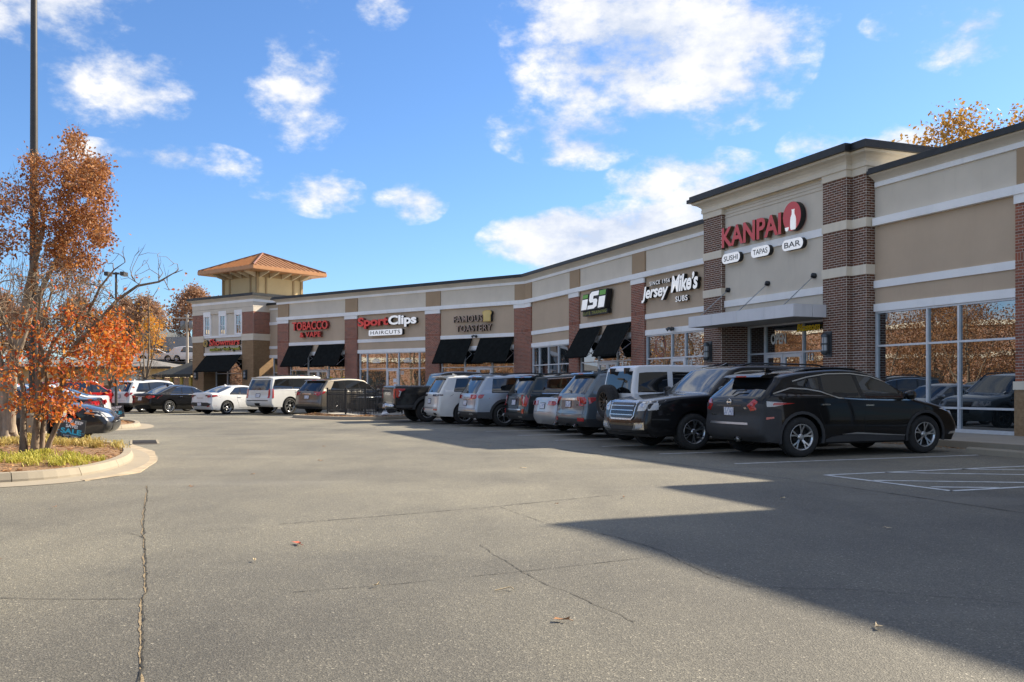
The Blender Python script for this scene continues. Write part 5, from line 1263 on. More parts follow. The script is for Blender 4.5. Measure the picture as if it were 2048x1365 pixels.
# --- black crossover nearest the camera
def crossover():
    L, H, hw = 4.89, 1.70, .955
    sil = [(.32, .30, .10), (.20, .38, .15), (.15, .52, .18), (.16, .66, .17), (.19, .80, .15), (.18, .96, .15), (.22, 1.10, .14), (.27, 1.16, .14, 'r0'), (.64, 1.49, .12, 'r1'), (.70, 1.55, .11), (1.15, 1.635, .10), (1.9, 1.70, .10), (2.45, 1.685, .10), (2.86, 1.60, .10), (2.96, 1.565, .11, 'w1'), (3.70, 1.145, .13, 'w0'), (3.82, 1.11, .12), (4.28, 1.02, .14), (4.58, .92, .19), (4.76, .78, .24), (4.87, .60, .27), (4.865, .42, .26), (4.75, .26, .2)]
    sx = 1.07
    c = Car('crossover_car', 'glossy black crossover with chrome window line nearest the camera beside the striped bay', carM(g1(-15.13, 10.27+L*sx/2), H1, sx), L, H, hw, sil, (1.09, 3.915), .381, (1.16, 1.07), lean=.34, sill=.27, body=p_black, group=NOSEIN, tuck=.03)
    X = lambda x: x-L/2
    c.mat = p_black
    top = [(X(.98), 1.42), (X(1.3), 1.50), (X(1.75), 1.565), (X(2.3), 1.575), (X(2.75), 1.52), (X(3.1), 1.40), (X(3.42), 1.235), (X(3.62), 1.10)]
    bot = [(X(3.62), 1.085), (X(3.0), 1.085), (X(2.4), 1.10), (X(1.9), 1.13), (X(1.55), 1.25), (X(1.25), 1.30), (X(.98), 1.36)]
    c.part('window_surround', m_gloss, [('L', bot[::-1]+top[::-1])], .004, both=True)
    c.part('side_window', m_cglass, [('L', [(X(2.52), 1.11), (X(3.42), 1.105), (X(3.38), 1.245), (X(3.05), 1.415), (X(2.7), 1.52), (X(2.42), 1.55)])], .008, both=True)
    c.part('side_window', m_rglass, [('L', [(X(1.62), 1.25), (X(1.95), 1.145), (X(2.42), 1.115), (X(2.32), 1.555), (X(1.75), 1.55), (X(1.62), 1.53)])], .008, both=True)
    c.part('side_window', m_rglass, [('L', [(X(1.08), 1.36), (X(1.30), 1.315), (X(1.52), 1.275), (X(1.54), 1.51), (X(1.3), 1.475), (X(1.08), 1.415)])], .008, both=True)
    c.strip('chrome_line', m_chrome, 'L', [(p[0], p[1]+.015) for p in top], .020); c.strip('chrome_line', m_chrome, 'L', [(X(.52), 1.20), (X(.9), 1.305)]+[(p[0], p[1]-.012) for p in bot[::-1][1:]], .022)
    c.doors([(2.50, 3.56, .06), (1.62, 2.46, .16)], .40, m_chrome, -.13)
    c.part('tail_light', m_clear, [('L', [(X(.36), .955), (X(.52), .96), (X(.86), 1.02), (X(.52), 1.05), (X(.36), 1.06)])], .010, both=True)
    c.part('tail_light_red', m_tail, [('L', [(X(.48), .985), (X(.62), .985), (X(.94), 1.02), (X(.60), 1.035), (X(.50), 1.03)])], .014, both=True); c.part('tail_light_red', m_tail, [('r', [(.56, .98), (.66, .87), (.80, .90), (.80, 1.05), (.70, 1.10), (.64, 1.04)])], .014, both=True)
    c.plate(0, .86); c.part('tailgate_trim', m_gloss, [('r', [(-.42, .955), (.42, .955), (.40, .985), (-.40, .985)])], .012)
    c.lower('bumper_cladding', m_clad, .40, X(0), X(1.09)-c.ra, .008, .28)
    c.part('bumper_strip', m_rim, [('r', [(-.62, .615), (.62, .615), (.60, .655), (-.60, .655)])], .016)
    c.part('reflector', m_tail, [('L', [(X(.34), .72), (X(.50), .74), (X(.50), .77), (X(.34), .765)])], .014, both=True)
    for s_ in (-1, 1):
        mb = MB(); mb.lathe([(.05, -.10), (.055, 0), (.042, 0), (.04, -.1)], 12, 'x', (-L/2-.02, s_*.66, .36)); mb.build('exhaust_tip', m_chrome, c.t)
    sp = MB(); sp.prism([(X(.44), 1.515), (X(.50), 1.495), (X(.70), 1.50), (X(.86), 1.585), (X(.68), 1.58), (X(.50), 1.55)], 'y', -.60, .60); sp.build('spoiler', p_black, c.t)
    mb = MB(); mb.box(X(.43), X(.445), -.16, .16, 1.515, 1.537); mb.build('brake_light', m_tail, c.t)
    mb = MB(); mb.tube([(X(.25), 0, 1.18), (X(.31), -.05, 1.25), (X(.33), -.34, 1.26)], .013, 5); mb.build('rear_wiper', m_gloss, c.t)
    h = c.hit('r', (0, 1.03))[0]
    mb = MB(); mb.lathe([(.052, h.x-.012), (.060, h.x-.022), (.068, h.x-.012)], 20, 'x', (0, 0, 1.035)); mb.box(h.x-.022, h.x-.006, -.075, .075, 1.023, 1.047); mb.build('badge', m_chrome, c.t)
    c.badge('r', 'SL', -.52, .93, .09, .035); c.badge('r', 'MURANO', .48, .79, .26, .032)
    c.arches(m_clad, .055, .012); c.part('sill_trim', m_clad, [('L', [(X(1.60), .28), (X(3.40), .28), (X(3.40), .37), (X(2.2), .43), (X(1.75), .38), (X(1.60), .33)])], .010, both=True)
    c.part('sill_chrome', m_rim, [('L', [(X(1.95), .42), (X(2.3), .455), (X(3.40), .385), (X(3.40), .372), (X(2.3), .425)])], .016, both=True)
    c.part('headlight', m_clear, [('L', [(X(4.25), .90), (X(4.62), .80), (X(4.80), .74), (X(4.75), .84), (X(4.5), .93)]), ('f', [(.60, .74), (.80, .72), (.90, .80), (.86, .92), (.7, .84)])], .010, both=True)
    c.part('fog_trim', m_chrome, [('L', [(X(4.50), .38), (X(4.82), .40), (X(4.82), .45), (X(4.55), .43)])], .014, both=True)
    c.part('grille', m_gloss, [('f', [(-.5, .45), (.5, .45), (.55, .78), (-.55, .78)])], .008)
    c.mirrors(3.42, 1.12); c.fin(1.05); c.rails(1.2, 2.7, .60, m_gloss, .02); c.wheels(STY['v5s'], .245)
    return c
C_cross = crossover()

# --- full size SUVs (black one backed in, white one by the corner tower)
def full_suv(name, label, o, hd, pnt, sx=1.0, front=True, grp=NOSEIN):
    L, H, hw = 5.70, 1.89, 1.02; sz = .955 if front else 1.0
    sil = [(.14, .38, .10), (.04, .46, .13), (0, .62, .13), (.02, .78, .12), (.07, .95, .11), (.09, 1.18, .11, 'r0'), (.24, 1.68, .10, 'r1'), (.30, 1.78, .10), (.62, 1.855, .09), (2.2, 1.89, .09), (3.15, 1.88, .09), (3.42, 1.82, .10), (3.50, 1.785, .11, 'w1'), (4.10, 1.285, .12, 'w0'), (4.24, 1.255, .10), (4.9, 1.205, .10), (5.38, 1.13, .12), (5.58, 1.06, .14), (5.645, .90, .15), (5.70, .62, .17), (5.68, .42, .17), (5.55, .30, .15)]
    c = Car(name, label, carM(o, hd, sx, sz), L, H, hw, sil, (1.20, 4.50), .405, (1.22, 1.19), lean=.24, sill=.36, body=pnt, cat='suv', group=grp, tuck=.03, pexp=4, tap=(.07, .03), arch=.07)
    X = lambda x: x-L/2
    c.glass([(.20, .42, 1.30, 1.36), (1.44, 1.40, 2.42, 2.50), (2.58, 2.52, 3.42, 3.98)], .03, drop=.15, mat=m_rglass)
    bot, top = c.dlo
    c.strip('chrome_line', m_chrome, 'L', [(q[0], q[1]-.03) for q in bot], .022); c.strip('chrome_line', m_chrome, 'L', [(q[0], q[1]+.02) for q in top], .02)
    c.doors([(2.56, 3.78, .0), (1.72, 2.50, .20)], .42, pnt, -.10)
    c.part('headlight', m_clear, [('f', [(.62, .86), (.97, .88), (.97, 1.10), (.64, 1.10)]), ('L', [(X(5.36), .90), (X(5.58), .88), (X(5.58), 1.08), (X(5.34), 1.09)])], .012, both=True)
    c.part('headlight_lens', m_chrome, [('f', [(.70, .96), (.82, .96), (.82, 1.07), (.70, 1.07)])], .02, both=True)
    c.part('grille_surround', m_chrome, [('f', [(-.54, .74), (-.44, .66), (.44, .66), (.54, .74), (.56, 1.04), (.51, 1.09), (-.51, 1.09), (-.56, 1.04)])], .022)
    c.part('grille_mesh', m_gloss, [('f', [(-.49, .75), (-.41, .70), (.41, .70), (.49, .75), (.51, 1.02), (.48, 1.045), (-.48, 1.045), (-.51, 1.02)])], .030)
    for z in (.765, .865, .965): c.part('grille_bar', m_chrome, [('f', rect(-.49, .49, z, z+.020))], .045)
    c.badge('f', 'GMC', 0, .885, .30, .085, m_chrome, .06)
    c.part('fog_surround', m_chrome, [('f', [(.48, .44), (.90, .46), (.90, .62), (.60, .60)])], .016, both=True); c.part('fog_light', m_clear, [('f', [(.62, .48), (.86, .50), (.86, .585), (.66, .575)])], .022, both=True)
    c.part('lower_grille', m_clad, [('f', rect(-.48, .48, .44, .53))], .01); c.part('air_dam', m_clad, [('f', rect(-.92, .92, .31, .37))], .012)
    c.box('running_board', m_rim, 1.75, 3.85, hw-.06, hw+.05, .34, .385, .012); c.box('running_board', m_rim, 1.75, 3.85, -hw-.05, -hw+.06, .34, .385, .012)
    c.badge('L', 'YUKON XL', X(3.45), .80, .40, .05); c.badge('R', 'YUKON XL', X(3.45), .80, .40, .05)
    c.part('tail_light', m_tail, [('r', [(.76, .80), (.90, .80), (.88, 1.24), (.78, 1.24)]), ('L', [(X(.14), .80), (X(.22), .80), (X(.24), 1.24), (X(.18), 1.24)])], .014, both=True)
    c.plate(0, .93); c.part('tailgate_bar', m_gloss if pnt is p_black2 else m_clad, [('r', rect(-.80, .80, .66, .70))], .01); c.part('hitch_cover', m_under, [('r', rect(-.20, .20, .42, .56))], .01)
    mb = MB(); mb.box(X(.20), X(.52), -.70, .70, 1.765, 1.80); mb.build('spoiler', pnt, c.t)
    c.mirrors(3.88, 1.27, pnt); c.rails(.7, 3.2, .62, m_gloss, .05); c.fin(3.1, m_gloss); c.wheels(STY['v6s'], .262, w=.27)
    return c
LY_ = 5.7
C_yukon = full_suv('full_size_suv', 'huge black SUV backed in showing its chrome grille to the camera', g1(-17.62, 9.44+LY_*1.0/2), H1+PI, p_black2, 1.0)
def generic_suv(name, label, o, hd, L, H, hw, pnt, axles, R, belt, silkw, glass, doors, sty, rim=None, rimr=.24, lean=.30, tails=None, rear=None, clad=True, rails=None, handle=m_chrome, grp=NOSEIN, sx=1., drop=.13, chrome=None, gm=None, tuck=.04, spoil=True, archw=.06, face2=None):
    c = Car(name, label, carM(o, hd, sx), L, H, hw, suv_sil(L, H, **silkw), axles, R, belt, lean=lean, sill=.28, body=pnt, cat='suv', group=grp, tuck=tuck)
    X = lambda x: x-L/2
    c.glass(glass, .03, drop=drop, mat=gm or m_rglass); c.doors(doors, .38, handle, -.11)
    if chrome:
        bot, top = c.dlo
        if 'b' in chrome: c.strip('chrome_line', m_chrome, 'L', [(q[0], q[1]-.025) for q in bot], .024)
        if 't' in chrome: c.strip('chrome_line', m_chrome, 'L', [(q[0], q[1]+.018) for q in top], .022)
        if 'q' in chrome: c.strip('chrome_line', m_chrome, 'L', [(bot[2][0], bot[2][1]-.02), (bot[0][0]-.03, bot[0][1]-.01), (top[-1][0]-.02, top[-1][1]+.01), (top[-3][0], top[-3][1]+.02)], .05)
    if clad:
        c.arches(m_clad, archw, .012); c.part('sill_trim', m_clad, [('L', rect(X(axles[0]+R+.06), X(axles[1]-R-.06), .28, .40))], .010, both=True)
        c.lower('bumper_cladding', m_clad, .50, X(0)-.3, X(axles[0])-c.ra, .008)
    if tails:
        for mt, items in tails: c.part('tail_light' if mt in (m_tail, m_clear, m_smoke) else 'tail_trim', mt, [(ax, [(X(p[0]), p[1]) if ax == 'L' else p for p in poly]) for ax, poly in items], .012 if mt is not m_tail else .014, both=True)
    if spoil:
        zt = H-silkw.get('rw_top', .20); x1 = .11+silkw.get('rake', .45); w = hw-.30
        mb = MB(); mb.prism([(X(x1-.12), zt+.045), (X(x1-.08), zt+.025), (X(x1+.06), zt+.02), (X(x1+.40), zt+.13), (X(x1+.10), zt+.10), (X(x1-.06), zt+.075)], 'y', -w, w); mb.build('spoiler', pnt, c.t)
        mb = MB(); mb.box(X(x1-.125), X(x1-.11), -.14, .14, zt+.036, zt+.056); mb.build('brake_light', m_tail, c.t)
    zr = silkw.get('zrw', 1.08)
    c.part('bumper_seam', m_under, [('r', rect(-hw+.12, hw-.12, .615, .622))], .003)
    c.part('tailgate_gap', m_under, [('r', rect(hw-.17, hw-.163, .622, zr-.06))], .003, both=True)
    mb = MB(); mb.tube([(X(.09), 0, zr+.02), (X(.15), .04, zr+.07), (X(.20), .36, zr+.09)], .012, 5); mb.build('rear_wiper', m_gloss, c.t)
    c.part('headlight', m_clear, [('f', rect(.55, hw-.08, .72, .88)), ('L', rect(X(L-.45), X(L-.15), .74, .88))], .01, both=True); c.part('grille', m_gloss, [('f', rect(-.5, .5, .5, .86))], .01)
    if rear: rear(c, X)
    c.mirrors(doors[0][1]-.1, c.beltz(doors[0][1]-L/2)+.03); c.fin(1.0)
    if rails: c.rails(*rails)
    c.wheels(STY[sty], rimr, rim, face2)
    return c
# --- white off-roader with spare wheel
def offroader():
    L, H, hw = 4.33, 1.86, .80
    sil = [(.10, .50, .06), (.02, .54, .06), (0, .66, .06), (0, .95, .06), (.01, 1.12, .06), (.015, 1.18, .06, 'r0'), (.11, 1.70, .06, 'r1'), (.15, 1.79, .06), (.26, 1.84, .055), (1.2, 1.86, .055), (2.3, 1.85, .055), (2.52, 1.81, .06), (2.58, 1.78, .06, 'w1'), (2.88, 1.25, .06, 'w0'), (2.98, 1.21, .06), (3.6, 1.17, .06), (3.96, 1.12, .07), (4.05, 1.02, .07), (4.07, .80, .07), (4.07, .62, .07), (4.0, .52, .07)]
    c = Car('off_road_car', 'boxy white off road car with a spare wheel on its tail', carM(at1(-19.85, 10.5, L), H1), L, H, hw, sil, (.62, 3.57), .405, (1.17, 1.16), lean=.10, sill=.48, body=p_white, cat='suv', group=NOSEIN, tuck=.0, pexp=7, tap=(.10, .0), arch=.10, bulge=.0)
    X = lambda x: x-L/2
    c.glass([(.16, .22, .98, .98), (1.12, 1.12, 1.82, 1.82), (1.96, 1.96, 2.46, 2.72)], .0, cov=p_white, drop=.17, mat=m_rglass)
    c.doors([(1.90, 2.80, 0), (1.10, 1.84, 0)], .55, m_gloss, -.14)
    for y in (-.42, .30):
        mb = MB(); mb.box(X(.0), X(.14), y-.03, y+.03, 1.64, 1.78); mb.build('glass_hinge', m_gloss, c.t)
    for sg in (-1, 1):
        c.box('fender_flare', m_clad, .05, 1.15, sg*.86-.10, sg*.86+.10, .88, .96, .03); c.box('fender_flare', m_clad, 3.02, 4.20, sg*.86-.10, sg*.86+.10, .90, .98, .03)
        c.box('tail_light', m_tail, -.05, .05, sg*.70-.09, sg*.70+.09, .86, 1.08, .015)
    c.box('rear_bumper', m_clad, -.16, .05, -.78, .78, .50, .70, .03); c.box('front_bumper', m_clad, 4.08, 4.34, -.78, .78, .52, .72, .03)
    c.part('grille_panel', p_white, [('f', [(-.52, .74), (.52, .74), (.60, 1.10), (-.60, 1.10)])], .012)
    for k in range(7): c.part('grille_slot', m_under, [('f', rect(-.33+k*.105-.026, -.33+k*.105+.026, .80, 1.06))], .016, dens=.3)
    for sg in (-1, 1):
        mb = MB(); mb.lathe([(.0, .03), (.085, .02), (.095, 0)], 16, 'x', (X(4.07), sg*.50, .95)); mb.build('headlight', m_clear, c.t)
    c.box('plate_bracket', m_clad, -.12, -.02, .40, .76, .60, .86, .01)
    mb = MB(); x = X(-.13); mb.box(x, x+.01, .42, .74, .64, .81); mb.build('number_plate', m_plate, c.t)
    dm, tm, rm = c.wheels(STY['v10'], .23, m_rimb, m_rimd, .26)
    o = bpy.data.objects.new('spare_wheel', dm); COL.objects.link(o); o.parent = c.t; o.location = (X(-.20), .06, .98); o.rotation_euler = (0, 0, PI/2)
    for nm, me in (('tyre', tm), ('rim', rm)): q = bpy.data.objects.new(nm, me); COL.objects.link(q); q.parent = o
    mb = MB(); mb.box(X(-.12), X(.02), -.10, .10, .92, 1.12); mb.tube([(X(.0), .15, 1.22), (X(-.04), .05, 1.32), (X(-.02), -.08, 1.24)], .02, 6); mb.build('spare_carrier', m_gloss, c.t)
    c.mirrors(2.78, 1.22, m_clad)
    return c
offroader()
# --- blue grey SUV
def rear_b(c, X):
    hw = c.hw
    c.part('tail_panel', m_chrome, [('r', rect(-.52, .52, .98, 1.04))], .012); c.plate(.0, .88)
    c.part('reflector', m_tail, [('r', rect(.62, .88, .44, .53))], .02, both=True); c.badge('r', 'AWD', -.55, .86, .16, .03, m_gloss)
    mb = MB(); mb.tube([(X(-.05), 0, .34), (X(.4), 0, .34)], .03, 6); mb.build('tow_hitch', m_under, c.t)
    for s_ in (-1, 1): mb = MB(); mb.lathe([(.045, -.12), (.05, 0), (.038, 0)], 10, 'x', (X(.02), s_*.62, .33)); mb.build('exhaust_tip', m_chrome, c.t)
generic_suv('mid_size_suv', 'blue grey SUV with pointed red tail lights left of the white off road car', at1(-22.35, 10.35, 4.84), H1, 4.84, 1.80, .985, p_bluegrey, (1.02, 3.84), .385, (1.15, 1.10), dict(rake=.42, zrw=1.16, hood=1.10, rw_top=.17),
    [(.72, .98, 1.50, 1.52), (1.60, 1.58, 2.42, 2.46), (2.54, 2.50, 3.10, 3.62)], [(2.5, 3.50, .05), (1.62, 2.44, .18)], 'v5s', m_rimd, .25, tails=[(m_tail, [('r', [(.50, 1.00), (.95, .84), (.95, 1.06), (.48, 1.08)]), ('L', [(.02, .84), (.12, .84), (.52, 1.06), (.06, 1.06)])]), (m_clear, [('r', [(.56, .99), (.74, .93), (.74, 1.0), (.56, 1.02)])])], rear=rear_b, rails=(1.2, 3.0, .64), chrome='q')
# --- dark teal SUV
def rear_c(c, X):
    c.plate(0, .84); c.part('bumper_chrome', m_chrome, [('r', rect(-.6, .6, .60, .635))], .014); c.badge('r', 'TELLURIDE', 0, 1.0, .75, .04)
    c.part('reflector', m_tail, [('r', rect(.70, .80, .50, .64))], .018, both=True)
    for s_ in (-1, 1): c.part('exhaust_tip', m_chrome, [('r', rect(s_*.55-.14, s_*.55+.14, .36, .41))], .02)
generic_suv('mid_size_suv', 'dark teal grey SUV between the silver sedan and the pale blue one', at1(-27.55, 10.85, 5.0), H1, 5.0, 1.76, .995, p_teal, (1.06, 3.96), .385, (1.12, 1.09), dict(rake=.34, zrw=1.14, hood=1.12, rw_top=.17),
    [(.62, .86, 1.52, 1.54), (1.62, 1.60, 2.50, 2.54), (2.62, 2.56, 3.20, 3.72)], [(2.58, 3.60, .05), (1.64, 2.50, .18)], 'v5s', m_rimd, .25, lean=.24, tails=[(m_tail, [('r', [(.78, .74), (.88, .72), (.95, 1.08), (.84, 1.08)]), ('L', [(.02, .74), (.10, .72), (.22, 1.08), (.06, 1.08)])]), (m_clear, [('r', [(.66, .80), (.76, .80), (.80, 1.0), (.72, 1.04)])])], rear=rear_c, rails=(1.2, 3.1, .66), chrome='bt')
# --- pale blue silver SUV
def rear_d(c, X):
    c.part('tail_trim', m_chrome, [('r', rect(-.70, .70, .905, .935))], .016); c.plate(0, .80); c.part('bumper_strip', m_chrome, [('r', rect(-.9, .9, .535, .56))], .014)
    c.badge('r', 'ATLAS', 0, .98, .5, .045)
    for s_ in (-1, 1): c.part('exhaust_trim', m_chrome, [('r', [(s_*.62-.16, .40), (s_*.62+.16, .40), (s_*.62+.12, .46), (s_*.62-.12, .46)])], .02)
generic_suv('mid_size_suv', 'pale blue silver SUV with black wheel arch trim and chrome under its tail lights', at1(-29.75, 9.95, 5.1), H1, 5.1, 1.78, .985, p_atlas, (1.10, 4.08), .395, (1.13, 1.10), dict(rake=.36, zrw=1.12, hood=1.12, rw_top=.16),
    [(.66, .74, 1.55, 1.57), (1.65, 1.63, 2.55, 2.58), (2.66, 2.60, 3.26, 3.78)], [(2.62, 3.68, .05), (1.70, 2.56, .20)], 'v5s', m_rim, .262, lean=.22, tails=[(m_tail, [('r', [(.40, .94), (.95, .94), (.95, 1.08), (.42, 1.06)]), ('L', [(.02, .94), (.32, .96), (.40, 1.08), (.05, 1.08)])])], rear=rear_d, rails=(1.1, 3.2, .68), archw=.09, face2=m_rimd)
# --- white long SUV
def rear_e(c, X):
    c.plate(.0, .83); c.part('reflector', m_tail, [('r', rect(.55, .84, .50, .555))], .016, both=True); c.part('exhaust_trim', m_gloss, [('r', [(.46, .34), (.74, .34), (.70, .42), (.50, .42)])], .016, both=True)
    c.part('bumper_seam', m_gloss, [('r', rect(-.85, .85, .575, .59))], .006)
generic_suv('mid_size_suv', 'white long SUV with slim dark tail lights right of the black pickup', at1(-32.15, 9.4, 5.2), H1, 5.2, 1.80, .99, p_white2, (1.06, 4.15), .39, (1.16, 1.12), dict(rake=.34, zrw=1.14, hood=1.12, rw_top=.16),
    [(.66, .80, 1.60, 1.62), (1.70, 1.68, 2.60, 2.64), (2.72, 2.66, 3.30, 3.84)], [(2.68, 3.74, .05), (1.74, 2.62, .20)], 'v5s', m_rim, .262, lean=.24, tails=[(m_smoke, [('r', [(.34, 1.0), (.95, 1.0), (.95, 1.075), (.34, 1.075)]), ('L', [(.03, 1.0), (.26, 1.02), (.26, 1.075), (.05, 1.075)])])], rear=rear_e, clad=False, rails=(1.2, 3.2, .68))
# --- taupe SUV and small white SUV
def rear_f(c, X):
    c.part('tailgate_chrome', m_chrome, [('r', [(-.34, .98), (.34, .98), (.30, 1.04), (-.30, 1.04)])], .016); c.plate(0, .86)
    c.lower('bumper_cladding', m_clad, .42, X(-.3), X(1.08)-c.ra)
generic_suv('mid_size_suv', 'taupe brown rounded SUV right of the big white one near the fence', at2(-3.6, 28.7, 5.17), H2, 5.17, 1.78, .995, p_taupe, (1.08, 4.10), .39, (1.14, 1.06), dict(rake=.50, zrw=1.14, hood=1.08, rw_top=.18),
    [(.70, 1.05, 1.60, 1.64), (1.72, 1.68, 2.55, 2.60), (2.68, 2.60, 3.26, 3.86)], [(2.62, 3.74, .05), (1.76, 2.58, .20)], 'v6s', m_rim, .255, tails=[(m_tail, [('r', [(.46, .98), (.95, .94), (.95, 1.12), (.60, 1.10)]), ('L', [(.03, .92), (.34, 1.06), (.40, 1.14), (.06, 1.12)])]), (m_clear, [('r', [(.46, .99), (.66, .98), (.64, 1.06), (.52, 1.06)])])], rear=rear_f, clad=False, chrome='t')
def rear_g(c, X):
    c.plate(0, .84); c.lower('bumper_cladding', m_clad, .42, X(-.3), X(.94)-c.ra)
generic_suv('compact_suv', 'white compact SUV at the far left of the row with red tail lights', at2(-15.3, 25.9, 4.6), H2, 4.6, 1.72, .90, p_white, (.94, 3.58), .355, (1.08, 1.03), dict(rake=.30, zrw=1.10, hood=1.05, rw_top=.16),
    [(.55, .78, 1.28, 1.30), (1.38, 1.36, 2.20, 2.24), (2.32, 2.26, 2.80, 3.36)], [(2.28, 3.26, .05), (1.44, 2.20, .16)], 'v5', m_rim, .225, lean=.24, tails=[(m_tail, [('r', [(.50, .88), (.86, .80), (.88, 1.06), (.66, 1.06)]), ('L', [(.02, .80), (.30, .96), (.34, 1.04), (.05, 1.06)])])], rear=rear_g, rails=(1.0, 2.6, .56), gm=m_cglass)
C_white = full_suv('full_size_suv', 'big white square SUV parked before the tobacco shop', at2(-6.25, 27.9, 5.7), H2, p_white2, 1.0, False)

# --- sedans
def sedan(name, label, o, hd, L, H, hw, pnt, axles, R, belt, kw, sty, rimr=.21, tails=None, rear=None, lean=.34, grp=NOSEIN, roof=None, glass=None, chrome=None, sx=1., heads=True):
    c = Car(name, label, carM(o, hd, sx), L, H, hw, sedan_sil(L, H, **kw), axles, R, belt, lean=lean, sill=.22, body=pnt, cat='car', group=grp, tuck=.05, tap=(.12, .09))
    X = lambda x: x-L/2
    c.glass(glass or [(.24*L, .33*L, .385*L, .375*L), (.39*L, .395*L, .50*L, .515*L), (.53*L, .515*L, .575*L, .695*L)], .025, drop=.115, mat=m_cglass)
    c.doors([(.52*L, .72*L, .04), (.36*L, .51*L, .12)], .32, pnt if not chrome else m_chrome, -.10)
    if chrome:
        bot, top = c.dlo; c.strip('chrome_line', m_chrome, 'L', [(q[0], q[1]-.02) for q in bot], .018); c.strip('chrome_line', m_chrome, 'L', [(q[0], q[1]+.015) for q in top], .018)
    for mt, items in (tails or []): c.part('tail_light', mt, [(ax, [(X(p[0]), p[1]) if ax == 'L' else p for p in poly]) for ax, poly in items], .012 if mt is not m_tail else .015, both=True)
    if heads:
        c.part('headlight', m_clear, [('f', [(.46, .60), (hw-.1, .62), (hw-.06, .76), (.52, .68)]), ('L', [(X(L-.62), .70), (X(L-.18), .62), (X(L-.22), .72), (X(L-.55), .78)])], .01, both=True)
        c.part('marker_light', m_amber, [('L', [(X(L-.62), .70), (X(L-.40), .665), (X(L-.40), .70), (X(L-.58), .74)])], .014, both=True)
        c.part('grille', m_gloss, [('f', [(-.55, .26), (.55, .26), (.62, .50), (.3, .58), (-.3, .58), (-.62, .50)])], .01); c.part('side_intake', m_clad, [('f', [(.62, .28), (.84, .30), (.80, .50), (.70, .48)])], .012, both=True)
    if roof:
        i0, i1 = c.S[c.tags['r1']][0], c.S[c.tags['w1']][0]
        c.part('roof_wrap', roof, [('t', [(x, -.56) for x in np.linspace(i0+.02, i1-.02, 6)]+[(x, .56) for x in np.linspace(i1-.02, i0+.02, 6)])], .006)
    if rear: rear(c, X)
    c.mirrors(.70*L, c.beltz(.7*L-L/2)+.02, pnt); c.fin(.33*L); c.wheels(STY[sty], rimr, w=.22); return c
def rear_s(c, X): c.plate(0, .78); c.part('decklid_seam', m_under, [('r', rect(-.62, .62, .60, .606))], .004)
sedan('sedan_car', 'silver sedan tucked low between the dark teal SUV and the blue grey SUV', at1(-25.0, 10.75, 4.75), H1, 4.75, 1.45, .90, p_silver, (1.05, 3.79), .32, (.95, .90), dict(deck=1.03, hood=.92), 'v5', tails=[(m_tail, [('r', [(.36, .80), (.86, .80), (.86, .92), (.40, .93)]), ('L', [(.03, .80), (.36, .84), (.30, .92), (.05, .92)])])], rear=rear_s)
def rear_h(c, X):
    c.part('bumper_black', m_clad, [('r', [(-.70, .40), (.70, .40), (.82, .52), (.60, .58), (-.60, .58), (-.82, .52)])], .012); c.plate(0, .50, eps=.018); c.badge('r', 'ELANTRA', 0, .80, .5, .035)
    c.part('reflector', m_tail, [('r', [(.55, .36), (.86, .42), (.84, .46), (.58, .40)])], .018, both=True)
sedan('sedan_car', 'clean white sedan half in sun before the corner restaurant tower', at2(-8.75, 26.4, 4.62), H2, 4.62, 1.44, .90, p_white, (.98, 3.68), .325, (.97, .90), dict(deck=1.06, hood=.90, rw=(.12, .30), wt=.56), 'v5', .225, tails=[(m_smoke, [('r', [(.36, .90), (.88, .82), (.88, .93), (.45, .95)])]), (m_tail, [('L', [(.03, .82), (.46, .90), (.40, .95), (.05, .94)]), ('r', [(.66, .84), (.90, .82), (.90, .94), (.68, .945)])])], rear=rear_h)
def rear_i(c, X): c.plate(0, .74); c.part('decklid_chrome', m_chrome, [('r', rect(-.40, .40, .84, .86))], .012)
sedan('sedan_car', 'black sedan with chrome window outline beside the white compact SUV', at2(-12.55, 25.5, 4.85), H2, 4.85, 1.45, .92, p_black, (1.12, 3.97), .335, (.96, .91), dict(deck=1.02, hood=.93), 'v10', .23, tails=[(m_tail, [('r', [(.46, .82), (.88, .74), (.88, .92), (.55, .90)]), ('L', [(.03, .74), (.34, .84), (.28, .90), (.05, .92)])])], rear=rear_i, chrome=True)
LEFT = 'cars parked beyond the tree island'
def left_at(nose, hd, L): return Vector((nose[0]-math.cos(hd)*L/2, nose[1]-math.sin(hd)*L/2, 0))
sedan('sedan_car', 'dark navy sedan with a white roof facing out beside the near sale sign', left_at((-9.75, 22.9), H1-.12, 4.9), H1-.12, 4.9, 1.44, .92, p_navy, (1.08, 3.90), .335, (.95, .90), dict(deck=1.03, hood=.96), 'v10', .23, roof=p_white, grp=LEFT)
t_ = [(m_tail, [('r', [(.30, .84), (.90, .80), (.90, .93), (.36, .94)]), ('L', [(.03, .80), (.40, .86), (.34, .93), (.05, .93)])])]
def tail_at(tail, hd, L): return Vector((tail[0]+math.cos(hd)*L/2, tail[1]+math.sin(hd)*L/2, 0))
sedan('sedan_car', 'dark blue sedan with wide red tail lights showing behind the navy one', tail_at((-11.75, 26.6), H1+PI-.1, 4.8), H1+PI-.1, 4.8, 1.42, .91, p_navy, (1.05, 3.85), .33, (.95, .90), dict(deck=1.03, hood=.92), 'v5', tails=t_, grp=LEFT)
sedan('sedan_car', 'white sedan with red tail lights in the row beyond the tree island', tail_at((-12.95, 29.8), H1+PI-.1, 4.8), H1+PI-.1, 4.8, 1.44, .91, p_white, (1.05, 3.85), .33, (.96, .90), dict(deck=1.06, hood=.92), 'v5', tails=t_, grp=LEFT)
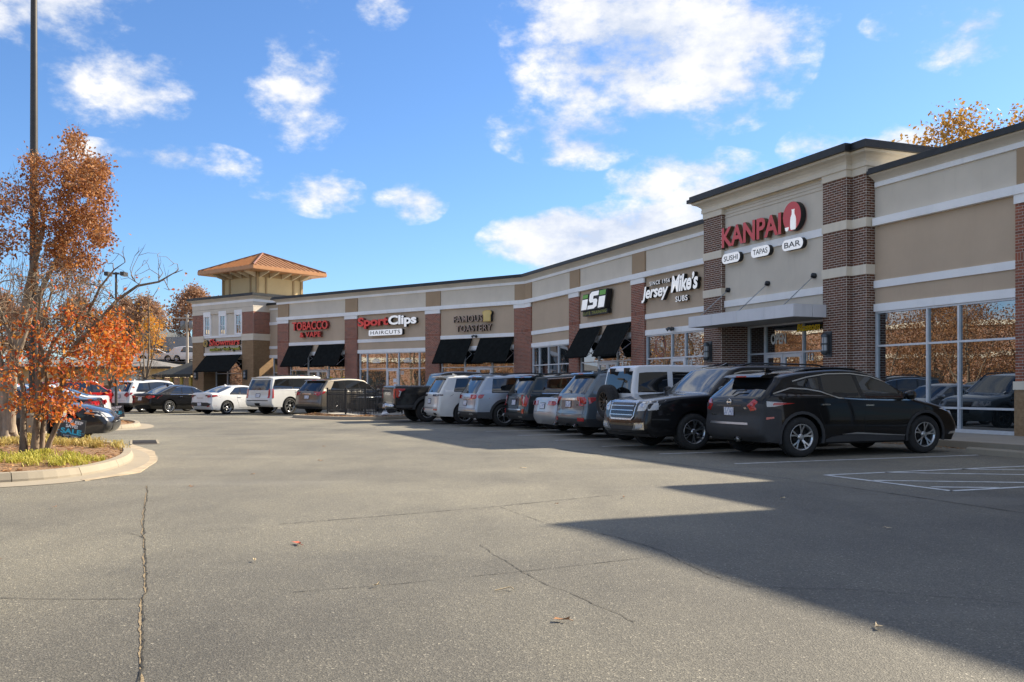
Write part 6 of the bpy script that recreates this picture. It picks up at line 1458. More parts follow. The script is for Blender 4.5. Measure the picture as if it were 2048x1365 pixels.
generic_suv('mid_size_suv', 'bright red SUV with a white roof load behind the white sedans', Vector((-23.4, 50.5, 0)), H2, 4.7, 1.70, .95, p_red, (1.0, 3.7), .37, (1.05, 1.03), dict(rake=.30, zrw=1.06, hood=1.05), [(.6, .85, 1.35, 1.38), (1.5, 1.45, 2.3, 2.35), (2.45, 2.4, 2.9, 3.4)], [(2.4, 3.35, .05), (1.5, 2.3, .15)], 'v5', None, .23, grp=LEFT, tails=[(m_tail, [('r', rect(.66, .90, .82, 1.06))])], rails=(.9, 2.8, .6, m_rim), clad=False)

# --- black pickup
def pickup():
    L, H, hw = 5.89, 1.94, 1.015
    sil = [(.10, .50, .05), (.02, .55, .05), (0, .66, .05), (.0, .85, .05), (.0, 1.20, .05), (.03, 1.36, .05), (.08, 1.385, .04), (.6, 1.385, .04), (1.50, 1.385, .04), (1.66, 1.385, .04), (1.70, 1.40, .06, 'r0'), (1.84, 1.78, .08, 'r1'), (1.92, 1.86, .09), (2.3, 1.93, .09), (3.0, 1.94, .09), (3.5, 1.91, .09), (3.68, 1.86, .10), (3.74, 1.83, .11, 'w1'), (4.38, 1.36, .12, 'w0'), (4.5, 1.325, .10), (5.1, 1.29, .10), (5.6, 1.22, .12), (5.80, 1.10, .13), (5.86, .80, .13), (5.89, .60, .14), (5.8, .42, .13)]
    c = Car('pickup_truck', 'black crew cab pickup with a chrome rear bumper left of the white long SUV', carM(at1(-34.75, 8.55, L), H1), L, H, hw, sil, (1.28, 4.95), .415, (1.33, 1.27), lean=.26, sill=.48, body=p_black2, cat='pickup', group=NOSEIN, tuck=.0, pexp=4, tap=(.06, .0), arch=.09, bulge=.01)
    X = lambda x: x-L/2
    c.glass([(1.92, 2.0, 2.62, 2.66), (2.78, 2.74, 3.66, 4.18)], .025, drop=.16); c.doors([(2.74, 4.05, 0), (1.90, 2.66, 0)], .52, p_black2, -.12)
    bed = MB(); bed.box(X(.14), X(1.58), -.76, .76, .9, 1.388); bed.build('bed_cover', m_clad, c.t)
    c.part('tail_light', m_tail, [('r', [(.82, .90), (1.0, .90), (1.0, 1.26), (.82, 1.26)]), ('L', [(X(.0), .90), (X(.16), .92), (X(.26), 1.16), (X(.40), 1.22), (X(.40), 1.27), (X(.0), 1.27)])], .018, both=True)
    c.part('tail_light_lens', m_clear, [('L', [(X(.14), .98), (X(.19), .98), (X(.26), 1.17), (X(.16), 1.2), (X(.16), 1.15), (X(.2), 1.14)])], .024, both=True)
    c.box('rear_bumper', m_chrome, -.16, .05, -.98, .98, .52, .70, .03); c.part('tailgate_panel', m_gloss, [('r', rect(-.78, .78, .78, 1.32))], .012); c.badge('r', 'FORD', 0, 1.08, .9, .12, m_chrome, .04)
    mb = MB(); mb.box(X(-.17), X(-.158), -.16, .16, .56, .67); mb.build('number_plate', m_plate, c.t)
    c.arches(m_clad, .10, .02); c.box('side_step', m_clad, 1.85, 4.2, hw-.02, hw+.08, .42, .50, .02); c.box('side_step', m_clad, 1.85, 4.2, -hw-.08, -hw+.02, .42, .50, .02)
    c.part('side_trim', m_clad, [('L', rect(X(.06), X(.72), .56, .66))], .012, both=True)
    mb = MB(); mb.lathe([(.045, -.15), (.05, .0), (.035, 0)], 10, 'x', (X(.25), -.75, .42)); mb.build('exhaust_tip', m_chrome, c.t)
    c.part('headlight', m_clear, [('f', rect(.66, .96, .86, 1.12))], .012, both=True); c.part('grille', m_chrome, [('f', rect(-.6, .6, .78, 1.14))], .012)
    c.mirrors(4.15, 1.34, m_gloss); c.wheels(STY['v6s'], .24, m_chrome, w=.27)
pickup()
# --- cars far behind, on the bank and by the low house
def far_car(label, o, hd, pnt, suv=False, z=0):
    L, H = (4.6, 1.7) if suv else (4.7, 1.45)
    M = Matrix.Translation((0, 0, z)) @ carM(o, hd)
    c = Car('parked_car', label, M, L, H, .9, suv_sil(L, H) if suv else sedan_sil(L, H), (1.0, 3.7), .33, (1.02, 1.0) if suv else (.95, .9), sill=.24, body=pnt, group='cars far behind the lot')
    c.glass([(.30*L, .36*L, .45*L, .45*L), (.47*L, .47*L, .57*L, .69*L)], .03); c.wheels(STY['v5'], .21); return c
far_car('silver grey sedan in front of the low cream house', Vector((-27.6, 67)), -.1, p_grey)
far_car('black sedan right of the silver one before the low cream house', Vector((-25.2, 66.5)), 0.0, p_black)
# ------------------------------------------------------------------ trees
def barkmat(name, a, b_):
    m, nt, b = nodemat(name); setp(b, Roughness=.95, Specular_IOR_Level=.2)
    n = noise(nt, 9, 6, .65, stretch=(1, 1, .25)); nt.links.new(ramp(nt, n, [(.3, a), (.7, b_)]), b.inputs['Base Color']); bump(nt, b, n, .7, .03); return m
m_bark = barkmat('grey brown bark', (.085, .062, .042), (.30, .23, .165)); m_bark2 = barkmat('pale flaking bark', (.13, .10, .075), (.40, .32, .24)); m_twig = barkmat('dark twig', (.05, .04, .032), (.13, .10, .08))
def leaf_cloud(name, pts, size, mat, parent, seed, up=.3):
    """many small bent leaves, one mesh"""
    r = np.random.default_rng(seed); n = len(pts); P = np.array(pts); a = r.uniform(0, 2*PI, n); tilt = r.normal(0, .7, n); s = size*r.uniform(.6, 1.35, n)
    d = np.stack([np.cos(a)*np.cos(tilt), np.sin(a)*np.cos(tilt), np.sin(tilt)-up], 1); d /= np.linalg.norm(d, axis=1)[:, None]
    q = r.normal(size=(n, 3)); w = np.cross(d, q); w /= np.linalg.norm(w, axis=1)[:, None]; nn = np.cross(d, w)
    b0 = P; b1 = P+d*s[:, None]*.5+w*s[:, None]*.30+nn*s[:, None]*.08; b2 = P+d*s[:, None]; b3 = P+d*s[:, None]*.5-w*s[:, None]*.30+nn*s[:, None]*.08
    V = np.stack([b0, b1, b2, b3], 1).reshape(-1, 3); me = bpy.data.meshes.new(name)
    me.vertices.add(n*4); me.vertices.foreach_set('co', V.ravel()); me.loops.add(n*6); me.polygons.add(n*2)
    k = np.arange(n)[:, None]*4; F = np.concatenate([k+[[0, 1, 2]], k+[[0, 2, 3]]], 1).reshape(-1)
    me.loops.foreach_set('vertex_index', F.astype(np.int32)); me.polygons.foreach_set('loop_start', np.arange(0, n*6, 3, dtype=np.int32)); me.polygons.foreach_set('loop_total', np.full(n*2, 3, dtype=np.int32)); me.update(calc_edges=True)
    return link(name, me, mat, parent)
def grow(mb, nodes, targets, rng_, twist=.12, shrink=.62, minr=.004, sag=.0, nside=6):
    """join every target to the nearest limb with a curved tapering branch; nodes = [(point, radius, outward dir)]"""
    P = [Vector(n[0]) for n in nodes]; Rd = [n[1] for n in nodes]; D = [Vector(n[2]) for n in nodes]; ends = []
    base = P[0].copy()
    for t in sorted(targets, key=lambda q: (Vector(q)-base).length):
        t = Vector(t); best = min(range(len(P)), key=lambda i: (P[i]-t).length+max(0, P[i].z-t.z+.1)*1.6+ (0 if Rd[i] > .007 else .25))
        a = P[best]; L = (t-a).length
        if L < .05: continue
        r0 = max(minr, min(Rd[best]*shrink, .012+L*.022)); k = max(3, int(L/.22)); c1 = a+D[best]*L*.35; pts = []
        for j in range(k+1):
            f = j/k; q = (1-f)**2*a+2*f*(1-f)*c1+f*f*t
            if 0 < j < k: q += Vector(rng_.normal(0, twist*L*.13, 3))
            q.z -= sag*math.sin(PI*f)*L; pts.append(q)
        rad = [r0*(1-.75*j/k)+minr*.5 for j in range(k+1)]; mb.tube(pts, rad, nside if r0 > .015 else 4, False)
        for j in range(1, k+1):
            P.append(pts[j]); Rd.append(rad[j]); D.append((pts[j]-pts[j-1]).normalized())
        ends.append((pts[-1], (pts[-1]-pts[-2]).normalized(), rad[-1]))
    return P, Rd, D, ends
def PX(x, y, d): return Vector(((x-1024)/1850*d, d, 1.32+(775-y)/1850*d))     # used once, to read crown outlines off at their own depth
def stems_to(mb, base, stems, r0):
    nodes = []
    for pts, r in stems:
        rad = [r*(1.25 if i == 0 else 1-.82*i/len(pts)) for i in range(len(pts))]; Q = []; R2 = []
        for i in range(len(pts)-1):
            for j in range(4): f = j/4; Q.append(Vector(pts[i]).lerp(Vector(pts[i+1]), f)); R2.append(rad[i]*(1-f)+rad[i+1]*f)
        Q.append(Vector(pts[-1])); R2.append(rad[-1]); mb.tube(Q, R2, 10, False)
        for i in range(3, len(Q)): nodes.append((Q[i], R2[i], (Q[i]-Q[i-1]).normalized()))
    return nodes

# --- near tree: several stems, red and orange leaves low down, bare twigs above
def near_tree():
    r = np.random.default_rng(11); b = Vector((-8.17, 15.75, .18))
    t = thing('autumn_tree', 'near tree of several crooked stems with red and orange leaves low on its boughs', 'tree', Matrix.Translation(b))
    inv = Matrix.Translation(-b); mb = MB()
    st = [([(.0-.12, -.05, -.1), (-.15, 0, .5), (-.20, .1, 1.1), (-.45, .15, 2.0), (-.75, .2, 2.7)], .062), ([(-.02, .06, -.1), (.02, .1, .5), (-.02, .2, 1.2), (-.05, .4, 2.1), (.1, .5, 2.9)], .050),
          ([(.05, -.04, -.1), (.09, -.02, .6), (.13, 0, 1.25), (.35, .0, 1.9), (.85, .1, 2.5)], .062), ([(.12, .04, -.1), (.16, .06, .55), (.20, .1, 1.3), (.2, -.2, 2.1), (.3, -.3, 2.8)], .046), ([(.20, 0, -.1), (.30, .0, .22), (.46, -.02, .55), (.50, -.02, 1.0), (.55, -.1, 1.6), (1.0, -.1, 2.1)], .050)]
    nodes = stems_to(mb, b, st, .06)
    def pt(px, py, dep): return PX(px, py, 15.75+dep)-b
    leafy = []; bare = []
    for (cx, cy, rx, ry, n) in ((215, 685, 48, 48, 44), (150, 730, 50, 40, 28), (95, 790, 45, 26, 18), (40, 800, 26, 20, 8), (125, 812, 34, 18, 14), (240, 728, 24, 30, 12), (60, 700, 60, 60, 13), (110, 645, 80, 40, 12), (20, 740, 30, 40, 7), (225, 650, 40, 26, 12)):
        for _ in range(n):
            a, q = r.uniform(0, 2*PI), math.sqrt(r.uniform(0, 1)); leafy.append(pt(cx+rx*q*math.cos(a), cy+ry*q*math.sin(a), r.normal(0, .5)))
    for (cx, cy, rx, ry, n) in ((110, 590, 120, 55, 90), (200, 600, 70, 40, 44), (40, 600, 60, 60, 40), (80, 690, 80, 50, 40)):
        for _ in range(n):
            a, q = r.uniform(0, 2*PI), math.sqrt(r.uniform(0, 1)); bare.append(pt(cx+rx*q*math.cos(a), cy+ry*q*math.sin(a), r.normal(0, .55)))
    # the long bare bough reaching out over the lot
    bough = [pt(150, 690, 0), pt(195, 645, -.1), pt(235, 600, -.1), pt(275, 572, -.1), pt(318, 564, 0), pt(345, 548, 0), pt(366, 540, 0)]
    mb.tube(bough, [.038, .033, .028, .022, .017, .010, .004], 7, False)
    nodes += [(p, .022-.002*i, (bough[min(i+1, 6)]-bough[i-1 if i else 0]).normalized()) for i, p in enumerate(bough)]
    b2 = [pt(170, 640, .2), pt(200, 575, .2), pt(228, 540, .2), pt(250, 525, .2)]; mb.tube(b2, [.025, .02, .012, .005], 6, False); nodes += [(p, .014, Vector((.5, 0, .8))) for p in b2]
    for (px, py) in ((330, 555), (342, 520), (352, 545), (310, 545), (290, 530), (265, 515), (300, 590), (268, 545), (250, 510), (236, 515), (285, 560), (320, 520), (280, 505), (305, 540), (335, 575), (258, 560), (230, 560), (215, 530), (245, 590), (260, 600), (205, 545), (275, 590)):
        bare.append(pt(px+r.uniform(-8, 8), py+r.uniform(-8, 8), r.normal(0, .25)))
    P, R_, D, ends = grow(mb, nodes, leafy+bare, r, .5, .62, .0045)
    # finest twigs
    for (p, d, rr) in ends:
        for _ in range(2):
            q = d+Vector(r.normal(0, .55, 3)); q.normalize(); L = r.uniform(.12, .32); mb.tube([p, p+q*L*.5+Vector(r.normal(0, .02, 3)), p+q*L], [.005, .004, .002], 3, False)
    mb.build('trunk', m_bark, t)
    L = []
    for p in leafy:
        n = int(r.integers(15, 30))
        for _ in range(n): L.append(tuple(p+Vector(r.normal(0, .095, 3))+Vector((0, 0, -.02))))
    for p in bare[::4]:
        for _ in range(2): L.append(tuple(p+Vector(r.normal(0, .10, 3))))
    leaf_cloud('crown', L, .074, leafmat('red orange leaves', [(.36,.03,.018), (.50,.07,.02), (.58,.15,.025), (.64,.30,.05), (.46,.06,.02), (.60,.22,.04), (.42,.30,.07)], 1.6, .4), t, 3, .6)
near_tree()
# --- the taller upright tree behind it
def tall_tree():
    r = np.random.default_rng(21); b = Vector((-10.72, 19.6, .18))
    t = thing('autumn_tree', 'tall upright tree with a thick pale trunk and rust brown crown behind the near one', 'tree', Matrix.Translation(b)); mb = MB()
    st = [([(0, 0, -.15), (.0, 0, .35), (-.02, 0, 1.1), (.05, .1, 1.7), (.25, .2, 2.6), (.5, .1, 3.6), (.75, .1, 4.6)], .17), ([(-.06, .05, .7), (-.12, .1, 1.3), (-.3, .1, 2.3), (-.35, .2, 3.6), (-.3, .1, 4.9)], .10), ([(.10, -.05, .2), (.17, -.08, .9), (.22, -.1, 1.6), (.65, -.1, 2.9), (1.2, -.1, 4.0), (1.5, 0, 4.8)], .095)]
    nodes = stems_to(mb, b, st, .18)
    for k in range(5):
        a = k*1.3; mb.tube([(.10*math.cos(a), .10*math.sin(a), .5), (.17*math.cos(a), .17*math.sin(a), .12), (.34*math.cos(a), .34*math.sin(a), -.1)], [.07, .08, .04], 6, False)
    def pt(px, py, dep): return PX(px, py, 19.6+dep)-b
    T = []; L = []
    zones = [(155, 330, 30, 60, 26, 36), (180, 400, 40, 70, 50, 46), (160, 480, 55, 60, 55, 48), (100, 370, 40, 60, 34, 30), (75, 340, 25, 30, 14, 24), (40, 430, 50, 70, 32, 22), (110, 450, 60, 60, 40, 24), (20, 400, 25, 60, 12, 20), (150, 545, 55, 35, 24, 26), (55, 520, 60, 50, 24, 12), (150, 285, 9, 18, 8, 42), (195, 350, 20, 30, 14, 36), (-30, 470, 30, 80, 22, 24)]
    for (cx, cy, rx, ry, n, dens) in zones:
        for _ in range(n):
            a, q = r.uniform(0, 2*PI), math.sqrt(r.uniform(0, 1)); p = pt(cx+rx*q*math.cos(a), cy+ry*q*math.sin(a), r.normal(0, .6)); T.append(p)
            for _ in range(int(1.7*dens*r.uniform(.5, 1.3))): L.append(tuple(p+Vector(r.normal(0, 1, 3))*Vector((.13, .15, .17)).length*.40))
    P, R_, D, ends = grow(mb, nodes, T, r, .22, .55, .003)
    for (p, d, rr) in ends[::1]:
        for _ in range(2):
            q = d+Vector((0, 0, .5))+Vector(r.normal(0, .4, 3)); q.normalize(); mb.tube([p, p+q*r.uniform(.15, .4)], [.003, .0012], 3, False)
    # many bare rods low in the crown
    for _ in range(150):
        a = pt(r.uniform(-20, 170), r.uniform(560, 640), r.normal(0, .5)); e = a+Vector((r.normal(.12, .22), r.normal(0, .2), r.uniform(.5, 1.1))); m = a.lerp(e, .5)+Vector(r.normal(0, .04, 3)); mb.tube([a, m, e], [.007, .005, .002], 3, False)
    mb.build('trunk', m_bark2, t)
    leaf_cloud('crown', L, .068, leafmat('rust brown leaves', [(.13,.05,.026), (.22,.085,.038), (.30,.115,.045), (.46,.19,.045), (.36,.22,.13), (.18,.075,.04)], .9, .3), t, 5, .5)
tall_tree()

# --- generic trees further off
def far_tree_mesh(seed, h, rad, z0, nclump, per, size, mat, bare=0, round_=1., tk=1.):
    r = np.random.default_rng(seed); mb = MB(); st = [([(0, 0, -.3), (0, 0, z0*.6), (r.normal(0, .2), r.normal(0, .2), z0+.25*(h-z0)), (r.normal(0, .4), r.normal(0, .4), z0+.6*(h-z0)), (r.normal(0, .3), 0, h*.92)], .022*h*tk)]
    for k in range(3):
        a = k*2.1+seed; st.append(([(0, 0, z0*.8), (math.cos(a)*rad*.3, math.sin(a)*rad*.3, z0+.25*(h-z0)), (math.cos(a)*rad*.55, math.sin(a)*rad*.55, z0+.6*(h-z0))], .012*h*tk))
    nodes = stems_to(mb, Vector(), st, .2); T = []; L = []
    for _ in range(nclump):
        f = r.uniform(0, 1)**.8; z = z0+f*(h-z0); w = rad*math.sqrt(max(.03, 1-abs(2*f-.75)**2.2*.75))*round_; a = r.uniform(0, 2*PI); q = math.sqrt(r.uniform(.08, 1)); p = Vector((w*q*math.cos(a), w*q*math.sin(a), z)); T.append(p)
        for _ in range(int(per*r.uniform(.3, 1.5))): L.append(tuple(p+Vector(r.normal(0, rad*.13, 3))))
    for _ in range(bare):
        f = r.uniform(0, 1); a = r.uniform(0, 2*PI); w = rad*math.sqrt(max(.05, 1-abs(2*f-.7)**2)); T.append(Vector((w*math.cos(a), w*math.sin(a), z0+f*(h-z0))))
    P, R_, D, ends = grow(mb, nodes, T, r, .4, .6, .006)
    return mb.mesh('trunk'), L, size, mat, seed
def far_tree(spec, o, label, group, s=1., rot=0., src=None):
    if src is None:
        tr, L, size, mat, seed = spec; t = thing('autumn_tree', label, 'tree', Matrix.Translation(o) @ Matrix.Rotation(rot, 4, 'Z') @ Matrix.Scale(s, 4), group)
        link('trunk', tr, m_bark, t)
        if L: leaf_cloud('crown', L, size, mat, t, seed)
        return t
    t = dup(src, Matrix.Translation(o) @ Matrix.Rotation(rot, 4, 'Z') @ Matrix.Scale(s, 4), label); t['group'] = group; return t
m_lo = leafmat('oak brown leaves', [(.26,.14,.085), (.34,.19,.11), (.42,.25,.15), (.30,.16,.09), (.46,.29,.17)], .35, .3)
m_lg = leafmat('golden leaves', [(.26,.13,.035), (.36,.19,.045), (.46,.26,.055), (.31,.20,.06), (.20,.11,.03)], .5, .35)
m_lor = leafmat('bright orange leaves', [(.55,.17,.02), (.66,.27,.03), (.60,.35,.05), (.48,.12,.02)], .7, .4)
gt = far_tree(far_tree_mesh(31, 18.4, 4.3, 9.5, 190, 34, .26, m_lg), (26.9, 55.5, -.9), 'golden brown tree rising above the parapet right of the entrance tower', 'trees behind the shops')
far_tree(None, (31.4, 56.0, 0), 'lower golden tree at the right end behind the parapet', 'trees behind the shops', .97, 2.0, gt)
S1 = far_tree_mesh(41, 12, 4.6, 2.0, 260, 34, .42, m_lo, 30); S2 = far_tree_mesh(42, 12, 4.0, 1.8, 230, 32, .42, m_lo, 40); S3 = far_tree_mesh(43, 7, 2.3, 1.5, 90, 22, .26, m_lor, 20); S4 = far_tree_mesh(44, 9, 2.0, 2.0, 26, 3, .2, m_lor, 110, 1., .5)
BG = 'autumn trees on the bank behind the lot'
A_ = far_tree(S1, (-44.5, 112, 4.0), 'broad brown oak just left of the corner tower', BG, .66)
B_ = far_tree(S2, (-48.5, 116, 4.2), 'narrower brown oak behind the grey flat roofed building', BG, .66)
for o, s, rot, src, lab in (((-40.5, 118, 4.4), 1.02, 1.2, A_, 'tall brown oak touching the corner tower edge'), ((-53.5, 114, 4), .9, 2.2, A_, 'brown oak behind the slim bare tree'), ((-58.5, 112, 4), .84, .6, B_, 'brown oak left of the slim bare tree'), ((-63.5, 115, 4), .95, 3.1, A_, 'brown oak showing between the boughs of the near tree'), ((-69, 118, 4), .9, 4.1, B_, 'brown oak behind the lamp post'), ((-75, 110, 4), .95, 5.1, A_, 'brown oak left of the lamp post'), ((-37.5, 125, 4.6), .9, 2.6, B_, 'brown oak half hidden behind the corner tower')):
    far_tree(None, o, lab, BG, s*.76, rot, src)
O_ = far_tree(S3, (-38.2, 98, 3.6), 'bright orange tree behind the small cream house', BG, .72)
far_tree(None, (-43.5, 99, 3.6), 'orange tree showing left of the small cream house', BG, .6, 2, O_)
Sl = far_tree(S4, (-24.2, 61, .1), 'slim nearly bare tree with a few orange leaves left of the covered patio', BG, .88)
far_tree(None, (-27.6, 63.5, .1), 'second slim nearly bare tree further left by the cream house', BG, .72, 2, Sl)
# across the lot on the left, out of the picture but mirrored in the shop glass
XG = 'autumn trees across the lot'
m_lbr = leafmat('mixed autumn leaves', [(.17,.08,.045), (.27,.13,.06), (.36,.17,.055), (.21,.10,.055), (.30,.19,.10)], .5, .3)
X1 = far_tree(far_tree_mesh(51, 7.5, 3.6, .7, 220, 50, .145, m_lbr, 240), (-33.5, 33, 0), 'russet tree across the lot mirrored in the right shop window', XG)
X2 = far_tree(far_tree_mesh(52, 7.5, 3.6, .7, 190, 34, .145, m_lbr, 330), (-32.0, 40.5, 0), 'brown tree across the lot mirrored in the shop windows', XG)
for k, (x, y, s, src) in enumerate(((-30.5, 27, .9, X2), (-37, 45, 1.1, X1), (-39.5, 52, 1.0, X2), (-43, 37, 1.2, X2), (-41, 28, 1.1, X1), (-46, 47, 1.2, X1), (-44, 58, 1.0, X2), (-33.5, 21, .9, X1), (-36.5, 12, 1., X2), (-34, 3, 1., X1), (-50, 78, 1.1, X1), (-56, 86, 1.2, X2), (-54, 70, 1.1, X2), (-60, 94, 1.3, X1), (-49, 66, .9, X1), (-35.5, 37, 1.0, X1), (-30.0, 46, .9, X2))):
    far_tree(None, (x, y, 0), ['small brown', 'tall russet', 'wide brown', 'large brown', 'dense russet', 'large russet', 'thin brown', 'low russet', 'loose brown', 'last russet', 'far russet', 'far brown', 'stout brown', 'farthest russet', 'slender russet', 'near russet', 'near brown'][k]+' tree of the row across the lot beyond the picture', XG, s, k*.9, src)
# ------------------------------------------------------------------ fence, patio, yard signs, poles
m_iron = plain('black powder coated iron', (.014, .014, .015), .45)
slab('patio', [(-8.9, 42.3), (-8.3, 41.0), (-7.2, 39.2), (-6.15, 38.0), (-5.1, 38.2), (-4.75, 40.2), (-4.2, 41.5), (-1, 44), (-3, 47), (-6, 46)], 0, .152, m_conc)
FP = [(-5.6, 45.6), (-8.33, 41.75), (-7.13, 39.65), (-6.07, 38.35), (-5.22, 38.6), (-4.9, 41.2), (-2.6, 43.4)]
fe = thing('iron_fence', 'black iron picket fence round the cafe patio in the corner of the shops', 'fence', Matrix.Translation((-6.5, 39.5, .15)))
WM[fe.name] = Matrix.Translation((-6.5, 39.5, .15)); I4 = Matrix()
pm = MB(); pm.box(-.013, .013, -.013, .013, .08, 1.08); pk = pm.mesh('picket'); pk.materials.append(m_iron)
po = MB(); po.box(-.032, .032, -.032, .032, -.02, 1.12); po.box(-.04, .04, -.04, .04, 1.12, 1.15); pom = po.mesh('post'); pom.materials.append(m_iron)
for i, p in enumerate(FP):
    o = bpy.data.objects.new('post', pom); COL.objects.link(o); o.parent = fe; o.location = (p[0]+6.5, p[1]-39.5, 0)
for a, b in zip(FP[:-1], FP[1:]):
    a, b = Vector(a), Vector(b); d = b-a; n = int(d.length/.105)
    for z in (.16, .86, 1.04):
        mb = MB(); mb.tube([(a.x, a.y, .15+z), (b.x, b.y, .15+z)], .016, 4, smooth=False); mb.build('rail', m_iron, fe, I4)
    for k in range(1, n):
        q = a+d*k/n; o = bpy.data.objects.new('picket', pk); COL.objects.link(o); o.parent = fe; o.location = (q.x+6.5, q.y-39.5, 0)
def cafe_table(x, y, lab):
    t = thing('cafe_table', lab, 'table', Matrix.Translation((x, y, .15)), 'cafe tables on the patio'); mb = MB(); mb.lathe([(0, .72), (.38, .72), (.38, .745), (0, .745)], 20); mb.build('table_top', m_steel, t)
    mb = MB(); mb.lathe([(.25, 0), (.24, .03), (.035, .05), (.03, .72)], 14); mb.build('pedestal', m_iron, t)
cafe_table(-6.4, 40.4, 'round metal cafe table behind the left panel of the black fence'); cafe_table(-5.9, 42.3, 'round metal cafe table further back on the fenced patio')
ch = thing('cafe_chair', 'black metal cafe chair nearest the fence on the patio', 'chair', Matrix.Translation((-6.9, 40.7, .15)) @ Matrix.Rotation(.5, 4, 'Z'), 'black chairs on the patio')
mb = MB(); mb.box(-.2, .2, -.2, .2, .43, .45); mb.build('seat', m_iron, ch); mb = MB()
for z in (.55, .65, .75, .85): mb.box(-.2, .2, .19, .205, z, z+.04)
mb.build('backrest', m_iron, ch)
for sx in (-1, 1):
    for sy in (-1, 1): mb = MB(); mb.tube([(sx*.18, sy*.18, 0), (sx*.18, sy*.19, .43 if sy < 0 else .9)], .012, 6); mb.build('leg', m_iron, ch)
for x, y, rz, lab in ((-5.8, 40.2, -1.6, 'black metal cafe chair right of the nearest patio table'), (-6.3, 42.6, .9, 'black metal cafe chair left of the back patio table'), (-5.3, 42.0, -1.2, 'black metal cafe chair right of the back patio table')):
    dup(ch, Matrix.Translation((x, y, .15)) @ Matrix.Rotation(rz, 4, 'Z'), lab)
mb = MB(); mb.lathe([(0, 0), (.14, .01), (.17, .07), (.10, .14), (.04, .17), (.05, .2)], 12); bg_ = mb.mesh('plastic_bag'); rr = random.Random(9)
for v in bg_.vertices: v.co.x += rr.uniform(-.03, .03); v.co.y += rr.uniform(-.03, .03); v.co.z += rr.uniform(-.01, .02)
tag(link('plastic_bag', bg_, plain('white plastic', (.75, .75, .76), .35), None, Matrix.Translation((-5.2, 37.9, .16))), 'crumpled white plastic bag on the leaves before the fence', 'bag')

m_sgn = plain('black corrugated sign board', (.04, .042, .046), .45, var=.2); f_sw = plain('white sign print', (.82, .83, .84), .6); f_cy = plain('cyan sign print', (.05, .50, .72), .6)
def yard_sign(o, yaw, roll, label, w=.66, h=.44):
    M = Matrix.Translation(o) @ Matrix.Rotation(yaw, 4, 'Z') @ Matrix.Rotation(roll, 4, 'Y'); t = thing('yard_sign', label, 'sign', M, 'black sale signs on wire stakes'); WM[t.name] = Matrix(); I = Matrix()
    mb = MB(); mb.box(-w/2, w/2, -.005, .005, 0, h); b = mb.build('board', m_sgn, t)
    for txt, x0, x1, z0, z1, m in (('SIT/SLEEP', -.27, .27, .335, .405, f_sw), ('SAVE!', -.14, .15, .245, .315, f_sw), ('SALE', -.255, .255, .115, .225, f_cy), ('SWEET DREAMS', -.18, .18, .058, .085, f_sw), ('mattress & furniture', -.15, .15, .030, .046, f_cy)):
        for q in put_text(txt, x0, x1, z0, z1, -.0062, .001, [m], None, None, bold=.035 if z1-z0 > .05 else .01, joined=True, name='print'): q.parent = t
    for x0, x1, z in ((-.32, -.27, .16), (.27, .32, .16)):
        mb = MB(); mb.box(x0, x1, -.0066, -.0052, z, z+.008); q = mb.build('print_dash', f_cy); q.parent = t
    mb = MB()
    for x0, x1, z0, z1 in ((-.215, .215, .095, .099), (-.215, -.211, .022, .095), (.211, .215, .022, .095)): mb.box(x0, x1, -.0066, -.0052, z0, z1)
    q = mb.build('print_frame', f_cy); q.parent = t
    for x in (-.13, .13):
        mb = MB(); mb.tube([(x, 0, -.34), (x, 0, .1)], .005, 5); mb.build('wire_stake', m_steel, t)
    return t
yard_sign((-9.17, 19.2, .235), -.25, math.radians(8), 'black sale sign on wire stakes in the near tree island')
yard_sign((-14.25, 33.2, .22), .35, math.radians(-7), 'smaller looking black sale sign on the island further back')

m_pole = plain('dark bronze lamp pole', (.060, .055, .050), .5, .4); m_glassl = plain('lamp lens', (.5, .5, .48), .3)
def lamp_pole(o, h, r0, r1, base_h, label, base_r=.26, arm=.95):
    t = thing('lamp_post', label, 'lamp post', Matrix.Translation(o), 'parking lot lamp posts'); 
    mb = MB(); mb.lathe([(base_r, -.2), (base_r, base_h-.02), (base_r-.02, base_h), (0, base_h)], 20); mb.build('concrete_base', m_concd, t)
    mb = MB(); mb.tube([(0, 0, base_h), (0, 0, base_h+.03)], .2, 4, smooth=False); mb.tube([(0, 0, base_h+.02), (0, 0, h)], [r0, r1], 16); mb.build('pole', m_pole, t)
    mb = MB(); mb.box(-arm+.2, arm-.2, -.04, .04, h-.1, h-.02); mb.build('arm', m_pole, t)
    for s_ in (-1, 1):
        mb = MB(); mb.box(s_*arm-.25*min(1, arm), s_*arm+.25*min(1, arm), -.22, .22, h-.16, h); mb.build('lamp_head', m_pole, t)
        mb = MB(); mb.box(s_*arm-.20*min(1, arm), s_*arm+.20*min(1, arm), -.18, .18, h-.175, h-.162); mb.build('lens', m_glassl, t)
lamp_pole((-10.62, 20.55, .12), 11.2, .105, .062, .62, 'tall dark lamp post rising through the near tree crowns out of the frame')
lamp_pole((-16.95, 39.6, 0), 6.25, .06, .045, .12, 'lamp post with twin heads seen behind the bare boughs', arm=.34)
# concrete utility box by the lamp post
mb = MB(); mb.box(-.16, .16, -.1, .1, 0, .35); tag(mb.build('utility_box', plain('grey utility box', (.22, .23, .24), .6), None, Matrix.Translation((-10.2, 20.75, .6))), 'grey utility box beside the concrete lamp base', 'utility box')

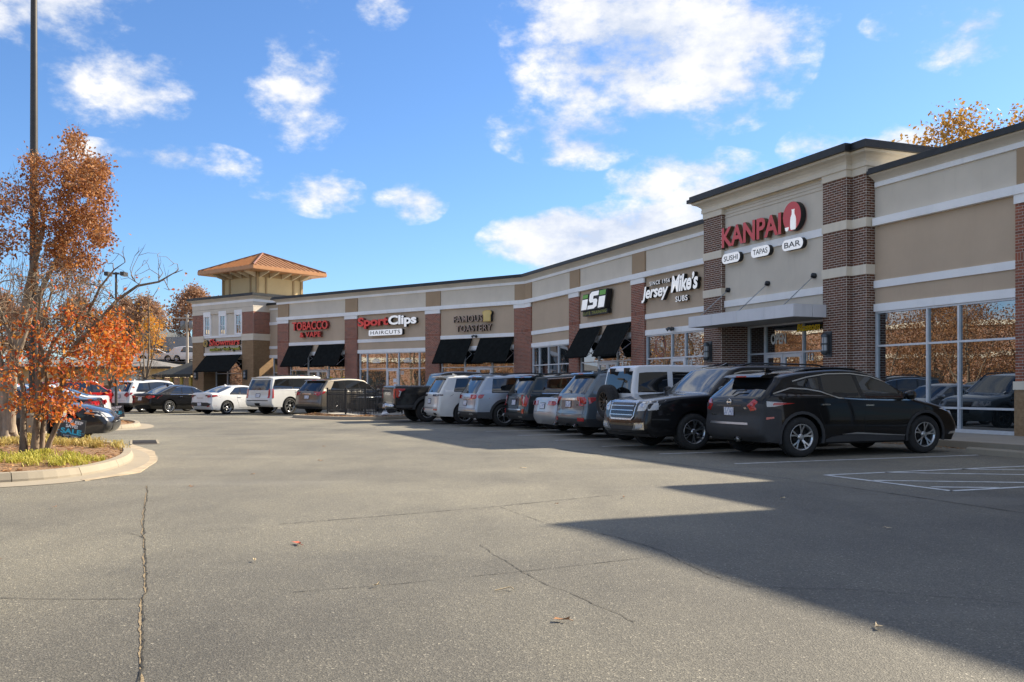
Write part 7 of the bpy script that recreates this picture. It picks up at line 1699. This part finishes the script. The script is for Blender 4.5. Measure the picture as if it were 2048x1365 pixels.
# ------------------------------------------------------------------ what lies behind: bank, houses, patio cover
def hillmesh():
    mb = MB(); nx, ny = 50, 22; X = np.linspace(-260, 60, nx); Y = np.linspace(74, 330, ny); V = []
    for y in Y:
        for x in X:
            t = min(1, max(0, (y-78)/26)); z = 4.1*t*t*(3-2*t)+max(0, y-120)*.02+.25*math.sin(x*.11)+.2*math.sin(y*.17+x*.05); z *= min(1, max(.0, (-18-x)/14)) if x > -32 else 1; V.append((x, y, z-.1))
    mb.raw(V, [(j*nx+i, j*nx+i+1, (j+1)*nx+i+1, (j+1)*nx+i) for j in range(ny-1) for i in range(nx-1)], True); return mb.build('hill', plain('dry hill grass', (.27, .20, .09), .95, var=.4, scale=.5, bmp=.3))
structure(hillmesh())
mb = MB(); mb.box(-200, -20, 99.5, 105, 4.02, 4.09); structure(mb.build('road', plain('far road', (.16, .16, .16), .9)))
m_grey1 = stucco('dark grey siding', (.105, .115, .125), .2); m_grey2 = stucco('mid grey siding', (.26, .27, .28), .2); m_shing = plain('grey shingle roof', (.17, .16, .15), .9, var=.3, scale=3, bmp=.4); m_housew = stucco('cream house wall', (.62, .52, .36), .2); m_brickh = plain('brick base', (.30, .15, .09), .9, var=.3, scale=8)
gb = thing('grey_building', 'flat roofed dark grey building on the bank left of the corner tower', 'building', Matrix.Translation((-38.5, 108, 4))); I4 = Matrix(); WM[gb.name] = Matrix.Translation((-38.5, 108, 4))
for x0, x1, z1, y0, m in ((-43.2, -40.9, 7.9, 107.3, m_grey1), (-40.9, -36.3, 6.8, 108, m_grey1), (-36.3, -33.5, 7.9, 107.3, m_grey1), (-33.5, -26, 7.4, 108, m_grey2)):
    mb = MB(); mb.box(x0, x1, y0, 118, 3.4, z1); mb.build('wall', m, gb, I4)
mb = MB(); mb.box(-40.85, -36.35, 107.9, 107.99, 5.6, 7.2); mb.build('clapboard_panel', m_grey2, gb, I4)
for x in (-39.9, -38.6, -37.3): mb = MB(); mb.box(x-.35, x+.35, 107.93, 107.98, 4.4, 5.2); mb.build('window', m_glass2, gb, I4)
HX0, HX1, HY0, HY1 = -49, -32.3, 86, 94
ho = thing('cream_house', 'low cream house with a shallow grey roof behind the parked cars', 'house', Matrix.Translation((-40, 88, .6))); WM[ho.name] = Matrix.Translation((-40, 88, .6))
mb = MB(); mb.box(HX0, HX1, HY0, HY1, .0, 3.3); mb.build('wall', m_housew, ho, I4); mb = MB(); mb.box(HX0-.05, HX1+.05, HY0-.05, HY1+.05, 0, 1.5); mb.build('brick_base', m_brickh, ho, I4)
mb = MB(); e = .9; A = (HX0-e, HY0-e, 3.2); B = (HX1+e, HY0-e, 3.2); C_ = (HX1+e, HY1+e, 3.2); D_ = (HX0-e, HY1+e, 3.2); R1 = (HX0+3.5, 90, 4.1); R2 = (HX1-3.5, 90, 4.1)
mb.poly([A, B, R2, R1]); mb.poly([B, C_, R2]); mb.poly([C_, D_, R1, R2]); mb.poly([D_, A, R1]); mb.poly([D_, C_, B, A]); mb.build('roof', m_shing, ho, I4)
mb = MB(); mb.box(HX0-e-.02, HX1+e+.02, HY0-e-.06, HY0-e-.01, 3.02, 3.24); mb.build('fascia', m_clad, ho, I4)
for x in (-34.7, -41.0):
    mb = MB(); mb.box(x-.75, x+.75, HY0-.1, HY0-.03, 1.3, 2.95); w = mb.build('window', m_housew, ho, I4); WM[w.name] = I4
    mb = MB(); mb.box(x-.66, x-.04, HY0-.14, HY0-.1, 1.38, 2.87); mb.box(x+.04, x+.66, HY0-.14, HY0-.1, 1.38, 2.87); q = mb.build('pane', m_glass2); q.parent = w; q.matrix_parent_inverse = Matrix()
far_car('small white car on the road above the cream house', Vector((-38.6, 101)), 0, p_white, False, 4.1); far_car('white van like car on the road before the grey building', Vector((-35.0, 101)), 0, p_white, True, 4.1)
pc = thing('covered_patio', 'dark sloped patio cover with yellow posts left of the corner restaurant', 'patio cover', M2 @ Matrix.Translation((-36, 3, 0)))
mb = MB(); a, b = -39.2, -33.62; q = [(a, 1.0, 2.35), (b, 1.0, 2.35), (b, 9, 2.35), (a, 9, 2.35)]; mb.poly([q[0], q[1], (b, 3.6, 3.6), (a+2.6, 3.6, 3.6)]); mb.poly([q[3], q[0], (a+2.6, 3.6, 3.6), (a+2.6, 6.6, 3.6)]); mb.poly([(a+2.6, 3.6, 3.6), (b, 3.6, 3.6), (b, 6.6, 3.6), (a+2.6, 6.6, 3.6)]); mb.poly([q[2], q[3], (a+2.6, 6.6, 3.6), (b, 6.6, 3.6)]); mb.poly(q[::-1])
mb.box(a, b, .97, 1.0, 2.12, 2.36); mb.build('roof', plain('dark olive canvas', (.035, .035, .028), .8), pc, M2)
m_yp = plain('mustard paint', (.42, .30, .05), .6); m_vin = glassmat('clear vinyl sheet', (.20, .18, .15), .25, .12)
for x in (-39.1, -37.9, -36.5, -35.1, -33.85):
    mb = MB(); mb.box(x-.14, x+.14, 1.05, 1.33, 0, 2.12); mb.build('post', m_yp, pc, M2)
for x0, x1 in ((-38.95, -38.05), (-37.75, -36.65), (-36.35, -35.25), (-34.95, -34.0)):
    mb = MB(); mb.box(x0, x1, 1.15, 1.19, .3, 2.1); mb.build('vinyl_panel', m_vin, pc, M2)
mb = MB(); mb.box(a+.1, b, 4.5, 4.6, 0, 2.1); mb.build('rear_screen', m_clad, pc, M2)
up = thing('utility_pole', 'pale utility pole with a transformer left of the corner tower', 'utility pole', Matrix.Translation((-31.6, 90, 2)))
m_wood = plain('weathered pole wood', (.42, .38, .33), .9)
mb = MB(); mb.tube([(0, 0, -2), (0, 0, 6.4)], [.17, .12], 8); mb.build('pole', m_wood, up)
for s_ in (-1, 1): mb = MB(); mb.lathe([(0, 5.0), (.24, 5.02), (.24, 5.75), (0, 5.8)], 12, 'z', (s_*.42, 0, 0)); mb.build('transformer', m_grey2, up)
mb = MB(); mb.box(-1.1, 1.1, -.06, .06, 6.0, 6.12); mb.build('cross_arm', m_wood, up)
for k in range(3): mb = MB(); mb.tube([(-.2-.25*k, 0, 5.6-.2*k), (-1.4-.3*k, -6, .6)], .014, 3); mb.build('guy_wire', m_cap, up)
# brick shop across the lot: out of frame, mirrored in the glass of the sushi entrance
bs = thing('brick_shop', 'red brick shop across the lot mirrored in the entrance glass', 'building', Matrix.Translation((-56, 58, 0))); WM[bs.name] = Matrix.Translation((-56, 58, 0))
def wallbrick():
    m, nt, b = nodemat('sunlit brick wall'); tc = nt.nodes.new('ShaderNodeTexCoord'); sp = nt.nodes.new('ShaderNodeSeparateXYZ'); nt.links.new(tc.outputs['Object'], sp.inputs[0]); cb = nt.nodes.new('ShaderNodeCombineXYZ'); nt.links.new(sp.outputs[1], cb.inputs[0]); nt.links.new(sp.outputs[2], cb.inputs[1])
    bt = nt.nodes.new('ShaderNodeTexBrick'); nt.links.new(cb.outputs[0], bt.inputs[0]); bt.inputs['Scale'].default_value = 1; bt.inputs['Brick Width'].default_value = .3; bt.inputs['Row Height'].default_value = .11; bt.inputs['Mortar Size'].default_value = .012
    bt.inputs['Color1'].default_value = (.36, .15, .08, 1); bt.inputs['Color2'].default_value = (.26, .10, .06, 1); bt.inputs['Mortar'].default_value = (.45, .38, .30, 1); nt.links.new(bt.outputs[0], b.inputs['Base Color']); b.inputs['Roughness'].default_value = .9; return m
m_wb = wallbrick()
mb = MB(); mb.box(-64, -56, 36, 80, 0, 7.5); mb.build('wall', m_wb, bs, I4)
for z0, z1 in ((4.2, 4.7), (7.2, 7.7)): mb = MB(); mb.box(-56.0, -55.8, 36, 80, z0, z1); mb.build('trim_band', m_cream, bs, I4)
for y in (40, 47, 54, 61, 68, 75): mb = MB(); mb.box(-56.0, -55.95, y-2, y+2, .4, 3.2); mb.build('shop_window', m_glass2, bs, I4)
t = sign('yellow letters glowing behind the glass at the upper right of the sushi entrance', M1, -24.8, .6, 3.2, 'window_lettering')
put_text('Blossom', -25.25, -24.1, 3.16, 3.42, .585, .006, [plain('yellow letter', (.85, .62, .02), .5)], t, M1, bold=.05, shear=.2, rise=.02, joined=True)
# a parked row across the lot, beyond the left edge of the picture and mirrored in the shop glass
for x, y, h, p, suv, lab in ((-25.5, 31, .4, p_white, True, 'white crossover parked across the lot beyond the left edge'), (-26.6, 34.6, .4, p_silver, False, 'silver sedan parked across the lot beyond the left edge'), (-27.6, 38.2, .4, p_grey, True, 'grey crossover parked across the lot beyond the left edge'), (-28.6, 41.8, .4, p_white, False, 'white sedan parked across the lot beyond the left edge')):
    far_car(lab, Vector((x, y)), h, p, suv)
